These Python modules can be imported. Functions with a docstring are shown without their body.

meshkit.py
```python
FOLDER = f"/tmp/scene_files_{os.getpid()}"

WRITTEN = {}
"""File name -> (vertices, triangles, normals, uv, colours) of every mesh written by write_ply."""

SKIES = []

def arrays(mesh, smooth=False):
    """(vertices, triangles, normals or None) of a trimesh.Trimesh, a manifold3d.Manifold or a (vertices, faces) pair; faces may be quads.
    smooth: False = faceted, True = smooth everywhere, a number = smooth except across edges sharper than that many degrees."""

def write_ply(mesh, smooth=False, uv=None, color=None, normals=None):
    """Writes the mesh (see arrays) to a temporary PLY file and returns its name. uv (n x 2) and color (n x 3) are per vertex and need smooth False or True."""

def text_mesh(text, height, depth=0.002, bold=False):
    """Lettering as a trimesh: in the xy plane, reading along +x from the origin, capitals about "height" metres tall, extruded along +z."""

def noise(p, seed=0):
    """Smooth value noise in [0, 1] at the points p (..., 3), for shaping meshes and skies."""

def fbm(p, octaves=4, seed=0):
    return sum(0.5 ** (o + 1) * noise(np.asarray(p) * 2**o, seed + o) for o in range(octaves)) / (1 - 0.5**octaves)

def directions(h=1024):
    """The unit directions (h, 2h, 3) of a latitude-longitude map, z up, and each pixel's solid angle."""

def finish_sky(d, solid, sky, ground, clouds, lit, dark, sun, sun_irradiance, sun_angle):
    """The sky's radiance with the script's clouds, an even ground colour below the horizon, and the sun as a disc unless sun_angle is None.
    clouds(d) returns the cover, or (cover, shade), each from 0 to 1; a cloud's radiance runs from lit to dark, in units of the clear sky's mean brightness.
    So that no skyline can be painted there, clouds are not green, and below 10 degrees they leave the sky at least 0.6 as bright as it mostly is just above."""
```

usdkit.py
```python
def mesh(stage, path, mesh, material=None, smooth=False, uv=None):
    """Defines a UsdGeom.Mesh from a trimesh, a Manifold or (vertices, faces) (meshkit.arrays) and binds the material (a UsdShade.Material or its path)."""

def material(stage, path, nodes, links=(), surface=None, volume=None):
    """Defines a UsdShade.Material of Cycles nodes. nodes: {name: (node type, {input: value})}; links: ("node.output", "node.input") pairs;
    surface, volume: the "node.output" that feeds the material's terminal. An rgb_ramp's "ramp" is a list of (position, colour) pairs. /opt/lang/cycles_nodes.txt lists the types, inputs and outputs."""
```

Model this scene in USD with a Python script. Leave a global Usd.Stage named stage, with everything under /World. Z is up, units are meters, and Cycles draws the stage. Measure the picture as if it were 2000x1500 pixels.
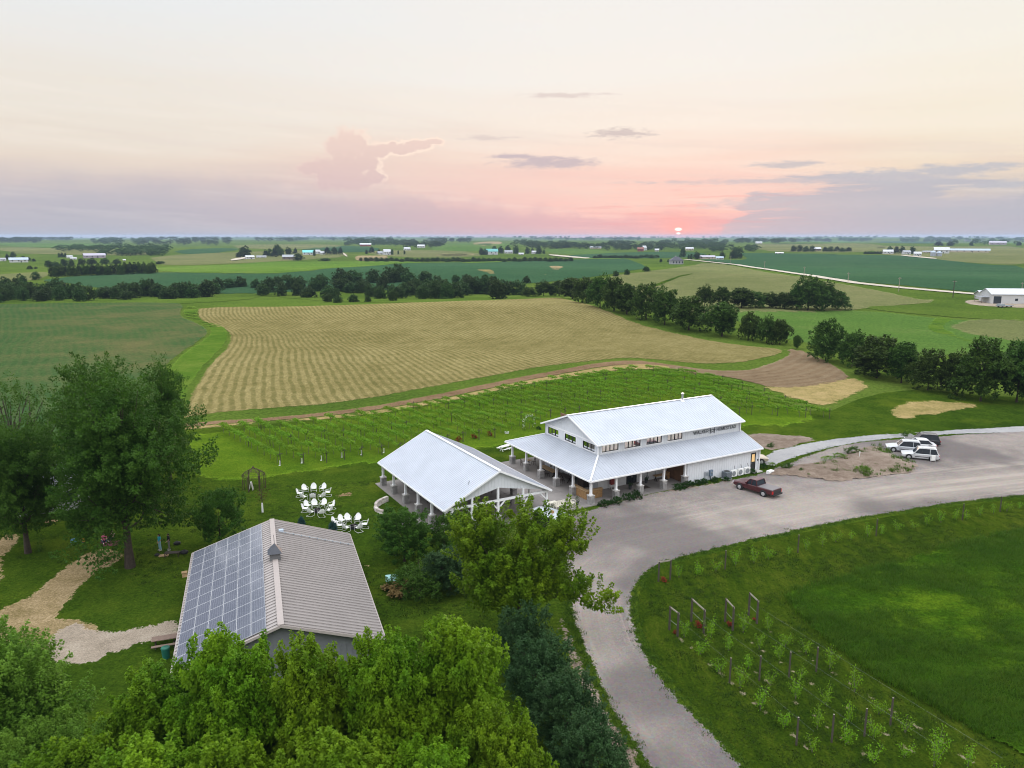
import math, random
import numpy as np, trimesh, shapely, usdkit, meshkit
from scipy.spatial import Delaunay
from pxr import Usd, UsdGeom, UsdLux, UsdShade, Gf, Sdf, Vt

stage = Usd.Stage.CreateInMemory()
UsdGeom.SetStageUpAxis(stage, UsdGeom.Tokens.z)
UsdGeom.SetStageMetersPerUnit(stage, 1.0)
UsdGeom.Xform.Define(stage, '/World')
UsdGeom.Scope.Define(stage, '/World/Looks')
PI = math.pi

# ------------------------------------------------------------------ camera, sky, sun, exposure
CAM_H, FPX, PITCH = 31.0, 1475.0, math.atan((750 - 461) / 1475.0)
cam = UsdGeom.Camera.Define(stage, '/World/camera')
cam.AddTranslateOp().Set(Gf.Vec3d(0, 0, CAM_H))
cam.AddRotateXOp().Set(90 - math.degrees(PITCH))
cam.CreateHorizontalApertureAttr(36.0)
cam.CreateVerticalApertureAttr(27.0)
cam.CreateFocalLengthAttr(36.0 * FPX / 2000)
cam.CreateClippingRangeAttr(Gf.Vec2f(0.5, 60000))
cam.CreateExposureAttr(0.42)

SUN_AZ = math.atan2(325, 1475.0 * math.cos(PITCH) + 298 * math.sin(PITCH))     # to the right of straight ahead
SUN_EL = math.radians(2.2)
sun = UsdLux.DistantLight.Define(stage, '/World/sun')
sun.CreateIntensityAttr(0.22)
sun.CreateAngleAttr(10.0)
sun.CreateNormalizeAttr(True)
sun.CreateColorAttr(Gf.Vec3f(1.0, 0.72, 0.55))
sun.AddRotateZOp().Set(-math.degrees(SUN_AZ))
sun.AddRotateXOp().Set(-(90 - math.degrees(SUN_EL)))


def lin(r, g, b):
    c = np.array([r, g, b], float) / 255
    return tuple(np.where(c < 0.04045, c / 12.92, ((c + 0.055) / 1.055) ** 2.4))


class Graph:
    """Builds a node network a step at a time."""
    def __init__(self):
        self.n, self.l, self.k = {}, [], 0

    def node(self, kind, _out=None, **ins):
        self.k += 1
        name = 'n%d' % self.k
        fixed = {}
        for a, b in ins.items():
            if isinstance(b, str) and '.' in b and b.split('.')[0] in self.n:
                self.l.append((b, name + '.' + a))
            else:
                fixed[a] = b
        self.n[name] = (kind, fixed)
        return name + '.' + _out if _out else name

    def math(self, op, a, b=0.0, c=0.0, clamp=False):
        return self.node('math', 'value', math_type=op, value1=a, value2=b, value3=c, use_clamp=clamp)

    def noise(self, vec, scale, detail=3, rough=0.55, distortion=0.0, out='fac'):
        return self.node('noise_texture', out, vector=vec, scale=scale, detail=float(detail), roughness=rough, distortion=distortion)

    def ramp(self, fac, stops, out='color'):
        return self.node('rgb_ramp', out, fac=fac, ramp=stops)

    def mix(self, fac, a, b, blend='mix'):
        return self.node('mix_color', 'result', blend_type=blend, fac=fac, a=a, b=b)

    def smooth(self, v, lo, hi, a=0.0, b=1.0):
        return self.node('map_range', 'result', range_type='smoothstep', value=v, from_min=lo, from_max=hi, to_min=a, to_max=b)

    def lineq(self, v, lo, hi, a=0.0, b=1.0):
        return self.node('map_range', 'result', range_type='linear', value=v, from_min=lo, from_max=hi, to_min=a, to_max=b, clamp=True)

    def done(self, name, surface=None, volume=None):
        return usdkit.material(stage, '/World/Looks/' + name, self.n, self.l, surface=surface, volume=volume)


def pix_dir(px, py):
    """(azimuth, elevation) in radians of a direction, from where it shows in the photograph."""
    x, y = (px - 1000) / FPX, -(py - 750) / FPX
    d = np.array([x, math.cos(PITCH) + y * math.sin(PITCH), -math.sin(PITCH) + y * math.cos(PITCH)])
    d /= np.linalg.norm(d)
    return math.atan2(d[0], d[1]), math.asin(d[2])


def make_sky():
    g = Graph()
    tc = g.node('texture_coordinate', 'generated')
    sep = g.node('separate_xyz', vector=tc)
    X, Y, Z = sep + '.x', sep + '.y', sep + '.z'
    az = g.math('arctan2', X, Y)                       # 0 straight ahead, + to the right
    el = g.math('arcsine', g.math('maximum', Z, -0.05))
    sky = g.node('sky_texture', 'color', sky_type='single_scattering', sun_disc=False, sun_elevation=SUN_EL, sun_rotation=SUN_AZ,
                 altitude=200.0, air_density=1.0, aerosol_density=1.0, ozone_density=1.0, vector=tc)
    # high thin overcast veil, by elevation: towards the sun and away from it; unseen zenith raised to brighten the ground
    eln = g.lineq(el, 0.0, 1.0)
    wav = g.noise(g.node('combine_xyz', 'vector', x=g.math('multiply', az, 2.2), y=g.math('multiply', el, 26.0), z=0.3), 1.0, 4, 0.55)
    eln = g.math('add', eln, g.math('multiply', g.math('subtract', wav, 0.5), 0.10))
    S = lambda e, r, gg, b: (e, lin(r, gg, b))
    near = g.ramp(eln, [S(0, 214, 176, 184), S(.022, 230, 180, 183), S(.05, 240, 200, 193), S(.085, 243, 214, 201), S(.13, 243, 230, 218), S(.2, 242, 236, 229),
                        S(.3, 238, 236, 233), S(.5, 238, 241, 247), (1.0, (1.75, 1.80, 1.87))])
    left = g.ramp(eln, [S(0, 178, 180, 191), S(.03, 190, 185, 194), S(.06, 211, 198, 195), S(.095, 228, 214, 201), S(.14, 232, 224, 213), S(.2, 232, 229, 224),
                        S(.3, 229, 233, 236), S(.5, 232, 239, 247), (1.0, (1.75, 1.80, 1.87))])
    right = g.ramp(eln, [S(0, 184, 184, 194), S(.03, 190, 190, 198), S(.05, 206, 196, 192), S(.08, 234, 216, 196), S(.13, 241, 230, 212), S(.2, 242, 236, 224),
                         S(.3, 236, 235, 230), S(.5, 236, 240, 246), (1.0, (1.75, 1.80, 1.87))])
    wisp = g.noise(g.node('combine_xyz', 'vector', x=g.math('multiply', az, 3.0), y=g.math('multiply', g.math('add', el, g.math('multiply', az, 0.06)), 44.0), z=21.0), 1.0, 5, 0.6)
    daz = g.math('subtract', az, SUN_AZ)
    wl = g.smooth(daz, -0.1, -0.75)
    wr = g.smooth(daz, 0.06, 0.3)
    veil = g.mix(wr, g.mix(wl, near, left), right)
    veil = g.mix(g.math('multiply', g.smooth(wisp, 0.50, 0.66, 0.0, 0.22), g.smooth(el, 0.24, 0.12)), veil, lin(247, 236, 224))
    veil = g.mix(g.math('multiply', g.smooth(wisp, 0.48, 0.36, 0.0, 0.22), g.smooth(el, 0.20, 0.09)), veil, lin(222, 204, 199))
    # lavender bank low over the horizon, its upper edge uneven
    edge = g.noise(g.node('combine_xyz', 'vector', x=g.math('multiply', az, 22.0), y=g.math('multiply', el, 30.0), z=1.7), 1.0, 6, 0.6)
    bank_h = g.math('add', g.math('multiply', edge, 0.05), g.smooth(daz, -0.03, -0.4, 0.0, 0.010))
    bank = g.math('multiply', g.math('multiply', g.smooth(g.math('subtract', bank_h, el), g.smooth(daz, -0.1, -0.5, -0.005, -0.05), 0.008), 0.7), g.smooth(daz, -0.3, -0.7, 1.0, 0.75))
    bankc = g.mix(g.smooth(g.math('absolute', daz), 0.0, 0.55), lin(220, 175, 182), lin(181, 180, 192))
    veil = g.mix(bank, veil, bankc)
    # grey-blue bank to the right of the sun
    e2 = g.noise(g.node('combine_xyz', 'vector', x=g.math('multiply', az, 6.0), y=g.math('multiply', el, 60.0), z=5.1), 1.0, 6, 0.62)
    r_h = g.math('add', g.math('multiply', g.math('subtract', e2, 0.5), 0.13), g.smooth(daz, 0.015, 0.10, -0.03, 0.058))
    r_h = g.math('subtract', r_h, g.smooth(daz, 0.25, 0.6, 0.0, 0.02))
    rb = g.math('multiply', g.smooth(g.math('subtract', r_h, el), -0.006, 0.008), 0.85)
    veil = g.mix(rb, veil, lin(181, 182, 194))
    # streaks round the sun
    st = g.noise(g.node('combine_xyz', 'vector', x=g.math('multiply', az, 10.0), y=g.math('multiply', el, 150.0), z=8.0), 1.0, 5, 0.6)
    near_sun = g.math('multiply', g.smooth(g.math('absolute', daz), 0.24, 0.0), g.smooth(g.math('absolute', g.math('subtract', el, 0.035)), 0.05, 0.0))
    veil = g.mix(g.math('multiply', g.smooth(st, 0.52, 0.66), g.math('multiply', near_sun, 0.75)), veil, lin(255, 196, 184))
    veil = g.mix(g.math('multiply', g.smooth(st, 0.48, 0.36), g.math('multiply', near_sun, 0.4)), veil, lin(232, 150, 154))

    def blob(px, py, rx, ry):
        a, e = pix_dir(px, py)
        dx = g.math('divide', g.math('subtract', az, a), rx / FPX)
        dy = g.math('divide', g.math('subtract', el, e), ry / FPX)
        return g.math('sqrt', g.math('add', g.math('multiply', dx, dx), g.math('multiply', dy, dy)))

    small = g.noise(g.node('combine_xyz', 'vector', x=g.math('multiply', az, 46.0), y=g.math('multiply', el, 190.0), z=11.0), 1.0, 5, 0.62)

    def cloud(blobs, nz, namp, soft, seed):
        n = small if nz is None else g.noise(g.node('combine_xyz', 'vector', x=g.math('multiply', az, nz[0]), y=g.math('multiply', el, nz[1]), z=seed), 1.0, 5, 0.6)
        d = blob(*blobs[0])
        for b in blobs[1:]:
            d = g.math('smoothmin', d, blob(*b), 0.25)
        d = g.math('add', d, g.math('multiply', g.math('subtract', n, 0.5), namp))
        return d, g.smooth(d, 1.0 + soft, 1.0 - soft)

    # the towering cloud with its anvil drawn out to the right
    blobs = [(688, 286, 34, 30), (678, 272, 20, 15), (700, 276, 18, 16), (655, 288, 20, 18), (678, 330, 46, 34), (655, 350, 34, 20), (690, 352, 44, 18), (716, 316, 28, 24), (735, 294, 34, 16), (775, 290, 40, 13), (815, 283, 34, 10), (846, 276, 18, 7), (628, 325, 30, 14), (604, 330, 22, 10), (730, 345, 24, 16)]
    d, m = cloud(blobs, (85, 95), 1.6, 0.30, 2.2)
    rim = g.math('multiply', g.smooth(g.math('absolute', g.math('subtract', d, 0.95)), 0.28, 0.0), g.math('multiply', g.smooth(az, pix_dir(650, 300)[0], pix_dir(780, 300)[0], 0.15, 0.75), g.smooth(el, pix_dir(690, 372)[1], pix_dir(690, 330)[1], 0.1, 1.0)))
    shade = g.ramp(g.lineq(el, pix_dir(690, 375)[1], pix_dir(690, 255)[1]), [(0, lin(213, 188, 191)), (.5, lin(224, 197, 192)), (1, lin(236, 208, 197))])
    veil = g.mix(g.math('multiply', m, 0.78), veil, shade)
    veil = g.mix(rim, veil, lin(255, 234, 217))
    # small dark clouds
    for k, (bl, nz, amp, col, op) in enumerate([
        ([(1080, 318, 78, 9), (1062, 313, 46, 6), (1005, 305, 40, 4)], (60, 190), 1.1, (198, 184, 190), .95),
        ([(1212, 260, 46, 7)], (70, 260), 1.6, (206, 192, 190), .9),
        ([(1535, 321, 54, 5)], (60, 240), 1.3, (196, 190, 194), .9),
        ([(1740, 345, 100, 11), (1850, 333, 60, 9)], (40, 170), 1.2, (188, 188, 196), .9),
        ([(1950, 323, 30, 4), (1975, 360, 40, 6)], (60, 220), 1.2, (190, 190, 197), .85),
        ([(950, 269, 40, 4), (1100, 186, 60, 4)], (60, 220), 1.4, (216, 200, 196), .7),
        ([(1560, 352, 220, 4), (1700, 395, 260, 9)], (30, 160), 1.2, (192, 188, 196), .7)]):
        _, m = cloud(bl, None, amp * 2.6, 0.65, 11.0 + k)
        veil = g.mix(g.math('multiply', m, op), veil, lin(*col))
    # the sun low in the haze, a bar of cloud across it
    sa, se = pix_dir(1325, 451)
    glow = g.node('math', 'value', math_type='exponent', value1=g.math('multiply', blob(1325, 448, 46, 26), -1.0))
    veil = g.mix(g.math('multiply', glow, 0.85, clamp=True), veil, lin(255, 168, 158))
    disc = g.math('maximum', g.smooth(blob(1325, 447.8, 6.0, 2.8), 1.35, 0.65), g.smooth(blob(1325, 455.8, 3.6, 1.7), 1.4, 0.6))
    veil = g.mix(disc, veil, (1.6, 1.35, 1.2))
    # the clear sky shows faintly through the veil
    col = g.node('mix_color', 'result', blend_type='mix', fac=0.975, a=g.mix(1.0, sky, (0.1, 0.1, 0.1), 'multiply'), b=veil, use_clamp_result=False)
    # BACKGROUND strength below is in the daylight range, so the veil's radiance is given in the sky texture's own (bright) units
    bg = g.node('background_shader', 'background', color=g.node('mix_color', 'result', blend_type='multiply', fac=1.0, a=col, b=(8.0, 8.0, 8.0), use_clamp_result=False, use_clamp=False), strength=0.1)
    return g.done('sky_look', surface=bg)


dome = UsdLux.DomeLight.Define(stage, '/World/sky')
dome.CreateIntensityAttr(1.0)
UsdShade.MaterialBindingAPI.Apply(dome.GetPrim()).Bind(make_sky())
dome.GetPrim().SetCustomDataByKey('kind', 'structure')

# ------------------------------------------------------------------ helpers
TAKEN = {}


def numbered(parent, name):
    k = TAKEN.get((parent, name), -1) + 1
    TAKEN[(parent, name)] = k
    return name if k == 0 else '%s_%03d' % (name, k)


def tag(p, label=None, cat=None, group=None, kind=None):
    p = p.GetPrim() if hasattr(p, 'GetPrim') else p
    for k, v in (('label', label), ('category', cat), ('group', group), ('kind', kind)):
        if v:
            p.SetCustomDataByKey(k, v)
    return p


def path_of(parent):
    return '/World' if parent is None else str(parent.GetPath())


def thing(name, label, cat, loc=(0, 0, 0), rz=0.0, group=None, scale=None):
    x = UsdGeom.Xform.Define(stage, '/World/' + numbered('/World', name))
    x.AddTranslateOp().Set(Gf.Vec3d(*map(float, loc)))
    x.AddRotateZOp().Set(math.degrees(rz))
    if scale is not None:
        x.AddScaleOp().Set(Gf.Vec3f(*([float(scale)] * 3 if np.ndim(scale) == 0 else map(float, scale))))
    return tag(x, label, cat, group)


def obj(name, mesh, mat, parent=None, smooth=False, label=None, kind=None):
    pp = path_of(parent)
    m = usdkit.mesh(stage, pp + '/' + numbered(pp, name), mesh, mat, smooth)
    return tag(m, label, kind=kind)


def copy(proto, name, label, cat, loc, rz=0.0, group=None, scale=None):
    t = thing(name, label, cat, loc, rz, group, scale)
    t.GetReferences().AddInternalReference(proto)
    t.SetInstanceable(True)
    return t


PROTOS = {}


def proto_class(key):
    """A class prim that copies reference; its children are the parts."""
    p = stage.CreateClassPrim('/World/Looks/shape_%s' % key) if False else stage.CreateClassPrim('/shape_%s' % key)
    p.SetTypeName('Xform')
    PROTOS[key] = p
    return p


class MB:
    """Collects shapes into one mesh."""
    def __init__(self):
        self.v, self.f, self.n = [], [], 0

    def add(self, v, f):
        v = np.asarray(v, float).reshape(-1, 3)
        f = np.asarray(f, int)
        if f.shape[1] == 4:
            f = np.vstack([f[:, [0, 1, 2]], f[:, [0, 2, 3]]])
        self.v.append(v); self.f.append(f + self.n); self.n += len(v)
        return self

    def box(self, x0, y0, z0, x1, y1, z1):
        v = [(x, y, z) for x in (x0, x1) for y in (y0, y1) for z in (z0, z1)]
        return self.add(v, [(0, 1, 3, 2), (4, 6, 7, 5), (0, 4, 5, 1), (2, 3, 7, 6), (0, 2, 6, 4), (1, 5, 7, 3)])

    def bar(self, a, b, w, h, up=(0, 0, 1)):
        """A beam of section w (sideways) x h (along up) from a to b."""
        a, b, up = np.array(a, float), np.array(b, float), np.array(up, float)
        d = (b - a) / np.linalg.norm(b - a)
        s = np.cross(d, up)
        if np.linalg.norm(s) < 1e-6:
            s = np.cross(d, (1, 0, 0.001))
        s /= np.linalg.norm(s); t = np.cross(s, d)
        v = [p + s * w / 2 * i + t * h / 2 * j for p in (a, b) for i in (-1, 1) for j in (-1, 1)]
        return self.add(v, [(0, 1, 3, 2), (4, 6, 7, 5), (0, 4, 5, 1), (2, 3, 7, 6), (0, 2, 6, 4), (1, 5, 7, 3)])

    def tube(self, pts, radii, n=8, cap=True):
        pts = np.array(pts, float); radii = np.broadcast_to(np.asarray(radii, float), (len(pts),))
        d = np.gradient(pts, axis=0); d /= np.maximum(np.linalg.norm(d, axis=1, keepdims=True), 1e-9)
        ref = np.where(np.abs(d[:, 2:3]) > 0.9, [[1.0, 0, 0]], [[0, 0, 1.0]])
        s = np.cross(d, ref); s /= np.linalg.norm(s, axis=1, keepdims=True)
        for i in range(1, len(s)):
            q = s[i - 1] - d[i] * (s[i - 1] @ d[i])
            if np.linalg.norm(q) > 1e-6:
                s[i] = q / np.linalg.norm(q)
        t = np.cross(d, s)
        a = np.arange(n) * 2 * PI / n
        v = pts[:, None] + radii[:, None, None] * (np.cos(a)[None, :, None] * s[:, None] + np.sin(a)[None, :, None] * t[:, None])
        k = np.arange(n); k2 = (k + 1) % n
        f = [np.stack([i * n + k, i * n + k2, (i + 1) * n + k2, (i + 1) * n + k], 1) for i in range(len(pts) - 1)]
        f = np.vstack(f)
        v = v.reshape(-1, 3)
        self.add(v, f)
        if cap:
            base = self.n - len(v)
            for end, flip in ((0, True), (len(pts) - 1, False)):
                tri = [(base + end * n, base + end * n + j, base + end * n + j + 1) for j in range(1, n - 1)]
                tri = np.array(tri)
                self.f.append(tri[:, ::-1] if flip else tri)
        return self

    def cyl(self, a, b, r0, r1=None, n=12):
        return self.tube([a, b], [r0, r0 if r1 is None else r1], n)

    def prism(self, poly, axis, lo, hi):
        """A polygon (list of 2-D points) drawn out along axis 'x', 'y' or 'z'. For x the polygon is (y, z), for y (x, z)."""
        m = trimesh.creation.extrude_polygon(shapely.Polygon(poly), hi - lo, engine='earcut')
        v = np.array(m.vertices)
        z = v[:, 2] + lo
        f = np.array(m.faces)
        if axis == 'x':
            v = np.stack([z, v[:, 0], v[:, 1]], 1)
        elif axis == 'y':
            v = np.stack([v[:, 0], z, v[:, 1]], 1); f = f[:, ::-1]
        else:
            v = np.stack([v[:, 0], v[:, 1], z], 1)
        return self.add(v, f)

    def sphere(self, c, r, sub=1):
        m = trimesh.creation.icosphere(sub)
        return self.add(np.array(m.vertices) * r + np.array(c), m.faces)

    def merge(self, tm, M=None):
        v = np.array(tm.vertices)
        if M is not None:
            v = v @ np.array(M)[:3, :3].T + np.array(M)[:3, 3]
        return self.add(v, np.array(tm.faces))

    def mesh(self):
        return np.vstack(self.v), np.vstack(self.f)

    def build(self, name, mat, parent=None, smooth=False, label=None, kind=None):
        return obj(name, self.mesh(), mat, parent, smooth, label, kind)


def rot(rz):
    c, s = math.cos(rz), math.sin(rz)
    return np.array([[c, -s, 0], [s, c, 0], [0, 0, 1]])


ONES = 'first second third fourth fifth sixth seventh eighth ninth tenth eleventh twelfth thirteenth fourteenth fifteenth sixteenth seventeenth eighteenth nineteenth'.split()
TENS = {2: 'twent', 3: 'thirt', 4: 'fort', 5: 'fift', 6: 'sixt', 7: 'sevent', 8: 'eight', 9: 'ninet'}


def nth(k):
    """1 -> first."""
    if k < 20:
        return ONES[k - 1]
    t, o = divmod(k, 10)
    return TENS[t] + ('ieth' if o == 0 else 'y-' + ONES[o - 1])


# ------------------------------------------------------------------ terrain
def sstep(x, a, b):
    t = np.clip((x - a) / (b - a), 0, 1)
    return t * t * (3 - 2 * t)


def height(x, y):
    x, y = np.asarray(x, float), np.asarray(y, float)
    d = np.hypot(x, y)
    w = sstep(d, 140, 240)
    g = lambda cx, cy, sx, sy: np.exp(-((x - cx) / sx) ** 2 - ((y - cy) / sy) ** 2)
    h = w * (3.6 * g(10, 300, 110, 70) - 3.0 * g(-120, 440, 260, 55) + 4.0 * g(-60, 640, 300, 120) + 4.0 * g(260, 480, 160, 110) - 2.0 * g(150, 300, 60, 60))
    far = sstep(d, 450, 1600)
    p = np.stack([x / 700.0, y / 520.0, np.zeros_like(x)], -1)
    q = np.stack([x / 2600.0 + 7, y / 1700.0 + 3, np.zeros_like(x)], -1)
    h = h + far * (9.0 * (meshkit.noise(p, 3) - 0.5) + np.minimum(d, 7000) * 0.0032 * (meshkit.fbm(q, 2, 5) - 0.46) * 2)
    return h - sstep(d, 12000, 30000) * 60


def ray_dir(px, py):
    x, y = (px - 1000) / FPX, -(py - 750) / FPX
    return np.array([x, math.cos(PITCH) + y * math.sin(PITCH), -math.sin(PITCH) + y * math.cos(PITCH)])


_T = np.geomspace(20, 14000, 420)


def G(px, py, lift=0.0):
    """Where the line of sight through a point of the photograph meets the ground."""
    d = ray_dir(px, py)
    P = d[None, :] * _T[:, None]
    gap = CAM_H + P[:, 2] - height(P[:, 0], P[:, 1]) - lift
    k = np.argmax(gap < 0)
    if gap[k] >= 0:
        t = 14000.0
    else:
        a, b = (_T[k - 1] if k else 1.0), _T[k]
        for _ in range(22):
            m = (a + b) / 2
            q = d * m
            if CAM_H + q[2] - height(q[0], q[1]) - lift < 0:
                b = m
            else:
                a = m
        t = (a + b) / 2
    q = d * t
    return np.array([q[0], q[1], float(height(q[0], q[1]))])


def on_plane(px, py, z):
    d = ray_dir(px, py)
    return np.array([0, 0, CAM_H]) + d * (z - CAM_H) / d[2]


def span(px_len, P):
    """Metres that a length in the photograph stands for at the point P."""
    dep = P[1] * math.cos(PITCH) - (P[2] - CAM_H) * math.sin(PITCH)
    return px_len * dep / FPX


def tall(P, px, top):
    """Height above P of what shows at row top of the photograph."""
    d = ray_dir(px, top)
    k = math.hypot(P[0], P[1]) / math.hypot(d[0], d[1])
    return CAM_H + d[2] * k - P[2]


# ------------------------------------------------------------------ materials
def plain(name, col, rough=0.6, metal=0.0, spec=0.4, var=0.0, scale=3.0, bump=0.0, bscale=20.0, emit=0.0, coat=0.0):
    g = Graph()
    ins = dict(roughness=rough, metallic=metal, specular_ior_level=spec)
    if coat:
        ins['coat_weight'] = coat
    pos = g.node('texture_coordinate', 'object')
    if var:
        n = g.noise(pos, scale, 4, 0.6)
        ins['base_color'] = g.ramp(n, [(0.25, tuple(np.array(col) * (1 - var))), (0.75, tuple(np.minimum(np.array(col) * (1 + var), 0.95)))])
    else:
        ins['base_color'] = col
    if bump:
        nb = g.noise(pos, bscale, 3, 0.6)
        ins['normal'] = g.node('bump', 'normal', height=nb, strength=bump, distance=0.02)
    if emit:
        ins['emission_color'] = col
        ins['emission_strength'] = emit
    p = g.node('principled_bsdf', **ins)
    return g.done(name, surface=p + '.BSDF')


def glass(name, tint=(0.8, 0.9, 0.9), keep=0.85):
    g = Graph()
    a = g.node('transparent_bsdf', color=tuple(np.array(tint) * keep))
    b = g.node('glossy_bsdf', color=(0.95, 0.95, 0.95), roughness=0.02)
    f = g.node('fresnel', 'fac', IOR=1.7)
    return g.done(name, surface=g.node('mix_closure', fac=f, closure1=a + '.BSDF', closure2=b + '.BSDF') + '.closure')


def leaves(name, dark, light, dry=None, trans=0.3, hue=0.014, vary=0.2):
    g = Graph()
    r1 = g.node('geometry', 'random_per_island')
    r2 = g.node('object_info', 'random')
    pos = g.node('geometry', 'position')
    big = g.noise(pos, 0.35, 3, 0.6)
    c = g.ramp(g.math('add', g.math('multiply', r1, 0.55), g.math('multiply', big, 0.45)), [(0.15, dark), (0.8, light)])
    c = g.node('hsv', 'color', hue=g.math('add', 0.5 - hue / 2, g.math('multiply', r2, hue)), saturation=1.0, value=g.math('add', 1.0 - vary / 2, g.math('multiply', r2, vary)), fac=1.0, color=c)
    d = g.node('principled_bsdf', base_color=c, roughness=0.5, specular_ior_level=0.12)
    t = g.node('translucent_bsdf', color=g.mix(1.0, c, (1.25, 1.3, 0.7), 'multiply'))
    return g.done(name, surface=g.node('mix_closure', fac=trans, closure1=d + '.BSDF', closure2=t + '.BSDF') + '.closure')


def soil(name, cols, scales=(0.02, 0.25, 3.0), weights=(0.4, 0.35, 0.25), bump=0.6, bdist=0.08, stretch=None, rows=None, extra=None, rough=0.95, contrast=(0.385, 0.615), soft=0.0):
    """Ground cover: colours mixed by noise at three sizes; rows: (angle, spacing, colour, strength) adds crop lines; rows as 'attr' uses the mesh's own row numbers."""
    g = Graph()
    pos = g.node('geometry', 'position')
    if stretch:
        pos_n = g.node('mapping', 'vector', vector=pos, mapping_type='point', rotation=(0, 0, stretch[0]), scale=(stretch[1], stretch[2], 1.0))
    else:
        pos_n = pos
    a = None
    for s, w in zip(scales, weights):
        n = g.math('multiply', g.noise(pos_n, s, 4, 0.6), w)
        a = n if a is None else g.math('add', a, n)
    lo, hi = contrast
    st = [(lo + (hi - lo) * i / (len(cols) - 1), c) for i, c in enumerate(cols)]
    c = g.ramp(a, st)
    fine = g.noise(pos, scales[-1] * 2.5, 3, 0.65)
    c = g.mix(1.0, c, g.ramp(fine, [(0.30, (0.62, 0.62, 0.62)), (0.70, (1.32, 1.32, 1.32))]), 'multiply')
    if rows:
        if rows[0] == 'attr':
            _, per, col, amt = rows
            r = g.node('attribute', 'fac', attribute='row')
        else:
            ang, per, col, amt = rows
            sp = g.node('separate_xyz', vector=g.node('mapping', 'vector', vector=pos, mapping_type='point', rotation=(0, 0, -ang)))
            r = g.math('divide', sp + '.x', per)
            r = g.math('add', r, g.math('multiply', g.noise(pos, 0.006, 2), 9.0))
        wob = g.math('multiply', g.math('subtract', g.noise(pos, 0.12, 3, 0.6), 0.5), 0.9)
        r = g.math('add', r, wob)
        s = g.math('add', g.math('multiply', g.math('sine', g.math('multiply', r, 2 * PI)), 0.5), 0.5)
        s = g.math('multiply', g.smooth(s, 0.25, 0.85), g.math('add', g.math('multiply', g.noise(pos, 0.35, 3, 0.6), 1.5), -0.2), clamp=True)
        c = g.mix(g.math('multiply', s, amt), c, col)
    if extra:
        c = extra(g, pos, c)
    h = g.math('add', g.math('multiply', g.noise(pos, scales[-1], 4, 0.65), 1.0), g.math('multiply', g.noise(pos, scales[1], 3, 0.6), 2.0))
    nm = g.node('bump', 'normal', height=h, strength=bump, distance=bdist)
    p = g.node('diffuse_bsdf', color=c, roughness=0.5, normal=nm)
    if soft:                                            # the cover thins out in tufts and crumbs along its edge
        e = g.math('divide', g.node('attribute', 'fac', attribute='edge'), soft)
        n1 = g.math('add', g.math('multiply', g.noise(pos, 1.3 / soft, 4, 0.65), 0.6), g.math('multiply', g.noise(pos, 5.0 / min(soft, 1.5), 3, 0.65), 0.4))
        a = g.smooth(g.math('add', e, g.math('multiply', g.math('subtract', n1, 0.5), 2.2)), 0.30, 0.55)
        t = g.node('transparent_bsdf', color=(1.0, 1.0, 1.0))
        return g.done(name, surface=g.node('mix_closure', fac=a, closure1=t + '.BSDF', closure2=p + '.BSDF') + '.closure')
    return g.done(name, surface=p + '.BSDF')


# ------------------------------------------------------------------ ground sheets
_RINGS = np.concatenate([[0.0], np.geomspace(6, 220, 190), np.geomspace(222, 14500, 210)[0:]])
_ANG = np.radians(np.concatenate([np.arange(-180, -56, 4.0), np.arange(-56, 56, 0.45), np.arange(56, 180, 4.0)]))


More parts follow.
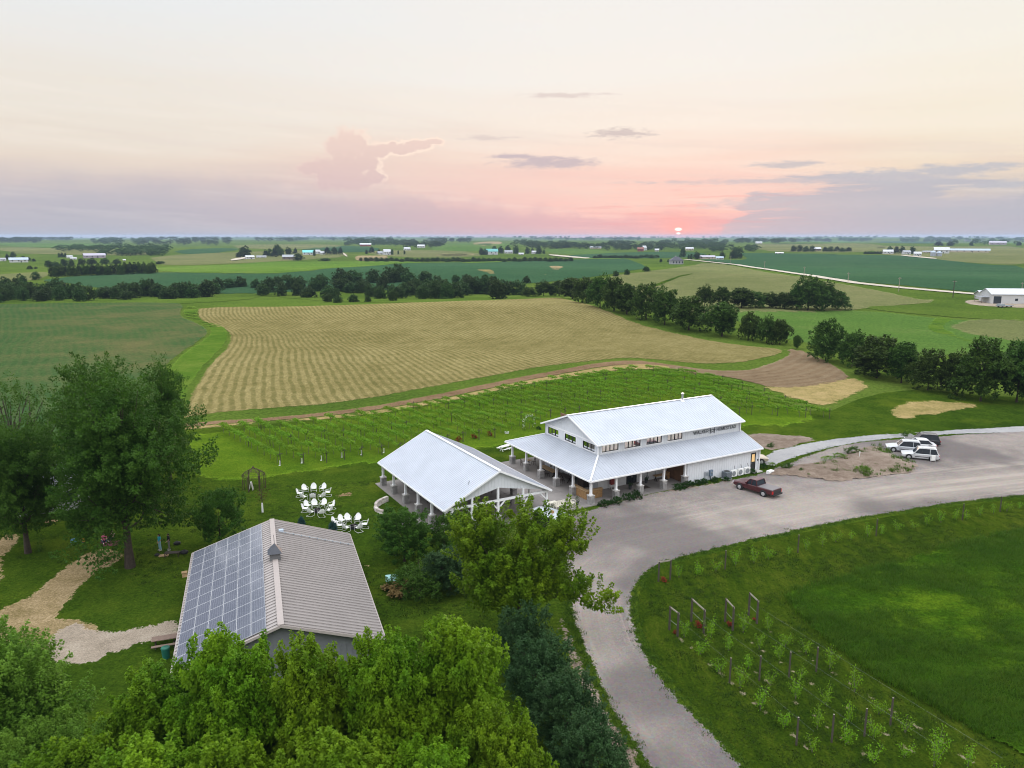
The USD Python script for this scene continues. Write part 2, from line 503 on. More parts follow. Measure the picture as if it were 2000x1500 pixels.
def base_sheet():
    R, A = np.meshgrid(_RINGS[1:], _ANG, indexing='ij')
    x, y = R * np.sin(A), R * np.cos(A)
    v = np.stack([x, y, height(x, y)], -1).reshape(-1, 3)
    n, m = R.shape
    i, j = np.meshgrid(np.arange(n - 1), np.arange(m), indexing='ij')
    j2 = (j + 1) % m
    f = np.stack([i * m + j, i * m + j2, (i + 1) * m + j2, (i + 1) * m + j], -1).reshape(-1, 4)[:, ::-1]
    c = len(v)
    v = np.vstack([v, [0, 0, float(height(0, 0))]])
    tri = np.vstack([f[:, [0, 1, 2]], f[:, [0, 2, 3]], np.stack([np.arange(m), np.full(m, c), (np.arange(m) + 1) % m], 1)])
    return v, tri


_gx = [(r * math.sin(a), r * math.cos(a)) for r in _RINGS[1:] for a in _ANG if abs(a) < 1.0]
_GRID = np.array(_gx)


def smooth_ring(p, n=2):
    p = np.asarray(p, float)
    for _ in range(n):
        q = np.roll(p, -1, 0)
        p = np.stack([0.75 * p + 0.25 * q, 0.25 * p + 0.75 * q], 1).reshape(-1, 2)
    return p


def lift_of(d, k):
    return k * (0.004 + np.maximum(d - 60, 0) * 0.00014)


def world_ring(pts, smooth=2, world=False):
    p = [tuple(q) if world else tuple(G(*q)[:2]) for q in pts]
    return smooth_ring(p, smooth) if smooth else np.array(p)


def patch(name, pts, mat, k, smooth=2, rag=0.25, world=False, row=None, parent=None, bumpy=None, minus=None, seed=0):
    """A piece of ground with its own cover, laid k steps above the base sheet. pts: its outline, as it shows in the photograph (or in metres)."""
    ring = world_ring(pts, smooth, world)
    poly = shapely.Polygon(ring).buffer(0)
    if minus is not None:
        poly = poly.difference(minus)
    if poly.geom_type != 'Polygon':
        poly = max(poly.geoms, key=lambda q: q.area)
    out = []
    ext = np.array(poly.exterior.coords)
    for a, b in zip(ext[:-1], ext[1:]):
        d = np.hypot(*(a + b) / 2)
        n = max(1, int(math.hypot(*(b - a)) / max(0.35, d * 0.006)))
        out += [a + (b - a) * i / n for i in range(n)]
    out = np.array(out)
    d = np.hypot(out[:, 0], out[:, 1])
    if rag:
        s = np.maximum(0.7, d * 0.012)[:, None]
        amp = rag * np.maximum(1, d / 90)
        o3 = np.column_stack([out / s, np.full(len(out), seed * 1.7)])
        out = out + np.stack([meshkit.fbm(o3, 3, 11) - 0.5, meshkit.fbm(o3, 3, 23) - 0.5], 1) * 2 * amp[:, None]
    poly = shapely.Polygon(out).buffer(0)
    if poly.geom_type != 'Polygon':
        poly = max(poly.geoms, key=lambda q: q.area)
    bx = poly.bounds
    near = _GRID[(_GRID[:, 0] > bx[0]) & (_GRID[:, 0] < bx[2]) & (_GRID[:, 1] > bx[1]) & (_GRID[:, 1] < bx[3])]
    inner = near[shapely.contains_xy(poly.buffer(-0.12), near[:, 0], near[:, 1])] if len(near) else near
    out = np.array(poly.exterior.coords)[:-1]
    pts2 = np.vstack([out, inner])
    for w in (0.5, 1.3, 3.0):                            # rings inside the edge, so that its fading has something to hold on to
        q = poly.buffer(-w)
        for h in getattr(q, 'geoms', [q]):
            if h.geom_type == 'Polygon' and not h.is_empty:
                cc = np.array(h.exterior.coords)[:-1]
                dq = np.hypot(cc[:, 0], cc[:, 1])
                keep = dq * 0.01 < w * 1.6
                pts2 = np.vstack([pts2, cc[keep][::2]])
    pol = np.stack([np.arctan2(pts2[:, 0], pts2[:, 1] + 30) * 1.0, np.log(np.hypot(pts2[:, 0], pts2[:, 1] + 30))], 1)
    tri = Delaunay(pol).simplices
    c = pts2[tri].mean(1)
    tri = tri[shapely.contains_xy(poly, c[:, 0], c[:, 1])]
    e1, e2 = pts2[tri[:, 1]] - pts2[tri[:, 0]], pts2[tri[:, 2]] - pts2[tri[:, 0]]
    cr = e1[:, 0] * e2[:, 1] - e1[:, 1] * e2[:, 0]
    tri = np.where(cr[:, None] < 0, tri[:, ::-1], tri)[np.abs(cr) > 1e-9]
    dd = np.hypot(pts2[:, 0], pts2[:, 1])
    z = height(pts2[:, 0], pts2[:, 1]) + lift_of(dd, k)
    if bumpy is not None:
        z = z + bumpy(pts2, poly)
    v = np.column_stack([pts2, z])
    pp = path_of(parent)
    m = usdkit.mesh(stage, pp + '/' + numbered(pp, name), (v, tri), mat, smooth=True)
    edge = np.minimum(shapely.distance(shapely.points(pts2), poly.exterior), 20.0)
    edge[:len(out)] = 0
    UsdGeom.PrimvarsAPI(m).CreatePrimvar('edge', Sdf.ValueTypeNames.FloatArray, 'vertex').Set(Vt.FloatArray.FromNumpy(edge.astype(np.float32)))
    if row is not None:
        UsdGeom.PrimvarsAPI(m).CreatePrimvar('row', Sdf.ValueTypeNames.FloatArray, 'vertex').Set(Vt.FloatArray.FromNumpy(row(pts2).astype(np.float32)))
    tag(m, kind='structure')
    return poly

# ------------------------------------------------------------------ haze
def make_haze():
    g = Graph()
    v = g.node('principled_volume', color=(0.50, 0.66, 0.90), density=HAZE, anisotropy=0.0)
    m = g.done('haze_air', volume=v + '.volume')
    b = MB().box(-15500, -15500, -46, 15500, 15500, 49)
    b.build('haze', m, kind='stuff')


HAZE = 0.00006
make_haze()

# ------------------------------------------------------------------ ground covers
c = lambda *a: tuple(np.array(a))
def mow(g, pos, col):
    """Faint mower passes and worn, yellower spots."""
    y = g.noise(pos, 0.09, 4, 0.6)
    col = g.mix(g.smooth(y, 0.52, 0.72, 0.0, 0.55), col, (0.115, 0.150, 0.014))
    d = g.noise(pos, 0.8, 4, 0.65)
    return g.mix(g.smooth(d, 0.62, 0.8, 0.0, 0.35), col, (0.12, 0.12, 0.035))


M_GROUND = soil('grass_pasture', [(.056, .098, .015), (.086, .136, .020), (.118, .158, .030)], (0.004, 0.03, 0.6), (0.45, 0.35, 0.2))
M_LAWN = soil('grass_lawn', [(.023, .050, .005), (.043, .080, .007), (.078, .118, .011)], (0.03, 0.25, 2.2), (0.4, 0.3, 0.3), 0.9, 0.10, extra=mow)
M_TURF = soil('grass_vineyard', [(.052, .108, .008), (.084, .150, .010), (.125, .190, .014)], (0.03, 0.25, 2.2), (0.4, 0.3, 0.3), 0.9, 0.10, extra=mow, soft=4.0)
M_MEADOW = soil('grass_tall', [(.018, .051, .004), (.036, .082, .005), (.085, .148, .008)], (0.045, 0.3, 1.6), (0.5, 0.3, 0.2), 1.0, 0.35, stretch=(0.4, 0.7, 1.3), contrast=(0.38, 0.62), soft=1.2)
M_ORCHARD = soil('grass_mown', [(.021, .044, .004), (.038, .066, .005), (.066, .090, .009)], (0.05, 0.4, 2.6), (0.3, 0.35, 0.35), 0.9, 0.1, stretch=(0.33, 1.6, 0.5))


def tracks(g, pos, col):
    e = g.node('attribute', 'fac', attribute='row')      # wheel tracks run along the drive
    sp = g.node('separate_xyz', vector=pos)
    t = g.noise(g.node('combine_xyz', 'vector', x=g.math('multiply', e, 0.8), y=g.math('multiply', sp + '.x', 0.035), z=g.math('multiply', sp + '.y', 0.035)), 1.0, 5, 0.65, 0.6)
    fade = g.smooth(e, 16.0, 9.0)
    worn = g.math('multiply', g.smooth(e, 0.8, 3.0), g.smooth(e, 11.0, 6.0))
    col = g.mix(g.math('multiply', worn, 0.55), col, (.44, .385, .34))
    col = g.mix(g.math('multiply', g.smooth(t, 0.5, 0.66, 0.0, 0.6), fade), col, (.49, .43, .38))
    col = g.mix(g.math('multiply', g.smooth(t, 0.45, 0.3, 0.0, 0.4), fade), col, (.215, .195, .19))
    p = g.noise(pos, 0.05, 3, 0.5)
    col = g.mix(g.smooth(p, 0.55, 0.42, 0.0, 0.8), col, (.170, .150, .148))
    s = g.node('voronoi_texture', 'color', vector=pos, scale=7.0)
    return g.mix(0.2, col, g.mix(1.0, col, s, 'multiply'))


M_GRAVEL = soil('gravel', [(.225, .200, .190), (.305, .268, .248), (.38, .333, .305)], (0.04, 0.4, 5.0), (0.45, 0.3, 0.25), 0.5, 0.03, extra=tracks, soft=0.9)
M_DRIVE = soil('gravel_grey', [(.29, .29, .30), (.37, .365, .37), (.43, .42, .42)], (0.05, 0.5, 5.0), (0.4, 0.3, 0.3), 0.5, 0.03, soft=0.8)
M_MULCH = soil('wood_mulch', [(.15, .11, .085), (.25, .195, .155), (.34, .28, .23)], (0.12, 0.8, 6.0), (0.3, 0.3, 0.4), 0.9, 0.08, soft=1.2)
M_WORN = soil('worn_earth', [(.17, .135, .055), (.30, .225, .12), (.42, .32, .19)], (0.08, 0.5, 4.0), (0.35, 0.35, 0.3), 0.7, 0.06, soft=1.1)
M_PATH = soil('worn_gravel', [(.26, .215, .165), (.36, .30, .235), (.43, .37, .30)], (0.08, 0.5, 5.0), (0.35, 0.35, 0.3), 0.6, 0.05, soft=1.0)
M_BARE = soil('bare_soil', [(.135, .085, .045), (.20, .13, .075), (.255, .17, .10)], (0.03, 0.3, 2.0), (0.4, 0.3, 0.3), 0.8, 0.08, soft=1.2)
M_PLOUGH = soil('ploughed_soil', [(.145, .098, .058), (.20, .140, .084), (.25, .18, .11)], (0.03, 0.3, 2.0), (0.4, 0.3, 0.3), 0.8, 0.08, rows=('attr', 1, (.27, .215, .14), 0.5), soft=1.5)
M_STRAW = soil('straw', [(.20, .175, .06), (.31, .245, .10), (.40, .30, .14)], (0.05, 0.4, 2.5), (0.4, 0.3, 0.3), 0.8, 0.08, soft=3.0)
M_STRIPE = soil('straw_edge', [(.20, .175, .06), (.31, .245, .10), (.40, .30, .14)], (0.05, 0.4, 2.5), (0.4, 0.3, 0.3), 0.8, 0.08, soft=0.7)
M_HAY = soil('mown_hay', [(.165, .142, .050), (.250, .208, .085), (.32, .268, .12)], (0.02, 0.2, 1.4), (0.35, 0.3, 0.35), 1.0, 0.12, rows=('attr', 1, (.110, .105, .033), 1.0), soft=1.5)
M_CROP = soil('young_crop', [(.036, .085, .028), (.060, .105, .034), (.125, .125, .050)], (0.012, 0.08, 0.9), (0.55, 0.3, 0.15), 0.8, 0.1, rows=(0.55, 2.3, (.11, .115, .048), 0.45), soft=1.5)
M_WATERWAY = soil('bright_grass', [(.060, .125, .014), (.085, .155, .018), (.125, .180, .028)], (0.04, 0.25, 1.6), (0.4, 0.3, 0.3), 0.8, 0.12, soft=1.5)
M_BEANS = soil('bean_rows', [(.032, .082, .038), (.042, .096, .043), (.056, .108, .05)], (0.004, 0.03, 0.4), (0.5, 0.3, 0.2), 0.6, 0.1, rows=(0.1, 3.0, (.055, .11, .05), 0.4), soft=2.5)
M_BRIGHT = soil('bright_field', [(.078, .155, .022), (.104, .182, .027), (.13, .19, .038)], (0.005, 0.04, 0.4), (0.5, 0.3, 0.2), 0.6, 0.1, soft=4)
M_PALE = soil('pale_field', [(.120, .138, .050), (.155, .165, .065), (.20, .195, .088)], (0.006, 0.05, 0.5), (0.5, 0.3, 0.2), 0.6, 0.1, rows=(1.25, 5.0, (.13, .16, .05), 0.35), soft=4)
M_TAN = soil('tan_field', [(.24, .19, .10), (.30, .24, .13), (.34, .27, .16)], (0.006, 0.05, 0.5), (0.5, 0.3, 0.2), 0.6, 0.1, soft=4)
M_GREENF = soil('green_pasture', [(.066, .135, .025), (.084, .154, .030), (.125, .17, .048)], (0.006, 0.05, 0.5), (0.5, 0.3, 0.2), 0.6, 0.1, rows=(1.4, 4.0, (.12, .20, .05), 0.3), soft=3)
M_STRIP = soil('drip_strip_mulch', [(.12, .105, .06), (.19, .17, .10), (.30, .26, .18)], (0.2, 0.9, 4.0), (0.3, 0.35, 0.35), 0.7, 0.05, soft=0.3)
M_ROAD = soil('limestone_road', [(.50, .44, .36), (.56, .50, .42), (.60, .54, .46)], (0.02, 0.3, 3.0), (0.4, 0.3, 0.3), 0.3, 0.03)

gm = usdkit.mesh(stage, '/World/ground', base_sheet(), M_GROUND, smooth=True)
tag(gm, kind='structure')
z6 = lambda x, y: (1000 + x / 2, 560 + y / 2)
z3 = lambda x, y: (1380 + x / 3.226, 800 + y / 3.226)
z5 = lambda x, y: (x / 3.333, 900 + y / 3.333)
zf = lambda x, y: (1200 + x / 2.5, 900 + y / 2.5)
z8 = lambda x, y: (380 + x / 2.778, 680 + y / 2.778)
b1 = lambda x, y: (x / 4, 440 + y / 4)
b2 = lambda x, y: (450 + x / 4, 440 + y / 4)
b3 = lambda x, y: (900 + x / 4, 440 + y / 4)
b4 = lambda x, y: (1300 + x / 5, 420 + y / 5)
b5 = lambda x, y: (1600 + x / 5, 440 + y / 5)
Z = lambda fn, *ps: [fn(*p) for p in ps]

# the far country: broad fields in bands towards the horizon
for nm, mt, ps in [
    ('far_field', M_PALE, [(0, 482), (160, 486), (300, 492), (290, 500), (120, 497), (0, 495)]),
    ('far_field', M_GREENF, [(0, 474), (120, 475), (260, 478), (200, 484), (0, 482)]),
    ('far_field', M_PALE, [(290, 500), (480, 492), (640, 488), (700, 500), (520, 512), (330, 520), (305, 512)]),
    ('far_field', M_BEANS, [(330, 490), (440, 484), (470, 486), (455, 492), (370, 498)]),
    ('far_field', M_PALE, [(450, 478), (600, 477), (680, 479), (640, 486), (470, 487)]),
    ('far_field', M_BEANS, [(585, 486), (670, 480), (740, 483), (735, 493), (600, 493)]),
    ('far_field', M_TAN, [(690, 500), (730, 499), (770, 500), (740, 511), (695, 510)]),
    ('far_field', M_PALE, [(700, 490), (830, 488), (940, 492), (940, 503), (760, 503)]),
    ('far_field', M_TAN, [(840, 496), (930, 493), (935, 500), (850, 501)]),
    ('far_field', M_GREENF, [(860, 476), (1000, 475), (1000, 487), (900, 492), (830, 488)]),
    ('far_field', M_TAN, [(925, 473), (985, 471), (980, 479), (930, 481)]),
    ('far_field', M_GREENF, [(1060, 486), (1140, 486), (1210, 492), (1150, 498), (1075, 495)]),
    ('far_field', M_BEANS, [(1090, 500), (1180, 494), (1290, 492), (1385, 494), (1370, 503), (1200, 505), (1120, 504)]),
    ('far_field', M_PALE, [(1440, 478), (1600, 474), (1760, 480), (1720, 492), (1600, 494), (1480, 490)]),
    ('far_field', M_GREENF, [(1400, 470), (1560, 468), (1700, 470), (1660, 476), (1450, 477)]),
    ('far_field', M_BEANS, [(1700, 472), (1800, 471), (1860, 474), (1780, 478)]),
    ('far_field', M_PALE, [(1690, 480), (1850, 482), (2000, 480), (2060, 500), (2000, 519), (1900, 514), (1800, 505), (1700, 494)]),
    ('far_field', M_GREENF, [(1880, 470), (2000, 472), (2060, 478), (1950, 480)]),
    ('far_field', M_PALE, [(-60, 540), (40, 533), (100, 530), (98, 543), (30, 552), (-60, 552)]),
]:
    patch(nm, ps, mt, 1, 1, 0.4)
patch('bright_field', Z(b1, (1212, 330), (1500, 318), (1800, 312)) + Z(b2, (250, 284), (700, 285), (1200, 279), (1500, 285), (1560, 292), (1250, 303), (900, 330), (500, 376), (0, 378)) + Z(b1, (1215, 366)), M_BRIGHT, 2, 1, 0.5)
patch('bean_field', Z(b1, (300, 430), (700, 390), (1210, 367)) + Z(b2, (0, 379), (500, 377), (900, 331), (1250, 304), (1560, 293), (2000, 290)) + Z(b3, (500, 278), (1000, 263), (1330, 262), (1400, 300), (1480, 330), (1400, 352), (1100, 398), (700, 448), (300, 470), (0, 480)) + [(860, 570), (700, 566), (480, 575), (260, 572), (190, 562), (90, 550)], M_BEANS, 3, 1, 0.5)
patch('bright_field', Z(b3, (0, 292), (500, 276), (900, 262), (1180, 258), (1330, 262), (1000, 266), (500, 282), (0, 302)), M_BRIGHT, 4, 1, 0.3)
patch('bare_patch', Z(b3, (110, 345), (240, 348), (262, 385), (310, 420), (270, 434), (225, 430), (252, 405), (200, 375)), M_STRAW, 4, 1, 0.5)
patch('bare_patch', Z(b3, (665, 318), (800, 322), (818, 332), (725, 372), (600, 408), (565, 412), (640, 385), (700, 365), (690, 335)), M_TAN, 4, 1, 0.5)
patch('bare_patch', Z(b3, (915, 362), (985, 350), (990, 356), (930, 370)), M_PALE, 4, 1, 0.3)
patch('bare_patch', Z(b2, (1380, 328), (1410, 335), (1490, 385), (1475, 392), (1400, 350)), M_PALE, 4, 1, 0.3)
patch('pale_field', Z(b3, (1080, 405), (1500, 360), (1790, 312), (1950, 285)) + Z(b4, (200, 448), (420, 470), (650, 490), (1000, 560), (1500, 640), (2000, 712)) + [(1790, 585), (1836, 583), (1830, 590), (1770, 596), (1700, 603), (1600, 612), (1440, 612), (1300, 610), (1180, 570)], M_PALE, 3, 1, 0.5)
patch('grass_strip', Z(b3, (1420, 498), (1640, 420), (1785, 378), (1790, 384), (1640, 436), (1490, 492), (1430, 506)), M_LAWN, 4, 1, 0.5)
patch('green_field', [(1440, 607), (1560, 606), (1650, 605), (1750, 612), (1850, 624), (2050, 632), (2080, 690), (1900, 692), (1700, 700), (1560, 668), (1480, 650), (1420, 620)], M_GREENF, 3, 1, 0.4)
patch('green_field', [(1680, 600), (1770, 597), (1836, 588), (1920, 592), (2060, 600), (2060, 630), (1880, 622), (1800, 614), (1740, 610)], M_GROUND, 4, 1, 0.4)
patch('pale_field', [(1872, 626), (1960, 622), (2080, 630), (2080, 672), (1980, 668), (1880, 652), (1840, 638)], M_PALE, 4, 1, 0.4)
patch('grass_waterway', Z(z6, (1600, 150), (1640, 122), (1720, 122), (1690, 150), (1700, 180), (1850, 225), (1820, 232), (1680, 188), (1610, 170)), M_WATERWAY, 5, 1, 0.5)
patch('bean_field', Z(b4, (640, 375), (1000, 372), (1300, 378), (1800, 384)) + Z(b5, (0, 286), (400, 291), (800, 296), (1150, 332), (1600, 387), (2050, 402), (2200, 640), (1990, 690), (1590, 664), (800, 590), (300, 548), (0, 500)) + Z(b4, (1400, 590), (1000, 530), (700, 482), (330, 442), (360, 430), (600, 440), (790, 440), (800, 410)), M_BEANS, 3, 1, 0.4)
ROADPX = [(1338, 507.5), (1372, 511), (1440, 518), (1500, 527), (1555, 535), (1610, 543.5), (1670, 553), (1760, 562.5), (1840, 569.5), (1930, 577), (2080, 588)]
road_c = np.array([G(*p)[:2] for p in ROADPX])
road_line = shapely.LineString(road_c)
patch('country_road', list(np.array(road_line.buffer(3.6, cap_style='flat').exterior.coords)[:-1]), M_ROAD, 6, 0, 0.0, world=True)
patch('farm_lane', Z(b5, (800, 294), (1000, 312), (1150, 326), (1140, 334), (980, 320), (800, 302)), M_ROAD, 6, 1, 0.0)
patch('farm_lane', [(1075, 497.5), (1140, 503.5), (1155, 505), (1140, 506), (1070, 499.5)], M_ROAD, 6, 1, 0.0)
patch('farm_lane', [(668, 495), (672, 495), (680, 502), (676, 502)], M_ROAD, 6, 1, 0.0)
patch('farm_lane', [(450, 507), (484, 502), (486, 504.5), (452, 510.5)], M_ROAD, 6, 1, 0.0)
patch('farmyard', [(1880, 590), (1905, 586), (2040, 590), (2040, 603), (1960, 601), (1900, 597)], M_PATH, 5, 1, 0.4)
# the middle distance
patch('creek_meadow', [(-60, 600), (200, 598), (340, 594), (470, 588), (520, 572), (640, 590), (900, 592), (1050, 586), (1120, 580), (1040, 566), (800, 572), (480, 568), (300, 590), (-60, 575)], M_GROUND, 3, 1, 0.3)
patch('crop_field', [(-80, 596), (150, 592), (345, 591), (364, 598), (352, 612), (366, 624), (396, 633), (410, 648), (402, 661), (352, 690), (326, 722), (300, 755), (270, 800), (200, 850), (-80, 880)], M_CROP, 4, 1, 0.4)
patch('grass_waterway', [(364, 598), (384, 598), (390, 603), (388, 614), (396, 626), (440, 638), (453, 652), (444, 672), (410, 706), (380, 742), (362, 785), (355, 830), (330, 850), (250, 850), (272, 800), (302, 755), (328, 722), (354, 690), (402, 662), (411, 648), (398, 633), (368, 624), (354, 612)], M_WATERWAY, 5, 1, 0.25)
HAY = [(388, 600), (600, 599), (800, 592), (1000, 586), (1085, 581), (1120, 588), (1175, 603), (1240, 631), (1320, 652), (1400, 668), (1480, 678), (1534, 682), (1530, 692), (1475, 705), (1425, 711), (1350, 711), (1280, 703), (1225, 699), (1150, 706), (1050, 718), (1000, 728), (884, 749), (668, 789), (524, 798), (384, 812), (352, 822), (358, 798), (375, 760), (408, 710), (440, 682), (453, 660), (444, 646), (400, 632), (384, 616)]
_lp = np.array([G(*q)[:2] for q in [(352, 822), (358, 798), (375, 760), (408, 710), (440, 682), (453, 660), (444, 646), (400, 632), (384, 616), (388, 600)]])
_rp = np.array([G(*q)[:2] for q in [(1700, 720), (1534, 682), (1480, 678), (1400, 668), (1320, 652), (1240, 631), (1175, 603), (1120, 588), (1085, 581)]])
_lo, _ro = np.argsort(_lp[:, 1]), np.argsort(_rp[:, 1])


def hay_row(p):
    y = p[:, 1]
    ys = np.linspace(y.min() - 5, y.max() + 5, 400)
    k = np.exp(-np.linspace(-2, 2, 41) ** 2); k /= k.sum()
    sm = lambda o, q: np.interp(y, ys, np.convolve(np.pad(np.interp(ys, q[o, 1], q[o, 0]), 20, mode='edge'), k, 'valid'))
    xl, xr = sm(_lo, _lp), sm(_ro, _rp)
    xr = xr + np.maximum(0, 215 - y) * 0.55
    return (p[:, 0] - xl) / np.maximum(xr - xl, 20) * 92 + 0.0


def hay_bump(p, poly):
    r = hay_row(p)
    return np.zeros(len(p))


hay_poly = patch('hay_field', HAY, M_HAY, 4, 1, 0.25, row=hay_row)
VIN_TOP = [(380, 832), (520, 824), (700, 808), (920, 769), (1000, 750), (1100, 731), (1200, 717), (1310, 716), (1350, 722)]
patch('dirt_track', [(330, 832), (380, 824), (540, 815), (704, 797), (800, 780), (920, 756), (1000, 739), (1100, 721), (1160, 709), (1240, 703), (1300, 711), (1375, 722), (1375, 735), (1310, 722), (1250, 712), (1180, 716), (1100, 731), (1000, 750), (920, 768), (800, 791), (704, 807), (540, 823), (380, 833), (330, 840)], M_BARE, 5, 1, 0.2)
patch('straw_strip', [(330, 840), (380, 832), (540, 823), (704, 807), (800, 791), (920, 768), (1000, 749), (1100, 731), (1180, 716), (1250, 711), (1320, 717), (1300, 722), (1200, 723), (1100, 740), (1000, 757), (920, 776), (800, 799), (704, 814), (540, 829), (380, 838), (330, 846)], M_STRIPE, 6, 1, 0.25)
PLOUGH = Z(z6, (600, 306), (740, 322), (850, 330), (950, 322), (1040, 290), (1085, 262), (1060, 240), (1130, 246), (1230, 290), (1335, 350), (1300, 372), (1180, 393), (1020, 400), (920, 372), (820, 352), (720, 342), (600, 322))
_pc = np.array([G(*q)[:2] for q in Z(z6, (740, 326), (850, 331), (950, 321), (1045, 288), (1090, 258))])
_pl = shapely.LineString(_pc)
patch('ploughed_field', PLOUGH, M_PLOUGH, 6, 1, 0.25, row=lambda p: shapely.distance(shapely.points(p), _pl) / 2.6)
patch('straw_patch', Z(z6, (960, 392), (1020, 390), (1180, 382), (1330, 350), (1420, 384), (1400, 412), (1330, 435), (1255, 474), (1150, 462), (1070, 430)), M_STRAW, 6, 1, 0.5)
patch('straw_patch', Z(z6, (1440, 482), (1535, 440), (1700, 446), (1850, 458), (1800, 488), (1640, 508), (1480, 525)), M_STRAW, 6, 1, 0.6)
# lawn round the buildings
patch('lawn', [(330, 846), (380, 838), (704, 815), (920, 777), (1100, 741), (1200, 724), (1310, 722), (1400, 742), (1500, 778), (1600, 812), (1700, 770), (1800, 760), (1900, 772), (2100, 780), (2200, 900), (2400, 1560), (1000, 1560), (-500, 1560), (-300, 1000), (-100, 880), (200, 852)], M_LAWN, 2, 1, 0.0)
TURF = [(345, 850), (396, 842), (520, 832), (704, 815), (920, 776), (1100, 741), (1230, 724), (1310, 723), (1400, 743), (1500, 775), (1625, 816), (1560, 834), (1440, 838), (1100, 862), (960, 880), (740, 908), (560, 932), (430, 950), (350, 930)]
patch('vineyard_turf', TURF, M_TURF, 3, 1, 0.5)
patch('yellow_grass', [(960, 892), (984, 893), (996, 905), (975, 910), (950, 903)], M_STRAW, 4, 1, 0.3)
patch('bare_patch', [(646, 968), (680, 956), (704, 960), (690, 970), (655, 976)], M_BARE, 4, 1, 0.3)
patch('bare_patch', [(706, 1106), (726, 1100), (736, 1106), (720, 1116), (714, 1130), (706, 1126)], M_WORN, 4, 1, 0.3)
# drive and car park
MOUND = Z(z3, (385, 385), (480, 356), (560, 348), (700, 330), (830, 300), (900, 262), (1000, 235), (1100, 226), (1150, 270), (1250, 318), (1370, 352), (1320, 400), (1180, 420), (1000, 448), (880, 460), (780, 464), (640, 440), (540, 425), (400, 420), (345, 408))
LOT = [(1090, 1012), (1120, 1002), (1155, 994), (1250, 966), (1345, 952), (1440, 934), (1490, 925), (1530, 905), (1640, 868), (1740, 858), (1860, 850), (2010, 840), (2180, 826), (2180, 955), (2000, 968), (1850, 985), (1700, 1010), (1560, 1036), (1450, 1062), (1350, 1086), (1290, 1102), (1256, 1128), (1240, 1160), (1239, 1200), (1252, 1250), (1280, 1300), (1330, 1362), (1400, 1435), (1470, 1510), (1520, 1560), (1300, 1560), (1270, 1510), (1222, 1440), (1170, 1350), (1135, 1265), (1112, 1200), (1105, 1130), (1098, 1060)]
_drive = shapely.LineString([G(*q)[:2] for q in [(2250, 940), (2000, 968), (1850, 985), (1700, 1010), (1560, 1036), (1450, 1062), (1350, 1086), (1290, 1102), (1256, 1128), (1240, 1160), (1239, 1200), (1252, 1250), (1280, 1300), (1330, 1362), (1400, 1435), (1470, 1510), (1540, 1590)]])
lot_poly = patch('gravel_drive', LOT, M_GRAVEL, 4, 1, 0.22, row=lambda p: shapely.distance(shapely.points(p), _drive))
patch('mulch_bank', Z(z3, (230, 160), (300, 152), (420, 150), (560, 160), (700, 180), (720, 196), (560, 230), (440, 262), (380, 262), (300, 220)), M_MULCH, 5, 1, 0.4)
patch('grey_drive', [(1485, 905), (1500, 884), (1540, 872), (1620, 858), (1700, 850), (1760, 846), (1860, 840), (2000, 832), (2180, 820), (2180, 832), (2010, 845), (1900, 848), (1800, 852), (1700, 862), (1640, 872), (1570, 890), (1530, 902), (1510, 915)], M_DRIVE, 5, 1, 0.15)
mound_bump = lambda p, poly: 0.55 * sstep(shapely.distance(shapely.points(p), poly.exterior), 0, 2.6) * (0.6 + 0.8 * meshkit.fbm(np.column_stack([p / 1.3, p[:, 0] * 0]), 3, 4))
mound_poly = patch('mulch_mound', MOUND, M_MULCH, 6, 1, 0.3, bumpy=mound_bump)
patch('planting_bed', [(1150, 1000), (1170, 985), (1200, 975), (1215, 977), (1240, 966), (1250, 964), (1262, 966), (1292, 958), (1330, 950), (1336, 948), (1380, 943), (1420, 936), (1448, 930), (1440, 940), (1400, 950), (1340, 960), (1290, 968), (1240, 978), (1190, 992), (1160, 1004)], M_MULCH, 6, 1, 0.25)
patch('road_verge', [(1095, 1180), (1120, 1240), (1150, 1310), (1205, 1400), (1262, 1490), (1290, 1560), (1200, 1560), (1150, 1400), (1100, 1280), (1075, 1200)], M_MULCH, 5, 1, 0.5)
# right-hand field
FIELD_R = [(1296, 1108), (1350, 1092), (1450, 1068), (1560, 1042), (1700, 1016), (1850, 991), (2000, 974), (2250, 950), (2500, 1560), (1530, 1560), (1480, 1510), (1408, 1432), (1338, 1360), (1287, 1298), (1260, 1250), (1246, 1200), (1247, 1162), (1262, 1130)]
patch('mown_grass', FIELD_R, M_ORCHARD, 3, 1, 0.2)
MEADOW = Z(zf, (2300, 300), (2000, 335), (1700, 395), (1450, 470), (1200, 545), (1000, 605), (840, 632), (800, 655), (850, 720), (1000, 865), (1150, 985), (1300, 1085), (1500, 1190), (1700, 1300), (2000, 1465), (2300, 1620))
meadow_poly = patch('tall_meadow', MEADOW, M_MEADOW, 5, 1, 0.3, bumpy=lambda p, poly: 0.28 * sstep(shapely.distance(shapely.points(p), poly.exterior), 0, 0.8) * (0.7 + 0.6 * meshkit.fbm(np.column_stack([p / 2.2, p[:, 0] * 0]), 3, 9)))
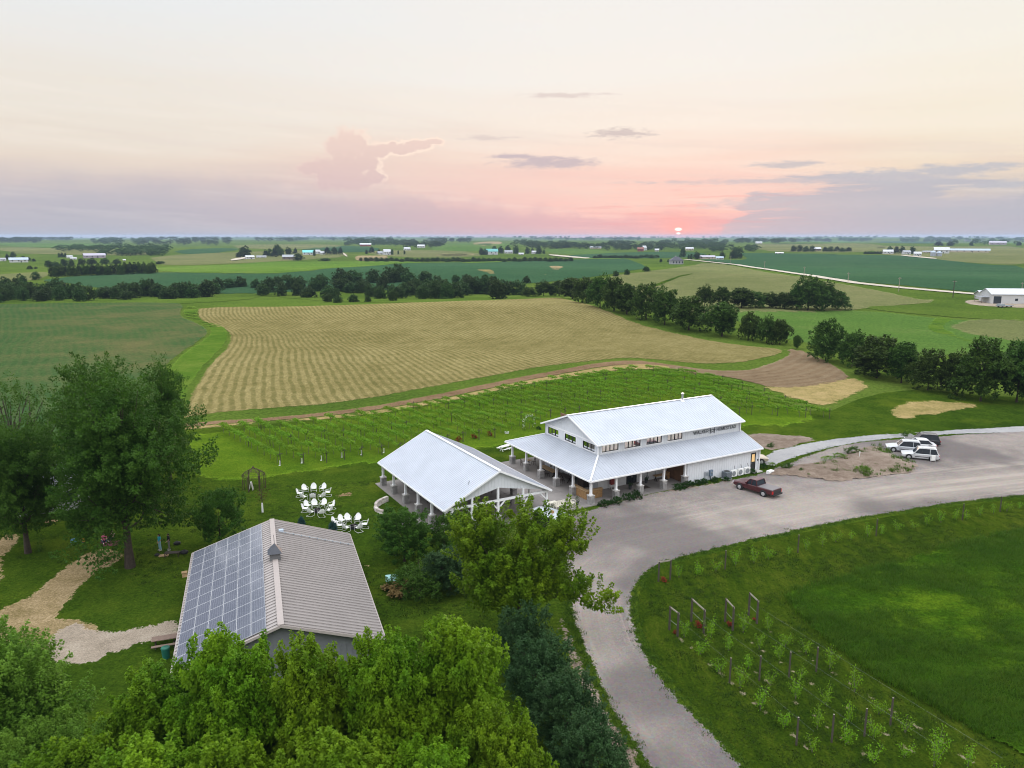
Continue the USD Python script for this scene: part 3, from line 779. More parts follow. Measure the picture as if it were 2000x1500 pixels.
# worn paths on the left
patch('worn_path', Z(z5, (-100, 990), (30, 950), (180, 870), (310, 770), (430, 670), (540, 595), (690, 560), (820, 575), (850, 615), (780, 665), (640, 735), (560, 800), (480, 900), (420, 975), (400, 1020), (560, 1020), (700, 1100), (560, 1200), (300, 1260), (100, 1220), (-100, 1170)), M_WORN, 4, 1, 0.45)
patch('gravel_path', Z(z5, (280, 1180), (380, 1080), (540, 1030), (620, 1090), (680, 1110), (840, 1085), (1000, 1050), (1200, 1020), (1200, 1140), (1050, 1165), (900, 1200), (760, 1265), (620, 1320), (500, 1345), (300, 1310)), M_PATH, 5, 1, 0.4)
patch('worn_path', Z(z5, (-100, 560), (40, 470), (140, 458), (150, 520), (60, 600), (50, 700), (40, 800), (-20, 850), (-100, 850)), M_WORN, 4, 1, 0.4)
patch('sand_patch', Z(z5, (345, 415), (370, 408), (405, 405), (400, 420), (360, 430)), M_PATH, 4, 1, 0.1)

# ------------------------------------------------------------------ building materials
W_ROOF = plain('white_metal_roof', (.385, .41, .465), 0.42, spec=0.4, var=0.08, scale=0.5)
W_WALL = plain('white_painted_siding', (.64, .655, .69), 0.55, spec=0.3, var=0.04, scale=0.8)
W_TRIM = plain('white_trim', (.78, .78, .80), 0.45, var=0.03, scale=2.0)
BLACK = plain('black_frame', (.015, .016, .018), 0.4)
GLASS = glass('window_glass', (.75, .85, .85), 0.55)
DARKGLASS = plain('dark_tinted_glass', (.012, .016, .02), 0.08, spec=0.6)
WOODIN = plain('inner_wood_boards', (.16, .085, .045), 0.7, var=0.35, scale=2.5)
PALLET = plain('pallet_wood', (.30, .175, .075), 0.75, var=0.3, scale=4.0)
TABLEW = plain('table_wood', (.42, .28, .15), 0.65, var=0.25, scale=3.0)
DARKWOOD = plain('dark_stained_wood', (.035, .024, .018), 0.55, var=0.3, scale=4.0)
STONE = plain('stone_facing', (.27, .26, .255), 0.9, var=0.4, scale=2.6, bump=0.6, bscale=14)
STONECAP = plain('stone_cap', (.50, .48, .46), 0.85, var=0.15, scale=4, bump=0.3)
CONC = plain('patio_concrete', (.235, .215, .205), 0.85, var=0.14, scale=0.5, bump=0.15, bscale=8)
GREYMET = plain('grey_metal', (.22, .25, .28), 0.5, metal=0.3, var=0.1)
WHITEMET = plain('white_enamel', (.80, .80, .79), 0.35, var=0.03)
STEEL = plain('galvanised_steel', (.45, .46, .48), 0.35, metal=0.8, var=0.1)
LAMP = plain('lit_lamp', (1.0, .80, .48), 0.5, emit=2.2)
LITPANE = plain('lit_door_pane', (.55, .36, .16), 0.5, emit=0.6)
RED = plain('dull_red_paint', (.22, .03, .03), 0.5, var=0.1)
TERRA = plain('dark_planter', (.05, .05, .055), 0.7, var=0.2)


def clip_lines(poly2, x):
    ln = shapely.LineString([(x, -500), (x, 500)]).intersection(poly2)
    return [np.array(q.coords) for q in getattr(ln, 'geoms', [ln]) if q.geom_type == 'LineString' and q.length > 0.05]


def sheet(parent, name, pts, mat, spacing=0.45, thick=0.07, rib=(0.05, 0.035), rib_name='roof_seams', along=None, label=None, rib_mat=None):
    """A roof slope or wall: a flat polygon with thickness, and raised seams across it (square to its first edge)."""
    P = np.array(pts, float)
    e = P[1] - P[0]; e /= np.linalg.norm(e)
    n = np.cross(P[1] - P[0], P[2] - P[0]); n /= np.linalg.norm(n)
    t = np.cross(n, e)
    q2 = np.stack([(P - P[0]) @ e, (P - P[0]) @ t], 1)
    m = MB()
    k = len(P)
    tm = trimesh.creation.extrude_polygon(shapely.Polygon(q2).buffer(0), thick, engine='earcut')
    v = np.array(tm.vertices)
    m.add(P[0] + v[:, :1] * e + v[:, 1:2] * t + (v[:, 2:3] - thick) * n, tm.faces)
    o = m.build(name, mat, parent, label=label)
    if spacing:
        r = MB()
        poly2 = shapely.Polygon(q2).buffer(-0.02)
        x = q2[:, 0].min() + spacing * 0.5
        while x < q2[:, 0].max():
            for c in clip_lines(poly2, x):
                a, b = [P[0] + cc[0] * e + cc[1] * t + n * (rib[1] / 2 - 0.004) for cc in (c[0], c[-1])]
                r.bar(a, b, rib[0], rib[1], up=n)
            x += spacing
        r.build(rib_name, rib_mat or mat, parent, kind='stuff')
    return o


HO, HR = np.array([9.09, 83.86, 0.0]), math.radians(29.8)
PO = np.array([-7.07, 74.38, 0.0])
HL = lambda u, v, z=0.0: HO + rot(HR) @ np.array([u, v, z], float)
PL = lambda u, v, z=0.0: PO + rot(HR) @ np.array([u, v, z], float)

# ---- patio: poured slabs with joints between them
SLAB = 0.12
pat = UsdGeom.Xform.Define(stage, '/World/patio')
pat.AddTranslateOp().Set(Gf.Vec3d(*HO)); pat.AddRotateZOp().Set(math.degrees(HR))
tag(pat, kind='structure')
rng = random.Random(5)
xs = np.linspace(-19.0, 15.2, 12)
ys = np.linspace(-0.15, 20.2, 8)
tints = [plain('patio_concrete_%s' % n, tuple(np.array((.235, .215, .205)) * s), 0.85, var=0.14, scale=0.5, bump=0.15, bscale=8) for n, s in (('pale', 1.12), ('mid', 1.0), ('dark', 0.9))]
for i in range(len(xs) - 1):
    for j in range(len(ys) - 1):
        MB().box(xs[i] + .012, ys[j] + .012, -0.1, xs[i + 1] - .012, ys[j + 1] - .012, SLAB - rng.random() * 0.006).build('slab', rng.choice(tints), pat)
MB().box(xs[0] + 0.03, ys[0] + 0.03, -0.1, xs[-1] - 0.03, ys[-1] - 0.03, SLAB - 0.03).build('slab_bed', tints[2], pat)
MB().box(-21.3, 4.6, -0.1, -19.02, 7.0, SLAB - 0.02).build('slab', tints[0], pat)

# ---- the hall
hall = thing('event_hall', 'large white metal hall with raised clerestory, porch roof and dark lettering', 'building', HO, HR)
EZ, UZ, WT = 3.05, 6.1, 4.5
YB = 20.2


def wall(name, p0, p1, z0, z1, thick=0.15, openings=(), top=None, mat=W_WALL, batten=0.4):
    """A wall from p0 to p1 (outer face; its outside lies to the right of that direction), openings as (from, to, sill, head) along it."""
    p0, p1 = np.array(p0, float), np.array(p1, float)
    L = np.linalg.norm(p1 - p0); e = (p1 - p0) / L; n = np.array([e[1], -e[0]])
    poly = shapely.Polygon(top if top is not None else [(0, z0), (L, z0), (L, z1), (0, z1)])
    for a, b, s, h in openings:
        poly = poly.difference(shapely.box(a, s, b, h))
    m = MB()
    for q in getattr(poly, 'geoms', [poly]):
        tm = trimesh.creation.extrude_polygon(q, thick, engine='earcut')
        v = np.array(tm.vertices)
        xy = p0 + v[:, :1] * e - n * (thick - v[:, 2:3])
        m.add(np.column_stack([xy, v[:, 1]]), tm.faces)
    m.build(name, mat, hall)
    if batten:
        r = MB(); x = batten / 2
        pp = poly.buffer(-0.015)
        while x < L:
            for c in clip_lines(pp, x):
                a = p0 + e * x + n * 0.008
                r.bar((*a, c[0][1]), (*a, c[-1][1]), 0.05, 0.03, up=(*n, 0))
            x += batten
        r.build('wall_battens', mat, hall, kind='stuff')


def window(p, e, w, z0, z1, npane, glassm=None, muntins=0, parent=None, label=None):
    """A framed window in a wall: p its corner on the outer face, e the direction along the wall."""
    parent = parent or hall
    p, e = np.array(p, float), np.array(e, float); n = np.array([e[1], -e[0]])
    P = lambda s, d, z: (*(p + e * s + n * d), z)
    m = MB(); t = 0.07
    for (a, b) in ((P(0, -.05, z0 + t / 2), P(w, -.05, z0 + t / 2)), (P(0, -.05, z1 - t / 2), P(w, -.05, z1 - t / 2))):
        m.bar(a, b, 0.12, t)
    for k in range(npane + 1):
        s = t / 2 + (w - t) * k / npane
        m.bar(P(s, -.05, z0 + t), P(s, -.05, z1 - t), t, 0.12, up=(*n, 0))
    f = m.build('window', BLACK, parent, label=label)
    tr = MB()
    for (a, b) in ((P(-.11, .012, z0 - .055), P(w + .11, .012, z0 - .055)), (P(-.11, .012, z1 + .055), P(w + .11, .012, z1 + .055))):
        tr.bar(a, b, 0.05, 0.11)
    for s in (-.055, w + .055):
        tr.bar(P(s, .012, z0), P(s, .012, z1), 0.11, 0.05, up=(*n, 0))
    tr.build('window_trim', W_TRIM, f)
    for k in range(npane):
        s0, s1 = t + (w - t) * k / npane, (w - t) * (k + 1) / npane
        g = MB().bar(P((s0 + s1) / 2, -.06, z0 + t), P((s0 + s1) / 2, -.06, z1 - t), s1 - s0, 0.012, up=(*n, 0))
        g.build('pane', glassm or GLASS, f)


# outer walls of the ground floor
wall('wall', (4.0, YB - 4.0), (4.0, 4.0), 0.1, WT + 0.1, openings=[(7.0, 10.4, 0.1, 2.5)])
wall('wall', (4.0, 3.92), (15.1, 3.92), 0.1, WT, openings=[(4.42, 6.12, 0.1, 2.35)])
wall('wall', (15.1, 3.9), (15.1, 0.3), 0.0, EZ, top=[(0, 0), (3.6, 0), (3.6, EZ - .1), (0, EZ + 1.2)], mat=WOODIN, batten=0)
wall('wall', (15.1, 0.3), (28.1, 0.3), 0.0, EZ - 0.1, openings=[(11.45, 12.4, 0.12, 2.5)])
wall('wall', (28.1, 0.3), (28.1, YB - .3), 0.0, 1, top=[(0, 0), (19.6, 0), (19.6, EZ - .1), (15.9, WT), (15.9, UZ), (9.8, 8.22), (3.7, UZ), (3.7, WT), (0, EZ - .1)])
wall('wall', (28.1, YB - .3), (4.0, YB - .3 - 3.7), 0.0, 1, top=[(0, 0), (24, 0), (24, EZ), (0, EZ)], batten=0)
# clerestory
wall('wall', (4.0, 4.0), (28.1, 4.0), WT, UZ + .05, openings=[(x - 4.0, x - 4.0 + 2.54, 4.84, 5.80) for x in (4.55, 8.05, 11.55, 15.06)])
wall('wall', (4.0, YB - 4.0), (4.0, 4.0), WT, 1, top=[(0, WT), (12.2, WT), (12.2, UZ), (6.1, 8.2), (0, UZ)], openings=[(YB - 4 - 15.38, YB - 4 - 12.84, 4.78, 5.72), (YB - 4 - 11.34, YB - 4 - 8.76, 4.78, 5.72), (YB - 4 - 7.26, YB - 4 - 4.66, 4.78, 5.72)])
wall('wall', (28.1, YB - 4.0), (4.0, YB - 4.0), EZ, UZ, batten=0)
MB().bar((3.97, YB - 4, 6.0), (3.97, 4, 6.0), 0.05, 0.16).build('gable_trim', W_TRIM, hall)
for a, b in (((3.96, 3.96), 0), ((28.12, 3.96), 0)):
    MB().bar((*a, WT), (*a, UZ), 0.16, 0.16, up=(1, 0, 0)).build('corner_trim', W_TRIM, hall)
MB().bar((28.12, .28, 0), (28.12, .28, EZ - .1), 0.16, 0.16, up=(1, 0, 0)).build('corner_trim', W_TRIM, hall)
for x in (4.55, 8.05, 11.55, 15.06):
    window((x, 4.0), (1, 0), 2.54, 4.84, 5.80, 4)
for v in (15.38, 11.34, 7.26):
    window((4.0, v), (0, -1), 2.56, 4.78, 5.72, 3)
# inside: boarded partition and ceiling, seen through the panes
MB().box(4.2, 7.6, WT - .4, 27.9, 7.7, 7.2).build('inner_partition', WOODIN, hall)
MB().box(6.4, 7.72, WT - .4, 6.5, YB - 4.2, 7.2).build('inner_partition', WOODIN, hall)
MB().box(4.2, 4.2, WT - .5, 27.9, YB - 4.2, WT - .4).build('inner_floor', WOODIN, hall)
# doors
d = MB(); 
for a, b in ((8.42, 9.25), (9.29, 10.12)):
    d.box(a, 3.93, .12, b, 4.0, 2.33)
dd = d.build('door', BLACK, hall, label='black double glass door')
for a, b in ((8.52, 9.16), (9.38, 10.02)):
    MB().box(a, 3.915, .3, b, 3.929, 2.2).build('pane', DARKGLASS, dd)
for a in (9.2, 9.34):
    MB().bar((a, 3.89, .9), (a, 3.89, 1.5), .03, .03).build('handle', STEEL, dd)
d = MB().box(26.56, .32, .12, 27.49, .38, 2.49).build('door', BLACK, hall, label='black door with a lit upper pane')
MB().box(26.76, .305, 1.25, 27.29, .319, 2.3).build('pane', LITPANE, d)
MB().bar((26.66, .29, 1.05), (26.66, .29, 1.2), .03, .03).build('handle', STEEL, d)
MB().box(26.2, -.75, 0, 27.8, .28, .12).build('doorstep', STONECAP, hall)
MB().box(27.75, .2, 1.3, 27.9, .29, 1.5).build('wall_lamp', BLACK, hall)
# roofs
R = lambda name, pts, sp=0.42: sheet(hall, name, pts, W_ROOF, sp)
OH = 0.42
UE = UZ - 0.12
RZ = 8.42
R('upper_roof', [(3.55, 4 - OH, UE), (28.55, 4 - OH, UE), (28.55, YB / 2, RZ), (3.55, YB / 2, RZ)])
R('upper_roof', [(28.55, YB - 4 + OH, UE), (3.55, YB - 4 + OH, UE), (3.55, YB / 2, RZ), (28.55, YB / 2, RZ)])
MB().bar((3.5, YB / 2, RZ + .03), (28.6, YB / 2, RZ + .03), .36, .05).build('ridge_cap', W_TRIM, hall)
for sx in (3.52, 28.58):
    MB().bar((sx, 4 - OH, UE - .06), (sx, YB / 2, RZ - .06), .05, .2).bar((sx, YB - 4 + OH, UE - .06), (sx, YB / 2, RZ - .06), .05, .2).build('barge_board', W_TRIM, hall)
MB().bar((3.5, 4 - OH - .04, UE - .05), (28.6, 4 - OH - .04, UE - .05), .08, .14).build('gutter', W_TRIM, hall)
R('porch_roof', [(0, 0, EZ), (28.4, 0, EZ), (28.4, 3.99, WT + .05), (3.99, 3.99, WT + .05)])
R('porch_roof', [(0, YB, EZ), (0, 0, EZ), (3.99, 3.99, WT + .05), (3.99, YB - 3.99, WT + .05)])
R('porch_roof', [(28.4, YB, EZ), (0, YB, EZ), (3.99, YB - 3.99, WT + .05), (28.4, YB - 3.99, WT + .05)], 0)
MB().bar((0, 0, EZ + .03), (3.99, 3.99, WT + .08), .22, .05).build('hip_cap', W_TRIM, hall)
MB().bar((0, YB, EZ + .03), (3.99, YB - 3.99, WT + .08), .22, .05).build('hip_cap', W_TRIM, hall)
for a, b in (((-.05, -.05), (28.45, -.05)), ((-.05, YB + .05), (-.05, -.05)), ((28.45, -.05), (28.45, -.05))):
    if a != b:
        MB().bar((*a, EZ - .08), (*b, EZ - .08), .1, .16).build('gutter', W_TRIM, hall)
MB().bar((28.44, 0, EZ - .06), (28.44, 3.99, WT), .05, .2).build('barge_board', W_TRIM, hall)
MB().box(.3, .28, EZ - .36, 15.05, .46, EZ - .12).build('porch_beam', W_TRIM, hall)
MB().box(.28, .48, EZ - .36, .46, YB - .3, EZ - .12).build('porch_beam', W_TRIM, hall)
m = MB().add([(.1, .1, EZ - .1), (15.0, .1, EZ - .1), (15.0, 3.9, EZ + .02), (3.9, 3.9, EZ + .02), (3.95, YB - 4, EZ + .02), (.1, YB - .1, EZ - .1)], [(0, 3, 2, 1), (0, 5, 4, 3)])
m.build('porch_ceiling', W_WALL, hall)
# flue
m = MB().cyl((22.7, 9.8, 8.1), (22.7, 9.8, 9.25), .14, n=14).cyl((22.7, 9.8, 9.25), (22.7, 9.8, 9.3), .24, .24, 14).cyl((22.7, 9.8, 9.34), (22.7, 9.8, 9.48), .2, .12, 14)
m.build('flue_pipe', STEEL, hall)
MB().cyl((22.7, 9.8, 8.2), (22.7, 9.8, 8.5), .36, .18, 14).build('flue_flashing', W_TRIM, hall)


def pier(u, v, owner, top, rs, base=SLAB, w=0.62, h=1.0):
    """A square timber post standing on a stone-faced pier with a cap."""
    m = MB()
    m.box(u - w / 2 + .05, v - w / 2 + .05, base, u + w / 2 - .05, v + w / 2 - .05, base + h)
    z = base
    for k in range(5):
        hh = h / 5
        cut = rs.uniform(-.12, .12)
        for sx, sy in ((1, 0), (-1, 0), (0, 1), (0, -1)):
            for a, b in ((-w / 2, cut), (cut + .02, w / 2)):
                o = rs.uniform(0, .035)
                if sx:
                    m.box(u + sx * (w / 2 - .06), v + a, z + .01, u + sx * (w / 2 + o), v + b, z + hh - .01)
                else:
                    m.box(u + a, v + sy * (w / 2 - .06), z + .01, u + b, v + sy * (w / 2 + o), z + hh - .01)
            cut = rs.uniform(-.12, .12)
        z += hh
    s = m.build('stone_pier', STONE, owner)
    MB().box(u - w / 2 - .05, v - w / 2 - .05, base + h, u + w / 2 + .05, v + w / 2 + .05, base + h + .08).build('cap_stone', STONECAP, s)
    MB().box(u - .12, v - .12, base + h + .08, u + .12, v + .12, top).box(u - .17, v - .17, base + h + .08, u + .17, v + .17, base + h + .2).build('post', W_TRIM, owner)


rs = random.Random(3)
for u in (.42, 4.1, 7.8, 11.5, 15.0):
    pier(u, .42, hall, EZ - .36, rs)
for v in (4.1, 7.8, 11.5, 15.2, 18.9):
    pier(.42, v, hall, EZ - .36, rs)
# lettering
LET = plain('dark_lettering', (.035, .04, .05), 0.5)


def letters(txt, u0, u1, z, h, parent, y):
    m = meshkit.text_mesh(txt, h, 0.03)
    v = np.array(m.vertices)
    v[:, 0] = (v[:, 0] - v[:, 0].min()) / np.ptp(v[:, 0]) * (u1 - u0) + u0
    v = np.stack([v[:, 0], y - v[:, 2], v[:, 1] + z], 1)
    return obj('lettering', (v, np.array(m.faces)), LET, parent, label='dark letters reading %s' % txt)


letters('WALKER', 19.5, 22.2, 5.1, .45, hall, 3.96)
letters('HOMESTEAD', 23.72, 27.25, 5.1, .45, hall, 3.96)
m = MB()
for u in (22.52, 23.32):
    m.box(u - .035, 3.93, 4.9, u + .035, 3.965, 5.86)
m.box(22.36, 3.93, 5.36, 23.48, 3.965, 5.43)
m.box(22.62, 3.93, 5.12, 22.69, 3.965, 5.36).box(23.15, 3.93, 5.12, 23.22, 3.965, 5.36)
m.bar((22.52, 3.947, 4.93), (22.92, 3.947, 5.16), .035, .07, up=(0, 0, 1)).bar((22.92, 3.947, 5.16), (23.32, 3.947, 4.93), .035, .07, up=(0, 0, 1))
m.build('emblem', LET, hall, label='monogram emblem between the two words')

# pendant lamps inside
for k, (u, v) in enumerate([(5.3, 6.2), (6.5, 5.9), (9.6, 5.8), (10.3, 6.4)]):
    t = thing('pendant_lamp', 'lit globe lamp behind the %s pane group of the clerestory front, %s of two' % (('first', 'second')[k // 2], ('nearer', 'farther')[k % 2]), 'lamp', HL(u, v, 5.35), HR)
    MB().sphere((0, 0, 0), .16, 2).build('globe', LAMP, t)
    MB().cyl((0, 0, .16), (0, 0, 1.2), .012, n=6).build('cord', BLACK, t)

# ---- the open pavilion
pav = thing('open_pavilion', 'open-sided white pavilion with pitched metal roof on stone-footed posts', 'pavilion', PO, HR)
PW, PLN, PE, PR = 13.3, 19.75, 3.0, 6.3
sheet(pav, 'roof', [(0, PLN, PE), (0, 0, PE), (PW / 2, 0, PR), (PW / 2, PLN, PR)], W_ROOF, 0.36)
sheet(pav, 'roof', [(PW, 0, PE), (PW, PLN, PE), (PW / 2, PLN, PR), (PW / 2, 0, PR)], W_ROOF, 0.36)
MB().bar((PW / 2, -.02, PR + .03), (PW / 2, PLN + .02, PR + .03), .34, .05).build('ridge_cap', W_TRIM, pav)
for y in (-.03, PLN + .03):
    MB().bar((0, y, PE - .07), (PW / 2, y, PR - .07), .05, .2).bar((PW / 2, y, PR - .07), (PW, y, PE - .07), .05, .2).build('barge_board', W_TRIM, pav)
for x in (-.04, PW + .04):
    MB().bar((x, 0, PE - .07), (x, PLN, PE - .07), .07, .16).build('gutter', W_TRIM, pav)
for yy, s in ((.3, 0), (PLN - .45, 1)):
    m = MB().prism([(.45, PE + .05), (PW / 2, 4.3), (PW - .45, PE + .05), (PW / 2, PR - .12)], 'y', yy, yy + .12)
    m.build('gable_panel', W_WALL, pav)
    r = MB(); pp = shapely.Polygon([(.45, PE + .05), (PW / 2, 4.3), (PW - .45, PE + .05), (PW / 2, PR - .12)]).buffer(-.03)
    x = .6
    while x < PW:
        for c in clip_lines(pp, x):
            r.bar((x, yy + (-.008 if s == 0 else .128), c[0][1]), (x, yy + (-.008 if s == 0 else .128), c[-1][1]), .05, .03, up=(0, -1, 0))
        x += .4
    r.build('gable_battens', W_WALL, pav, kind='stuff')
    PX = (.42, 3.45, 6.6, 9.75, 12.85)
    MB().box(.3, yy - .02, 2.72, PW - .3, yy + .14, 2.98).build('tie_beam', W_TRIM, pav)
    for x in PX:
        if x in PX[1:4]:
            MB().box(x - .11, yy - .04, 2.98, x + .11, yy + .16, {3.45: 3.75, 6.6: 4.4, 9.75: 3.75}[x]).build('king_post', W_TRIM, pav)
            pier(x, yy + .06, pav, 2.72, rs)
        for s2 in (-1, 1):
            if .4 < x + s2 * .9 < PW - .4:
                MB().bar((x + s2 * .1, yy + .06, 1.95), (x + s2 * .85, yy + .06, 2.74), .14, .16, up=(0, 1, 0)).build('brace', W_TRIM, pav)
for v in (.42, 4.1, 7.9, 11.7, 15.5, 19.2):
    for u in (.42, PW - .42):
        pier(u, v, pav, 2.74, rs)
for u in (.42, PW - .42):
    MB().box(u - .1, .5, 2.74, u + .1, PLN - .5, 2.98).build('eave_beam', W_TRIM, pav)
for k in range(9):
    v = .9 + k * 2.25
    MB().bar((.3, v, PE - .06), (PW / 2, v, PR - .16), .06, .16).bar((PW / 2, v, PR - .16), (PW - .3, v, PE - .06), .06, .16).build('rafter', DARKWOOD, pav)
for dx in (0, .35):
    MB().cyl((3.6 + dx * .8, 1.5 + dx * .9, 4.55), (3.6 + dx * .8, 1.5 + dx * .9, 5.15), .045, n=8).build('vent_pipe', STEEL, pav)

# ---- the barn with the solar panels
BR = math.radians(-72.2) + PI / 2
BO = np.array([-15.54, 68.2, 0.0])                    # foot of the far right eave corner; x runs along the gable to the left slope, y towards the viewer
bx = np.array([-13.18, -4.52]); bx /= np.linalg.norm(bx)
by = np.array([6.22, -19.4]); by /= np.linalg.norm(by)
by = by - bx * (by @ bx); by /= np.linalg.norm(by)
brz = math.atan2(bx[1], bx[0])
barn = thing('metal_barn', 'tan ribbed metal barn with solar panels on one slope and a small cupola', 'barn', BO, brz)
TANROOF = plain('tan_metal_roof', (.285, .258, .248), 0.42, var=0.07, scale=0.5)
TANTRIM = plain('tan_trim', (.40, .35, .33), 0.5, var=0.05)
BARNW = plain('grey_barn_siding', (.17, .175, .19), 0.6, var=0.1)
BW, BL, BE, BRG = 13.95, 20.4, 3.0, 5.35
SL = math.hypot(BW / 2, BRG - BE)
sheet(barn, 'roof', [(0, BL, BE), (0, 0, BE), (BW / 2, 0, BRG), (BW / 2, BL, BRG)][::1], TANROOF, 0.46, rib=(.16, .07), rib_name='roof_ribs')
sheet(barn, 'roof', [(BW, 0, BE), (BW, BL, BE), (BW / 2, BL, BRG), (BW / 2, 0, BRG)], TANROOF, 0.46, rib=(.16, .07), rib_name='roof_ribs')
MB().bar((BW / 2, 0, BRG + .05), (BW / 2, BL, BRG + .05), .42, .06).build('ridge_cap', TANTRIM, barn)
for y in (-.03, BL + .03):
    MB().bar((0, y, BE - .05), (BW / 2, y, BRG - .05), .05, .2).bar((BW / 2, y, BRG - .05), (BW, y, BE - .05), .05, .2).build('barge_board', TANTRIM, barn)
for x in (-.03, BW + .03):
    MB().bar((x, 0, BE - .06), (x, BL, BE - .06), .08, .14).build('gutter', TANTRIM, barn)
m = MB()
for x in (.35, BW - .5):
    m.box(x, .35, 0, x + .15, BL - .35, BE - .02)
for y in (.35, BL - .5):
    m.prism([(.5, 0), (BW - .5, 0), (BW - .5, BE), (BW / 2, BRG - .15), (.5, BE)], 'y', y, y + .15)
m.build('wall', BARNW, barn)
m = MB()
for k in range(32):
    m.box(.6 + k * .41, BL - .35, 0.05, .64 + k * .41, BL - .32, BE)
for k in range(46):
    m.box(.32, .6 + k * .42, 0.05, .35, .64 + k * .42, BE - .1)
m.build('wall_battens', BARNW, barn, kind='stuff')


def slope(s, y, lift):
    """A point on the panel slope: s metres down from the ridge."""
    q = s / SL
    nx, nz = (BRG - BE) / SL, (BW / 2) / SL
    return np.array([BW / 2 + q * BW / 2 + nx * lift, y, BRG - q * (BRG - BE) + nz * lift])


def panel_mat():
    g = Graph()
    uv = g.node('attribute', 'vector', attribute='cell')
    sp = g.node('separate_xyz', vector=uv)
    line = lambda v, n, w: g.math('less_than', g.math('absolute', g.math('subtract', g.math('fraction', g.math('multiply', v, n)), 0.5)), w)
    cellgap = g.math('maximum', line(sp + '.x', 6.0, 0.035), line(sp + '.y', 10.0, 0.035))
    bus = g.math('multiply', line(sp + '.x', 18.0, 0.05), 0.35)
    r = g.node('geometry', 'random_per_island')
    base = g.mix(g.noise(g.node('geometry', 'position'), 0.25, 3), (.046, .050, .068), (.072, .076, .094))
    c = g.mix(g.math('maximum', cellgap, bus), base, (.20, .21, .25))
    return g.done('solar_cells', surface=g.node('principled_bsdf', base_color=c, roughness=0.16, specular_ior_level=0.5, coat_weight=0.4, coat_roughness=0.06) + '.BSDF')


CELLS = panel_mat()
FRAME = plain('aluminium_frame', (.46, .47, .50), 0.35, metal=0.3)
PS0, PSW, PYL, NR = 0.95, 1.035, 1.66, 12
for r in range(NR):
    for k in range(6):
        s0, y0 = PS0 + k * PSW, .28 + r * PYL
        s1, y1 = s0 + PSW - .02, y0 + PYL - .02
        m = MB(); w = .018
        for (a, b, cc, dd_) in ((s0, s1, y0, y0 + w), (s0, s1, y1 - w, y1), (s0, s0 + w, y0 + w, y1 - w), (s1 - w, s1, y0 + w, y1 - w)):
            lo, hi = .09, .135
            v = [slope(s, y, h) for s in (a, b) for y in (cc, dd_) for h in (lo, hi)]
            m.add(v, [(0, 1, 3, 2), (4, 6, 7, 5), (0, 4, 5, 1), (2, 3, 7, 6), (0, 2, 6, 4), (1, 5, 7, 3)])
        f = m.build('solar_panel', FRAME, barn)
        pp = path_of(f)
        v = np.array([slope(s, y, .125) for s, y in ((s0 + w, y0 + w), (s0 + w, y1 - w), (s1 - w, y1 - w), (s1 - w, y0 + w))])
        gm_ = usdkit.mesh(stage, pp + '/glass', (v, np.array([[0, 1, 2, 3]])), CELLS)
        UsdGeom.PrimvarsAPI(gm_).CreatePrimvar('cell', Sdf.ValueTypeNames.Vector3fArray, 'vertex').Set(Vt.Vec3fArray.FromNumpy(np.array([(0, 0, 0), (0, 1, 0), (1, 1, 0), (1, 0, 0)], np.float32)))
# cupola
cy = 9.0
cup = MB().box(BW / 2 - .42, cy - .42, BRG - .2, BW / 2 + .42, cy + .42, BRG + .55).build('cupola', plain('cupola_grey', (.14, .14, .145), .55), barn)
m = MB(); a = .56
m.add([(BW / 2 - a, cy - a, BRG + .55), (BW / 2 + a, cy - a, BRG + .55), (BW / 2 + a, cy + a, BRG + .55), (BW / 2 - a, cy + a, BRG + .55), (BW / 2, cy, BRG + 1.3)], [(0, 1, 4), (1, 2, 4), (2, 3, 4), (3, 0, 4)])
m.add([(BW / 2 - a, cy - a, BRG + .545), (BW / 2 + a, cy - a, BRG + .545), (BW / 2 + a, cy + a, BRG + .545), (BW / 2 - a, cy + a, BRG + .545)], [(3, 2, 1, 0)])
m.build('cupola_roof', plain('cupola_slate', (.06, .065, .08), .5, var=.15), cup)
MB().cyl((BW / 2, cy, BRG + 1.25), (BW / 2, cy, BRG + 2.0), .02, n=6).bar((BW / 2, cy - .2, BRG + 1.85), (BW / 2, cy + .2, BRG + 1.85), .02, .06).build('weather_vane', BLACK, cup)
# conduit down the tan slope, with clips and its box
tan = lambda x, lift: (x, 0, BE + (BRG - BE) * x / (BW / 2) + lift)
m = MB(); a, b = tan(6.5, .13), tan(.05, .13)
m.tube([(a[0], 3.1, a[2]), (b[0], 3.1, b[2])], .035, 8)
cd = m.build('conduit', STEEL, barn)
for k in range(9):
    q = tan(.5 + k * .68, .1)
    MB().box(q[0] - .03, 2.98, q[2] - .09, q[0] + .03, 3.22, q[2] + .08).build('clip', GREYMET, cd)
q = tan(6.3, .12)
MB().box(q[0] - .22, 2.75, q[2] - .08, q[0] + .18, 3.1, q[2] + .16).build('junction_box', plain('pale_blue_box', (.42, .5, .6), .45), barn)

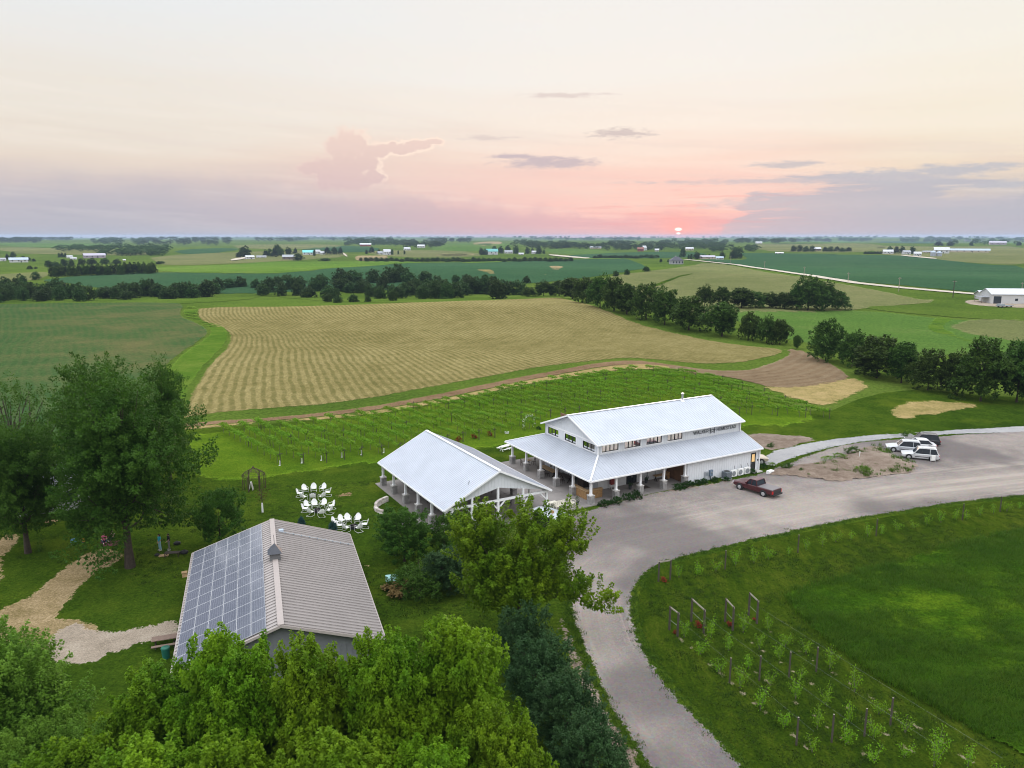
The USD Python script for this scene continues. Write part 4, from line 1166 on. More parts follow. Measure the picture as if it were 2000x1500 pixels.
# ------------------------------------------------------------------ trees: shapes
BARK = plain('bark', (.055, .042, .032), 0.9, var=0.35, scale=5, bump=0.8, bscale=12)
BARK_PALE = plain('bark_pale', (.14, .12, .10), 0.9, var=0.3, scale=5, bump=0.6, bscale=12)
L_MAPLE = leaves('maple_leaves', (.075, .175, .005), (.460, .600, .020), trans=.2)
L_LOCUST = leaves('fine_dark_leaves', (.034, .095, .010), (.150, .280, .034), trans=.25)
L_OAK = leaves('oak_leaves', (.034, .090, .010), (.140, .250, .028), trans=.25)
L_HEDGE = leaves('hedgerow_leaves', (.036, .078, .012), (.135, .215, .030), trans=.22, hue=.03, vary=.5)
L_FAR = leaves('distant_leaves', (.030, .064, .016), (.092, .150, .030), trans=.18, hue=.03, vary=.5)
L_JUNIPER = leaves('juniper_needles', (.024, .062, .020), (.098, .175, .052), trans=.12)
L_SPRUCE = leaves('blue_spruce_needles', (.030, .085, .085), (.075, .165, .165), trans=0.05)
L_PINE = leaves('dark_pine_needles', (.012, .030, .016), (.026, .056, .026), trans=0.05)
L_PALE = leaves('pale_leaves', (.085, .180, .018), (.300, .450, .045), trans=.25)
L_VINE = leaves('vine_leaves', (.110, .230, .010), (.330, .490, .022), trans=.3)
L_YOUNG = leaves('young_vine_leaves', (.13, .28, .010), (.28, .48, .022), trans=.35)
L_SHRUB = leaves('shrub_leaves', (0.02, 0.058, 0.012), (0.055, 0.115, 0.024), trans=0.2)
L_RED = leaves('red_flowers', (.20, .02, .015), (.42, .05, .03), trans=0.2)
L_DRY = leaves('dry_grass_blades', (.20, .14, .05), (.34, .25, .10), trans=0.2)


def leafcards(pos, axis, size, r, droop=0.25, fold=0.35, wide=0.72, jit=0.45):
    """Folded leaf blades: two triangles each, from pos along axis."""
    n = len(pos)
    a = axis + r.normal(0, jit, (n, 3)); a[:, 2] -= droop
    a /= np.linalg.norm(a, axis=1, keepdims=True)
    u = r.normal(0, 0.5, (n, 3)); u[:, 2] += 0.9
    s = np.cross(a, u); s /= np.maximum(np.linalg.norm(s, axis=1, keepdims=True), 1e-6)
    nn = np.cross(s, a)
    L = size * r.uniform(0.65, 1.3, n)[:, None]
    b, t = pos, pos + a * L
    mid = pos + a * L * 0.45 - nn * L * 0.0
    l_, r_ = mid + s * L * wide / 2 - nn * L * fold * 0.4, mid - s * L * wide / 2 - nn * L * fold * 0.4
    v = np.stack([b, l_, t, r_], 1).reshape(-1, 3)
    k = np.arange(n) * 4
    f = np.concatenate([np.stack([k, k + 2, k + 1], 1), np.stack([k, k + 3, k + 2], 1)])
    return v, f


def crown(blobs, r, shoots, per, leaf, length, up=0.7, flat=1.0, under=0.35, width=0.34, droop=0.25, gap=0.0, squash=1.0, level=0.45, jit=0.45):
    """Leafy shoots over the outside of overlapping lobes. blobs: (x, y, z, radius)."""
    B = np.array(blobs, float)
    w = B[:, 3] ** 2; w /= w.sum()
    P, A = [], []
    n_left = shoots
    for b, ww in zip(B, w):
        n = max(2, int(shoots * ww))
        d = r.normal(0, 1, (n, 3)); d /= np.linalg.norm(d, axis=1, keepdims=True)
        d[:, 2] = np.where((d[:, 2] < 0) & (r.random(n) > under), -d[:, 2], d[:, 2])
        q = b[:3] + d * b[3] * r.uniform(0.72, 1.0, n)[:, None] * np.array([1, 1, squash])
        keep = np.ones(n, bool)
        for c in B:
            if c is not b:
                keep &= ~(np.linalg.norm((q - c[:3]) / np.array([1, 1, squash]), axis=1) < c[3] * 0.72)
        if gap:
            keep &= meshkit.fbm(q * 0.9 / max(b[3], 0.5) + 3.1, 2, 17) > gap
        P.append(q[keep]); A.append(d[keep])
    P, A = np.vstack(P), np.vstack(A)
    ax = A * (1 - up * 0.5) + np.array([0, 0, up]); ax[:, 2] *= flat
    ax /= np.linalg.norm(ax, axis=1, keepdims=True)
    n = len(P)
    ln = length * r.uniform(0.55, 1.35, n)
    t = r.random((n, per)) ** 0.8
    side = r.normal(0, 1, (n, per, 3))
    side -= (side * ax[:, None]).sum(-1, keepdims=True) * ax[:, None]
    side /= np.maximum(np.linalg.norm(side, axis=2, keepdims=True), 1e-6)
    rad = width * length * (1.05 - t) ** 0.8 * r.uniform(0.2, 1.0, (n, per))
    pos = (P[:, None] + ax[:, None] * (t * ln[:, None])[..., None] + side * rad[..., None]).reshape(-1, 3)
    axis = (side * 0.8 + ax[:, None] * level).reshape(-1, 3)
    return leafcards(pos, axis, leaf, r, droop=droop, jit=jit)


def trunk(h, r0, blobs, r, lean=0.0, fork=0.35, limbs=9, n=8, stems=None):
    m = MB()
    B = np.array(blobs, float)
    top = B[:, :3].mean(0) + np.array([0, 0, 0.0])
    pts = []
    for k in range(6):
        t = k / 5
        pts.append(np.array([top[0] * t * t + r.normal(0, .04) * h * .05 * t, top[1] * t * t + r.normal(0, .04) * h * .05 * t, t * max(top[2], h * .5)]))
    rad = np.array([1.45, 1.0, .82, .68, .52, .32]) * r0
    m.tube(pts, rad, n)
    order = r.permutation(len(B))[:limbs]
    for i in order:
        t = r.uniform(fork, 0.85)
        k = t * 5; k0 = int(k)
        a = pts[k0] + (pts[min(k0 + 1, 5)] - pts[k0]) * (k - k0)
        e = B[i, :3] + r.normal(0, .1, 3)
        mid = (a + e) / 2 + np.array([0, 0, -0.12 * np.linalg.norm(e - a) * r.uniform(-.3, 1)])
        q = r0 * (0.5 - 0.25 * t)
        m.tube([a, mid, e], [q, q * .65, q * .22], max(5, n - 3))
        for _ in range(2):
            e2 = e + r.normal(0, 0.55, 3) * B[i, 3] + np.array([0, 0, .3 * B[i, 3]])
            m.tube([mid, (mid + e2) / 2 + r.normal(0, .1, 3), e2], [q * .45, q * .3, q * .1], 4)
    return m.mesh()


def lobes(r, h, rad, base, k, big=0.5, low=0.16, full=0.18, irr=0.0):
    """Lobes of a rounded crown between heights base and h."""
    out = [(0, 0, (base + h) / 2, rad * 0.62)]
    for i in range(k):
        a = i * 2.399 + r.uniform(-.4, .4)
        t = (i + .5) / k
        zz = base + (h - base) * (low + (0.90 - low) * t)
        prof = math.sin(PI * (max(.18, full) + (.88 - max(.18, full)) * t) ** 0.9) ** 0.8
        q = rad * prof * r.uniform(.5 - irr, .78 + irr)
        out.append((q * math.cos(a), q * math.sin(a), zz + r.uniform(-.4, .4), rad * big * r.uniform(.6, 1.0) * (0.55 + 0.45 * prof)))
    return out


TREES = {}


def shape_tree(key, seed, h, rad, base, leafm, shoots, per, leaf, length, k=12, big=0.5, r0=None, bark=None, blobs=None, limbs=9, tn=8, low=.16, full=.18, fill=0, irr=0.0, **kw):
    """Prepares one kind of tree; the first one placed carries the meshes, later ones refer to it."""
    r = np.random.default_rng(seed)
    bl = blobs or lobes(r, h, rad, base, k, big, low, full, irr)
    tr = trunk(h, r0 or h * 0.022, bl, r, limbs=limbs, n=tn)
    cr = crown(bl, r, shoots, per, leaf, length, **kw)
    if fill:                                             # leaves inside the crown, which keep the light out of it
        B = np.array(bl); w = B[:, 3] ** 3; w /= w.sum()
        k_ = r.choice(len(B), fill, p=w)
        d = r.normal(0, 1, (fill, 3)); d /= np.linalg.norm(d, axis=1, keepdims=True)
        pos = B[k_, :3] + d * (B[k_, 3] * 0.8 * r.random(fill) ** (1 / 3))[:, None]
        v2, f2 = leafcards(pos, r.normal(0, 1, (fill, 3)), leaf * 1.7, r)
        cr = (np.vstack([cr[0], v2]), np.vstack([cr[1], f2 + len(cr[0])]))
    h, rad = float(np.percentile(cr[0][:, 2], 99.3)), float(np.percentile(np.hypot(cr[0][:, 0], cr[0][:, 1]), 96))
    TREES[key] = dict(h=h, rad=rad, trunk=tr, crown=cr, leafm=leafm, bark=bark or BARK, first=None)


def place(key, name, label, P, h=None, rz=0.0, group=None, wide=None, cat='tree', sink=0.05):
    T = TREES[key]
    s = 1.0 if h is None else h / T['h']
    w = s if wide is None else wide / T['rad']
    loc = (P[0], P[1], P[2] - sink)
    if T['first'] is None:
        t = thing(name, label, cat, loc, rz, group, (w, w, s))
        obj('trunk', T['trunk'], T['bark'], t, smooth=True)
        obj('crown' if cat == 'tree' else 'foliage', T['crown'], T['leafm'], t)
        T['first'] = t.GetPath()
        return t
    return copy(T['first'], name, label, cat, loc, rz, group, (w, w, s))


shape_tree('maple_a', 11, 11.5, 4.4, 2.4, L_MAPLE, 540, 88, .25, 1.25, k=20, big=.40, irr=.15, up=.55, under=.2, r0=.22, width=.36, droop=.18, level=.12, jit=.25, fill=12000)
shape_tree('maple_b', 12, 11.5, 4.2, 2.4, L_MAPLE, 500, 92, .26, 1.4, k=17, big=.42, irr=.15, up=.65, under=.2, r0=.2, width=.33, droop=.18, level=.12, jit=.25, fill=12000)
shape_tree('willow', 13, 11.0, 4.6, 2.0, L_PALE, 640, 84, .18, 1.4, k=17, big=.42, irr=.15, up=.6, under=.25, r0=.2, width=.28, level=.2, jit=.3, fill=6000)
shape_tree('locust_a', 21, 18, 6.5, 2.4, L_LOCUST, 900, 80, .23, 2.0, k=34, big=.28, low=.04, full=.24, irr=.28, level=.2, jit=.3, up=.10, flat=.6, under=.5, r0=.36, width=.34, limbs=16, gap=.36, fill=6000, squash=.75)
shape_tree('locust_b', 22, 17, 6.5, 3.4, L_LOCUST, 800, 76, .24, 2.0, k=30, big=.30, low=.04, full=.24, irr=.28, level=.2, jit=.3, up=.12, flat=.6, under=.5, r0=.36, width=.34, limbs=16, gap=.36, fill=6000, squash=.75)
shape_tree('bare', 23, 16, 6.5, 5.0, L_LOCUST, 330, 26, .22, 1.5, k=18, big=.34, up=.3, under=.4, r0=.36, limbs=18, gap=.4)
shape_tree('oak', 31, 6.0, 2.5, .7, L_OAK, 420, 52, .17, .8, k=11, big=.5, up=.35, under=.4, r0=.11)
shape_tree('dense', 32, 5.5, 2.3, .4, L_OAK, 420, 52, .15, .7, k=11, big=.52, up=.5, under=.5, r0=.1)
shape_tree('open_maple', 41, 10.5, 5.0, 2.0, L_MAPLE, 400, 120, .21, 1.7, up=.65, under=.3, width=.21, droop=.15, level=.12, jit=.25, fill=3500, r0=.20, limbs=17, gap=.26, blobs=[
    (-.2, 0, 5.2, 1.7), (-3.3, .4, 8.0, 1.3), (-2.3, -.3, 9.2, .7), (-4.0, .2, 7.0, .9), (.7, .4, 9.3, .7), (.7, .3, 7.6, .9), (3.0, .3, 8.5, 1.2), (4.3, .2, 7.8, .9), (4.9, .5, 7.1, .7), (2.5, 0, 6.4, 1.0),
    (-2.4, -.5, 5.6, 1.4), (-3.2, -.3, 4.0, 1.1), (-1.4, -1.2, 3.6, 1.3), (1.2, -1.0, 4.1, 1.4), (2.6, -.2, 4.6, 1.0), (4.3, -.5, 3.9, .9), (5.6, -.7, 3.4, .8), (6.8, -.7, 3.0, .6), (-1.6, .6, 6.8, 1.0)])
shape_tree('juniper', 51, 6.0, 2.6, .2, L_JUNIPER, 700, 44, .15, .75, k=14, big=.5, up=.6, under=.5, r0=.14)
for i in range(4):
    shape_tree('hedge_%d' % i, 61 + i, 10.0, 4.6 - .3 * i, 1.0 + .3 * (i % 2), L_HEDGE, 620, 17, .50, 1.1, k=15 + i, big=.44, up=.35 + .1 * i, under=.6, r0=.17, limbs=7, tn=6, low=.06, full=.27, irr=.16)
for i in range(4):
    shape_tree('far_%d' % i, 71 + i, 9.0, 4.4 - .3 * i, .2, L_FAR, 300, 9, .80, 1.0, k=11 + i, big=.5, up=.3, under=.8, r0=.2, limbs=4, tn=5, low=.0, full=.32, irr=.12)
shape_tree('far_pine', 79, 9.0, 2.0, .3, L_PINE, 160, 9, .7, .9, blobs=[(0, 0, 1.6, 1.9), (0, 0, 3.4, 1.6), (0, 0, 5.0, 1.25), (0, 0, 6.6, .9), (0, 0, 8.0, .5)], up=.3, under=.5, r0=.15, limbs=0, tn=5)
shape_tree('spruce', 52, 2.4, .9, .1, L_SPRUCE, 260, 26, .13, .32, blobs=[(0, 0, .5, .72), (0, 0, 1.0, .58), (0, 0, 1.5, .4), (0, 0, 2.0, .22)], up=.25, under=.5, r0=.06, limbs=0)
shape_tree('shrub_dark', 53, 1.0, .75, .05, L_SHRUB, 110, 26, .11, .3, k=6, big=.6, up=.5, under=.3, r0=.03, limbs=3, tn=5)
shape_tree('shrub_green', 54, 1.6, 1.2, .1, L_OAK, 180, 30, .12, .5, k=8, big=.55, up=.6, under=.4, r0=.04, limbs=4, tn=5)
shape_tree('shrub_bright', 55, 3.0, 1.6, .3, L_MAPLE, 240, 40, .15, .8, k=8, big=.5, up=.7, under=.4, r0=.05, limbs=5, tn=5)
shape_tree('flower_red', 56, .7, .5, .05, L_RED, 60, 22, .09, .22, k=5, big=.6, up=.4, under=.3, r0=.02, limbs=2, tn=4)
shape_tree('weed', 57, .7, .9, .02, L_PALE, 70, 20, .12, .4, k=5, big=.55, up=.9, under=.1, r0=.015, limbs=2, tn=4)
shape_tree('dry_tuft', 58, .8, 1.1, .02, L_DRY, 90, 24, .2, .5, k=5, big=.5, up=.9, under=.1, r0=.015, limbs=2, tn=4)
shape_tree('twiggy', 59, 4.0, 1.3, .4, L_PALE, 60, 8, .10, .6, k=10, big=.35, up=.8, under=.3, r0=.05, limbs=10, tn=4, bark=BARK_PALE)

rg = np.random.default_rng(99)
turn = lambda: float(rg.uniform(0, 2 * PI))

# ------------------------------------------------------------------ trees: where they stand
row = sorted([(-19.0, 36.0, 8.6, 2.8, 'a'), (-14.4, 35.0, 11.0, 3.0, 'b'), (-10.4, 34.4, 11.0, 2.8, 'a'), (-6.6, 35.0, 10.9, 2.9, 'b'), (-2.9, 35.8, 11.2, 2.9, 'a'), (-0.7, 32.2, 9.0, 2.5, 'b')])
for i, (x, y, h, rd, k) in enumerate(row):
    place('maple_' + k, 'maple_tree', 'bright green maple, %s from the left in the foreground row before the barn' % nth(i + 1), (x, y, 0), h, turn(), 'maples in the foreground', rd)
row = sorted([(-20.5, 30.4, 8.0, 2.8, 'b'), (-16.4, 29.6, 8.8, 3.0, 'a'), (-12.2, 28.8, 9.2, 3.0, 'b'), (-7.9, 29.2, 9.4, 2.9, 'a'), (-3.8, 29.4, 8.6, 2.8, 'b')])
for i, (x, y, h, rd, k) in enumerate(row):
    place('maple_' + k, 'maple_tree', 'bright green maple at the bottom edge, %s from the left of its row' % nth(i + 1), (x, y, 0), h, turn(), 'maples in the foreground', rd)
place('willow', 'willow_tree', 'pale green feathery tree in the bottom left corner below the gravel path', (-27.4, 36.0, 0), 10.4, 1.0, None, 4.4)
place('willow', 'willow_tree', 'smaller pale green tree between the corner tree and the maples', (-23.4, 33.0, 0), 7.4, 3.0, None, 3.0)
place('open_maple', 'maple_tree', 'open-crowned bright maple with spreading arms beside the bend of the drive', (0.4, 55.0, 0), 10.8, 0.0, None, 5.3)
for i, (x, y, h, rd, q) in enumerate([(1.9, 44.6, 5.4, 2.4, 'upper, beneath the open maple'), (3.2, 40.8, 5.2, 2.3, 'middle, right of the maples'), (4.3, 36.8, 5.0, 2.2, 'lowest, by the road verge'), (.8, 48.4, 5.6, 2.3, 'farthest, in the shade of the open maple')]):
    place('juniper', 'juniper_bush', 'dark blue-green juniper beside the drive, %s' % q, (x, y, 0), h, turn(), None, rd)


def at(px, py):
    return G(px, py)


P = at(285, 1108)
place('locust_a', 'shade_tree', 'big dark spreading shade tree over the lawn left of the barn', P + np.array([-1.5, 0, 0]), tall(P, 285, 742), 2.1, None, 6.3)
P = at(55, 1080)
place('locust_b', 'shade_tree', 'tall shade tree with a thick bare lower trunk by the worn path', P, tall(P, 55, 820), .4, None, 4.8)
P = np.array([-47.0, 84.0, 0])
place('locust_b', 'shade_tree', 'rounded dark tree rising behind the big shade tree', P, tall(P, 190, 708), 3.3, None, 5.6)
P = np.array([-43.5, 92.0, 0])
place('locust_a', 'shade_tree', 'very dark tree top behind and right of the rounded dark tree', P, tall(P, 265, 716), 4.4, None, 3.4)
P = np.array([-57.0, 84.0, 0])
place('bare', 'sparse_tree', 'thinly leaved tree with bare forked limbs at the left edge', P, tall(P, 60, 726), .2, None, 6.0)
P = np.array([-53.0, 80.0, 0])
place('dense', 'small_tree', 'dark low tree half cut off by the left edge of the picture', P, 5.0, 5.0, None, 2.2)
for px, py, top, wpx, key, lab in [
    (432, 1072, 957, 100, 'oak', 'dark conical young oak behind the far left corner of the barn'),
    (790, 1098, 990, 118, 'dense', 'round green tree on the lawn in front of the open pavilion'),
    (880, 1096, 1006, 84, 'oak', 'dark shrubby tree at the near corner of the pavilion floor'),
    (878, 1152, 1072, 104, 'juniper', 'dark blue-green bush between the round tree and the open maple'),
    (905, 1120, 1045, 70, 'dense', 'dark dense bush at the left foot of the open maple'),
    (820, 1170, 1108, 100, 'shrub_green', 'low spreading shrub beside the green utility box'),
    (790, 1150, 1100, 62, 'shrub_green', 'loose light shrub directly right of the green utility box'),
    (856, 1246, 1204, 56, 'shrub_bright', 'bright leafy shrub standing alone before the foreground maples'),
    (824, 1140, 1085, 50, 'twiggy', 'bare twiggy grey sapling behind the low spreading shrub')]:
    P = at(px, py)
    place(key, {'juniper': 'juniper_bush', 'shrub_green': 'shrub', 'shrub_bright': 'shrub', 'twiggy': 'sapling'}.get(key, 'small_tree'), lab, P, tall(P, px, top), turn(), None, span(wpx, P) / 2, 'bush' if 'shrub' in key or key == 'juniper' else 'tree')
for px, py, top, wpx, lab in [(589, 1028, 1008, 15, 'small blue spruce behind the barn ridge, nearer the gazebo'), (650, 1040, 1017, 17, 'small blue spruce beside the third ring of white chairs')]:
    P = at(px, py)
    place('spruce', 'blue_spruce', lab, P, tall(P, px, top), turn(), None, span(wpx, P) / 2)
P = at(776, 1155)
place('dry_tuft', 'dry_grass_clump', 'brown dry grass clump at the foot of the green utility box', P, .9, 0, None, 1.6, 'grass clump')
# hedgerow down the right-hand side
HEDGE = [(1033, 580, 562, 34), (1062, 579, 551, 42), (1092, 579, 546, 50), (1118, 584, 541, 56), (1146, 592, 538, 60), (1172, 601, 541, 58), (1199, 608, 548, 60), (1224, 614, 553, 62), (1262, 624, 558, 66), (1298, 634, 568, 66), (1345, 645, 577, 82), (1410, 657, 594, 72), (1462, 664, 613, 46), (1497, 670, 622, 44), (1523, 673, 619, 46), (1556, 682, 657, 18),
         (1612, 706, 631, 76), (1664, 716, 652, 56), (1712, 738, 649, 112), (1760, 748, 672, 60), (1812, 762, 678, 82), (1862, 768, 692, 60), (1915, 784, 664, 104), (1985, 786, 680, 78), (2040, 790, 676, 80)]
for i, (px, py, top, w) in enumerate(HEDGE):
    P = at(px, py)
    place('hedge_%d' % (i % 4), 'hedgerow_tree', 'dark green tree, %s from the left in the hedgerow right of the hay field' % nth(i + 1), P, tall(P, px, top) * float(rg.uniform(.88, 1.12)), turn(), 'trees of the long hedgerow', span(w, P) / 2)
for i, (px, py, top, w) in enumerate([(1376, 600, 559, 40), (1410, 601, 561, 40), (1448, 602, 563, 56), (1476, 602, 570, 40), (1502, 602, 572, 44), (1532, 604, 572, 50), (1556, 605, 560, 40), (1578, 606, 541, 80), (1606, 606, 552, 56), (1636, 605, 570, 48)]):
    P = at(px, py)
    place('hedge_%d' % ((i + 1) % 4), 'hedgerow_tree', 'tree, %s from the left in the copse beyond the long hedgerow' % nth(i + 1), P, tall(P, px, top), turn(), 'trees of the right-hand copse', span(w, P) / 2)


def belt(spec, name, phrase, group, keys, seed):
    """Trees along a belt: spec is (x, base row, crown height and width in the photograph)."""
    r = np.random.default_rng(seed)
    spec = sorted(spec)
    for i, (px, py, hp, wp) in enumerate(spec):
        P = at(px, py)
        place(keys[int(r.integers(len(keys)))], name, '%s, %s from the left %s' % (phrase[0], nth(i + 1), phrase[1]), P, max(1.5, tall(P, px, py - hp)), float(r.uniform(0, 6.28)), group, span(wp, P) / 2)


FAR = ['far_0', 'far_1', 'far_2', 'far_3']
r = np.random.default_rng(7)
belt([(x + r.uniform(-6, 6), (586 if k % 2 else 577) + r.uniform(-3, 4) - max(0, (120 - x)) * -.02, r.uniform(22, 34), r.uniform(24, 36)) for k, x in enumerate(range(-20, 172, 9))]
     + [(12, 565, 24, 26), (44, 562, 26, 24), (70, 547, 16, 17), (36, 580, 36, 30)], 'creek_tree', ('dark rounded tree', 'of the creek trees left of the crop field'), 'creek trees at the far left', FAR, 1)
belt([(x + r.uniform(-5, 5), 586 - (x - 195) * .03 + r.uniform(-8, 2), r.uniform(18, 33) , r.uniform(22, 34)) for x in range(197, 425, 9)] + [(405, 572, 25, 30), (425, 566, 24, 30), (448, 562, 18, 26), (470, 560, 20, 24)], 'creek_tree', ('dark green tree', 'of the creek trees behind the crop field'), 'creek trees behind the crop field', FAR, 2)
mid = [(500, 562, 17, 20), (543, 558, 18, 24), (585, 566, 26, 28), (628, 562, 26, 26), (520, 562, 12, 20), (668, 555, 30, 40), (692, 552, 24, 34), (730, 552, 26, 28), (760, 552, 30, 34), (780, 550, 34, 38), (800, 556, 26, 34), (832, 552, 22, 36), (890, 553, 16, 18), (910, 552, 16, 20)]
mid += [(x + r.uniform(-6, 6), 586 + r.uniform(-22, 0), r.uniform(20, 30), r.uniform(22, 34)) for x in range(520, 800, 13)]
mid += [(x + r.uniform(-6, 6), 586 - max(0, x - 930) * .03 + r.uniform(-14, 0), r.uniform(26, 38), r.uniform(26, 38)) for x in range(800, 1010, 11)]
mid += [(640, 590, 16, 22), (660, 591, 13, 20), (691, 590, 15, 22), (718, 590, 12, 14), (743, 584, 25, 24), (767, 588, 22, 22), (728, 576, 5, 6)]
belt(mid, 'creek_tree', ('rounded green tree', 'of the creek belt above the hay field'), 'creek belt above the hay field', FAR, 3)
belt([(x, 541 - (x - 100) * .033 + r.uniform(-1, 1), r.uniform(20, 24), r.uniform(12, 16)) for x in range(102, 302, 9)], 'windbreak_tree', ('dark windbreak tree', 'in the block left of the bright field'), 'windbreak trees on the left', ['far_pine', 'far_1'], 4)
belt([(95, 522, 13, 16), (110, 522, 11, 14), (125, 520, 14, 14), (140, 521, 15, 12), (160, 517, 12, 16), (180, 516, 12, 18), (205, 516, 12, 18), (228, 516, 10, 16), (310, 516, 6, 12), (316, 515, 5, 12), (58, 526, 7, 12), (70, 525, 4, 7)], 'field_tree', ('small dark tree', 'above the windbreak block'), 'trees above the windbreak', FAR, 5)
belt([(15, 508, 12, 10), (26, 508, 16, 12), (46, 509, 9, 10), (56, 510, 8, 9), (66, 511, 6, 8), (116, 503, 9, 6), (122, 503, 10, 6), (128, 503, 9, 6)], 'farm_tree', ('dark farm tree', 'round the far left farmsteads'), 'trees round the left farmsteads', ['far_pine', 'far_0'], 6)
belt([(478, 503, 22, 26), (466, 503, 10, 10), (519, 501, 13, 12), (528, 501, 15, 12), (537, 502, 17, 14), (543, 498, 20, 18), (550, 500, 14, 12), (564, 497, 14, 14), (577, 496, 12, 8), (583, 509, 14, 20), (614, 500, 12, 6), (640, 497, 14, 14), (654, 497, 14, 14), (665, 497, 14, 10), (635, 510, 6, 22), (716, 496, 7, 5), (705, 510, 7, 8), (716, 496, 8, 6), (726, 494, 12, 11), (766, 498, 11, 6), (778, 497, 8, 4), (790, 497, 8, 4), (740, 496, 9, 8)], 'farm_tree', ('dark farm tree', 'among the mid-left farm buildings'), 'trees among the mid-left farms', ['far_0', 'far_1', 'far_pine'], 7)
belt([(x, 511 + r.uniform(-1, 1), r.uniform(6, 9), 12) for x in range(715, 1122, 10)], 'field_hedge_tree', ('low hedge tree', 'in the hedge beyond the bean field'), 'low hedge beyond the bean field', FAR, 8)
belt([(940, 498, 14, 10), (948, 498, 12, 10), (965, 496, 15, 14), (978, 495, 14, 12), (992, 494, 15, 12), (1008, 496, 16, 12), (1030, 496, 13, 10), (1052, 496, 15, 12), (1062, 496, 8, 6), (1040, 495, 10, 8)], 'farm_tree', ('farm tree', 'round the green-roofed barn'), 'trees round the green-roofed barn', FAR, 9)
belt([(x, 504 + r.uniform(-1, 1), r.uniform(5, 8), 12) for x in range(1162, 1285, 10)] + [(1333, 502, 18, 13), (1350, 507, 11, 6), (1345, 506, 9, 5), (1361, 506, 14, 14), (1373, 505, 9, 5), (1379, 505, 8, 5), (1385, 505, 9, 5), (1410, 504, 12, 12), (1440, 505, 22, 24), (1430, 505, 14, 14), (1202, 540, 11, 13), (1224, 537, 11, 12), (1262, 531, 11, 14), (1028, 553, 14, 16), (1291, 512, 7, 6), (1305, 512, 6, 4)], 'field_tree', ('small tree', 'between the bean field and the country road'), 'trees near the country road', FAR, 10)
belt([(x, 492 + r.uniform(-1, 0), r.uniform(7, 13), 12) for x in (1550, 1562, 1574, 1586, 1612, 1622, 1634, 1645, 1658)] + [(1737, 495, 14, 12), (1750, 495, 14, 12), (1762, 495, 14, 11), (1781, 496, 14, 11), (1833, 480, 8, 18), (1856, 480, 8, 14), (1897, 480, 8, 8), (1990, 480, 8, 9)] + [(1690 + k * 6, 496, 5, 7) for k in range(6)], 'farm_tree', ('farm tree', 'in the line of farm trees at the far right'), 'trees of the right-hand farms', FAR + ['far_pine'], 11)

# far-off woods that read as one mass
wood_shape = crown(lobes(np.random.default_rng(5), 9, 5.5, .2, 7, .5), np.random.default_rng(6), 46, 7, 1.7, 1.6, up=.3, under=.5)


def wood(px0, px1, y0, y1, n, seed, hp=7):
    r = np.random.default_rng(seed)
    V, F, k = [], [], 0
    for _ in range(n):
        px, t = r.uniform(px0, px1), r.random()
        P = at(px, y0 + (y1 - y0) * t)
        s = np.clip(span(hp * r.uniform(.6, 1.15), P) / 9, .8, 2.0)
        v = wood_shape[0] @ rot(r.uniform(0, 6.28)).T * np.array([s * 1.5, s * 1.5, s]) + P
        V.append(v); F.append(wood_shape[1] + k); k += len(v)
    obj('far_wood', (np.vstack(V), np.vstack(F)), L_FAR, None, kind='stuff')


for k, a in enumerate([(0, 75, 470, 474, 34), (70, 140, 467, 470, 24), (110, 330, 484, 492, 60), (200, 330, 494, 500, 36), (275, 450, 466, 479, 70), (180, 300, 470, 478, 40), (500, 600, 467, 472, 26), (600, 720, 467, 470, 26), (675, 790, 472, 480, 64), (790, 870, 474, 484, 36), (840, 920, 468, 474, 26), (1030, 1180, 480, 486, 60), (1000, 1130, 476, 482, 40), (1170, 1300, 478, 489, 80), (1290, 1420, 474, 487, 80), (1030, 1250, 466, 470, 50), (1440, 1560, 470, 475, 50), (1555, 1620, 470, 473, 20), (1640, 1700, 468, 472, 26), (1760, 1860, 467, 474, 46), (1860, 2010, 466, 478, 50), (1380, 1480, 484, 492, 30), (1500, 2010, 462, 466, 90), (-10, 500, 462.8, 466, 90), (500, 1500, 463, 466, 150)]):
    wood(*a, seed=200 + k)

# ------------------------------------------------------------------ vineyards
VPOST = plain('dark_treated_post', (.055, .045, .036), 0.8, var=0.3, scale=6)
WEATHERED = plain('weathered_rail', (.25, .225, .185), 0.85, var=0.2, scale=5)
r = np.random.default_rng(31)


def back_vine(seed):
    q = np.random.default_rng(seed)
    m = MB().tube([(0, 0, 0), (.04, .02, .6), (0, 0, 1.25)], [.035, .03, .025], 5)
    m.tube([(-.95, 0, 1.28), (0, 0, 1.22), (.95, 0, 1.3)], [.012, .02, .012], 4)
    n = 220
    t = q.uniform(-1.05, 1.05, n)
    pos = np.stack([t, q.normal(0, .22, n), 1.28 + q.normal(.05, .11, n)], 1)
    lv = leafcards(pos, np.stack([q.normal(0, .4, n), q.normal(0, 1, n), q.uniform(-.1, .25, n)], 1), .23, q, droop=.1, jit=.25)
    return m.mesh(), lv


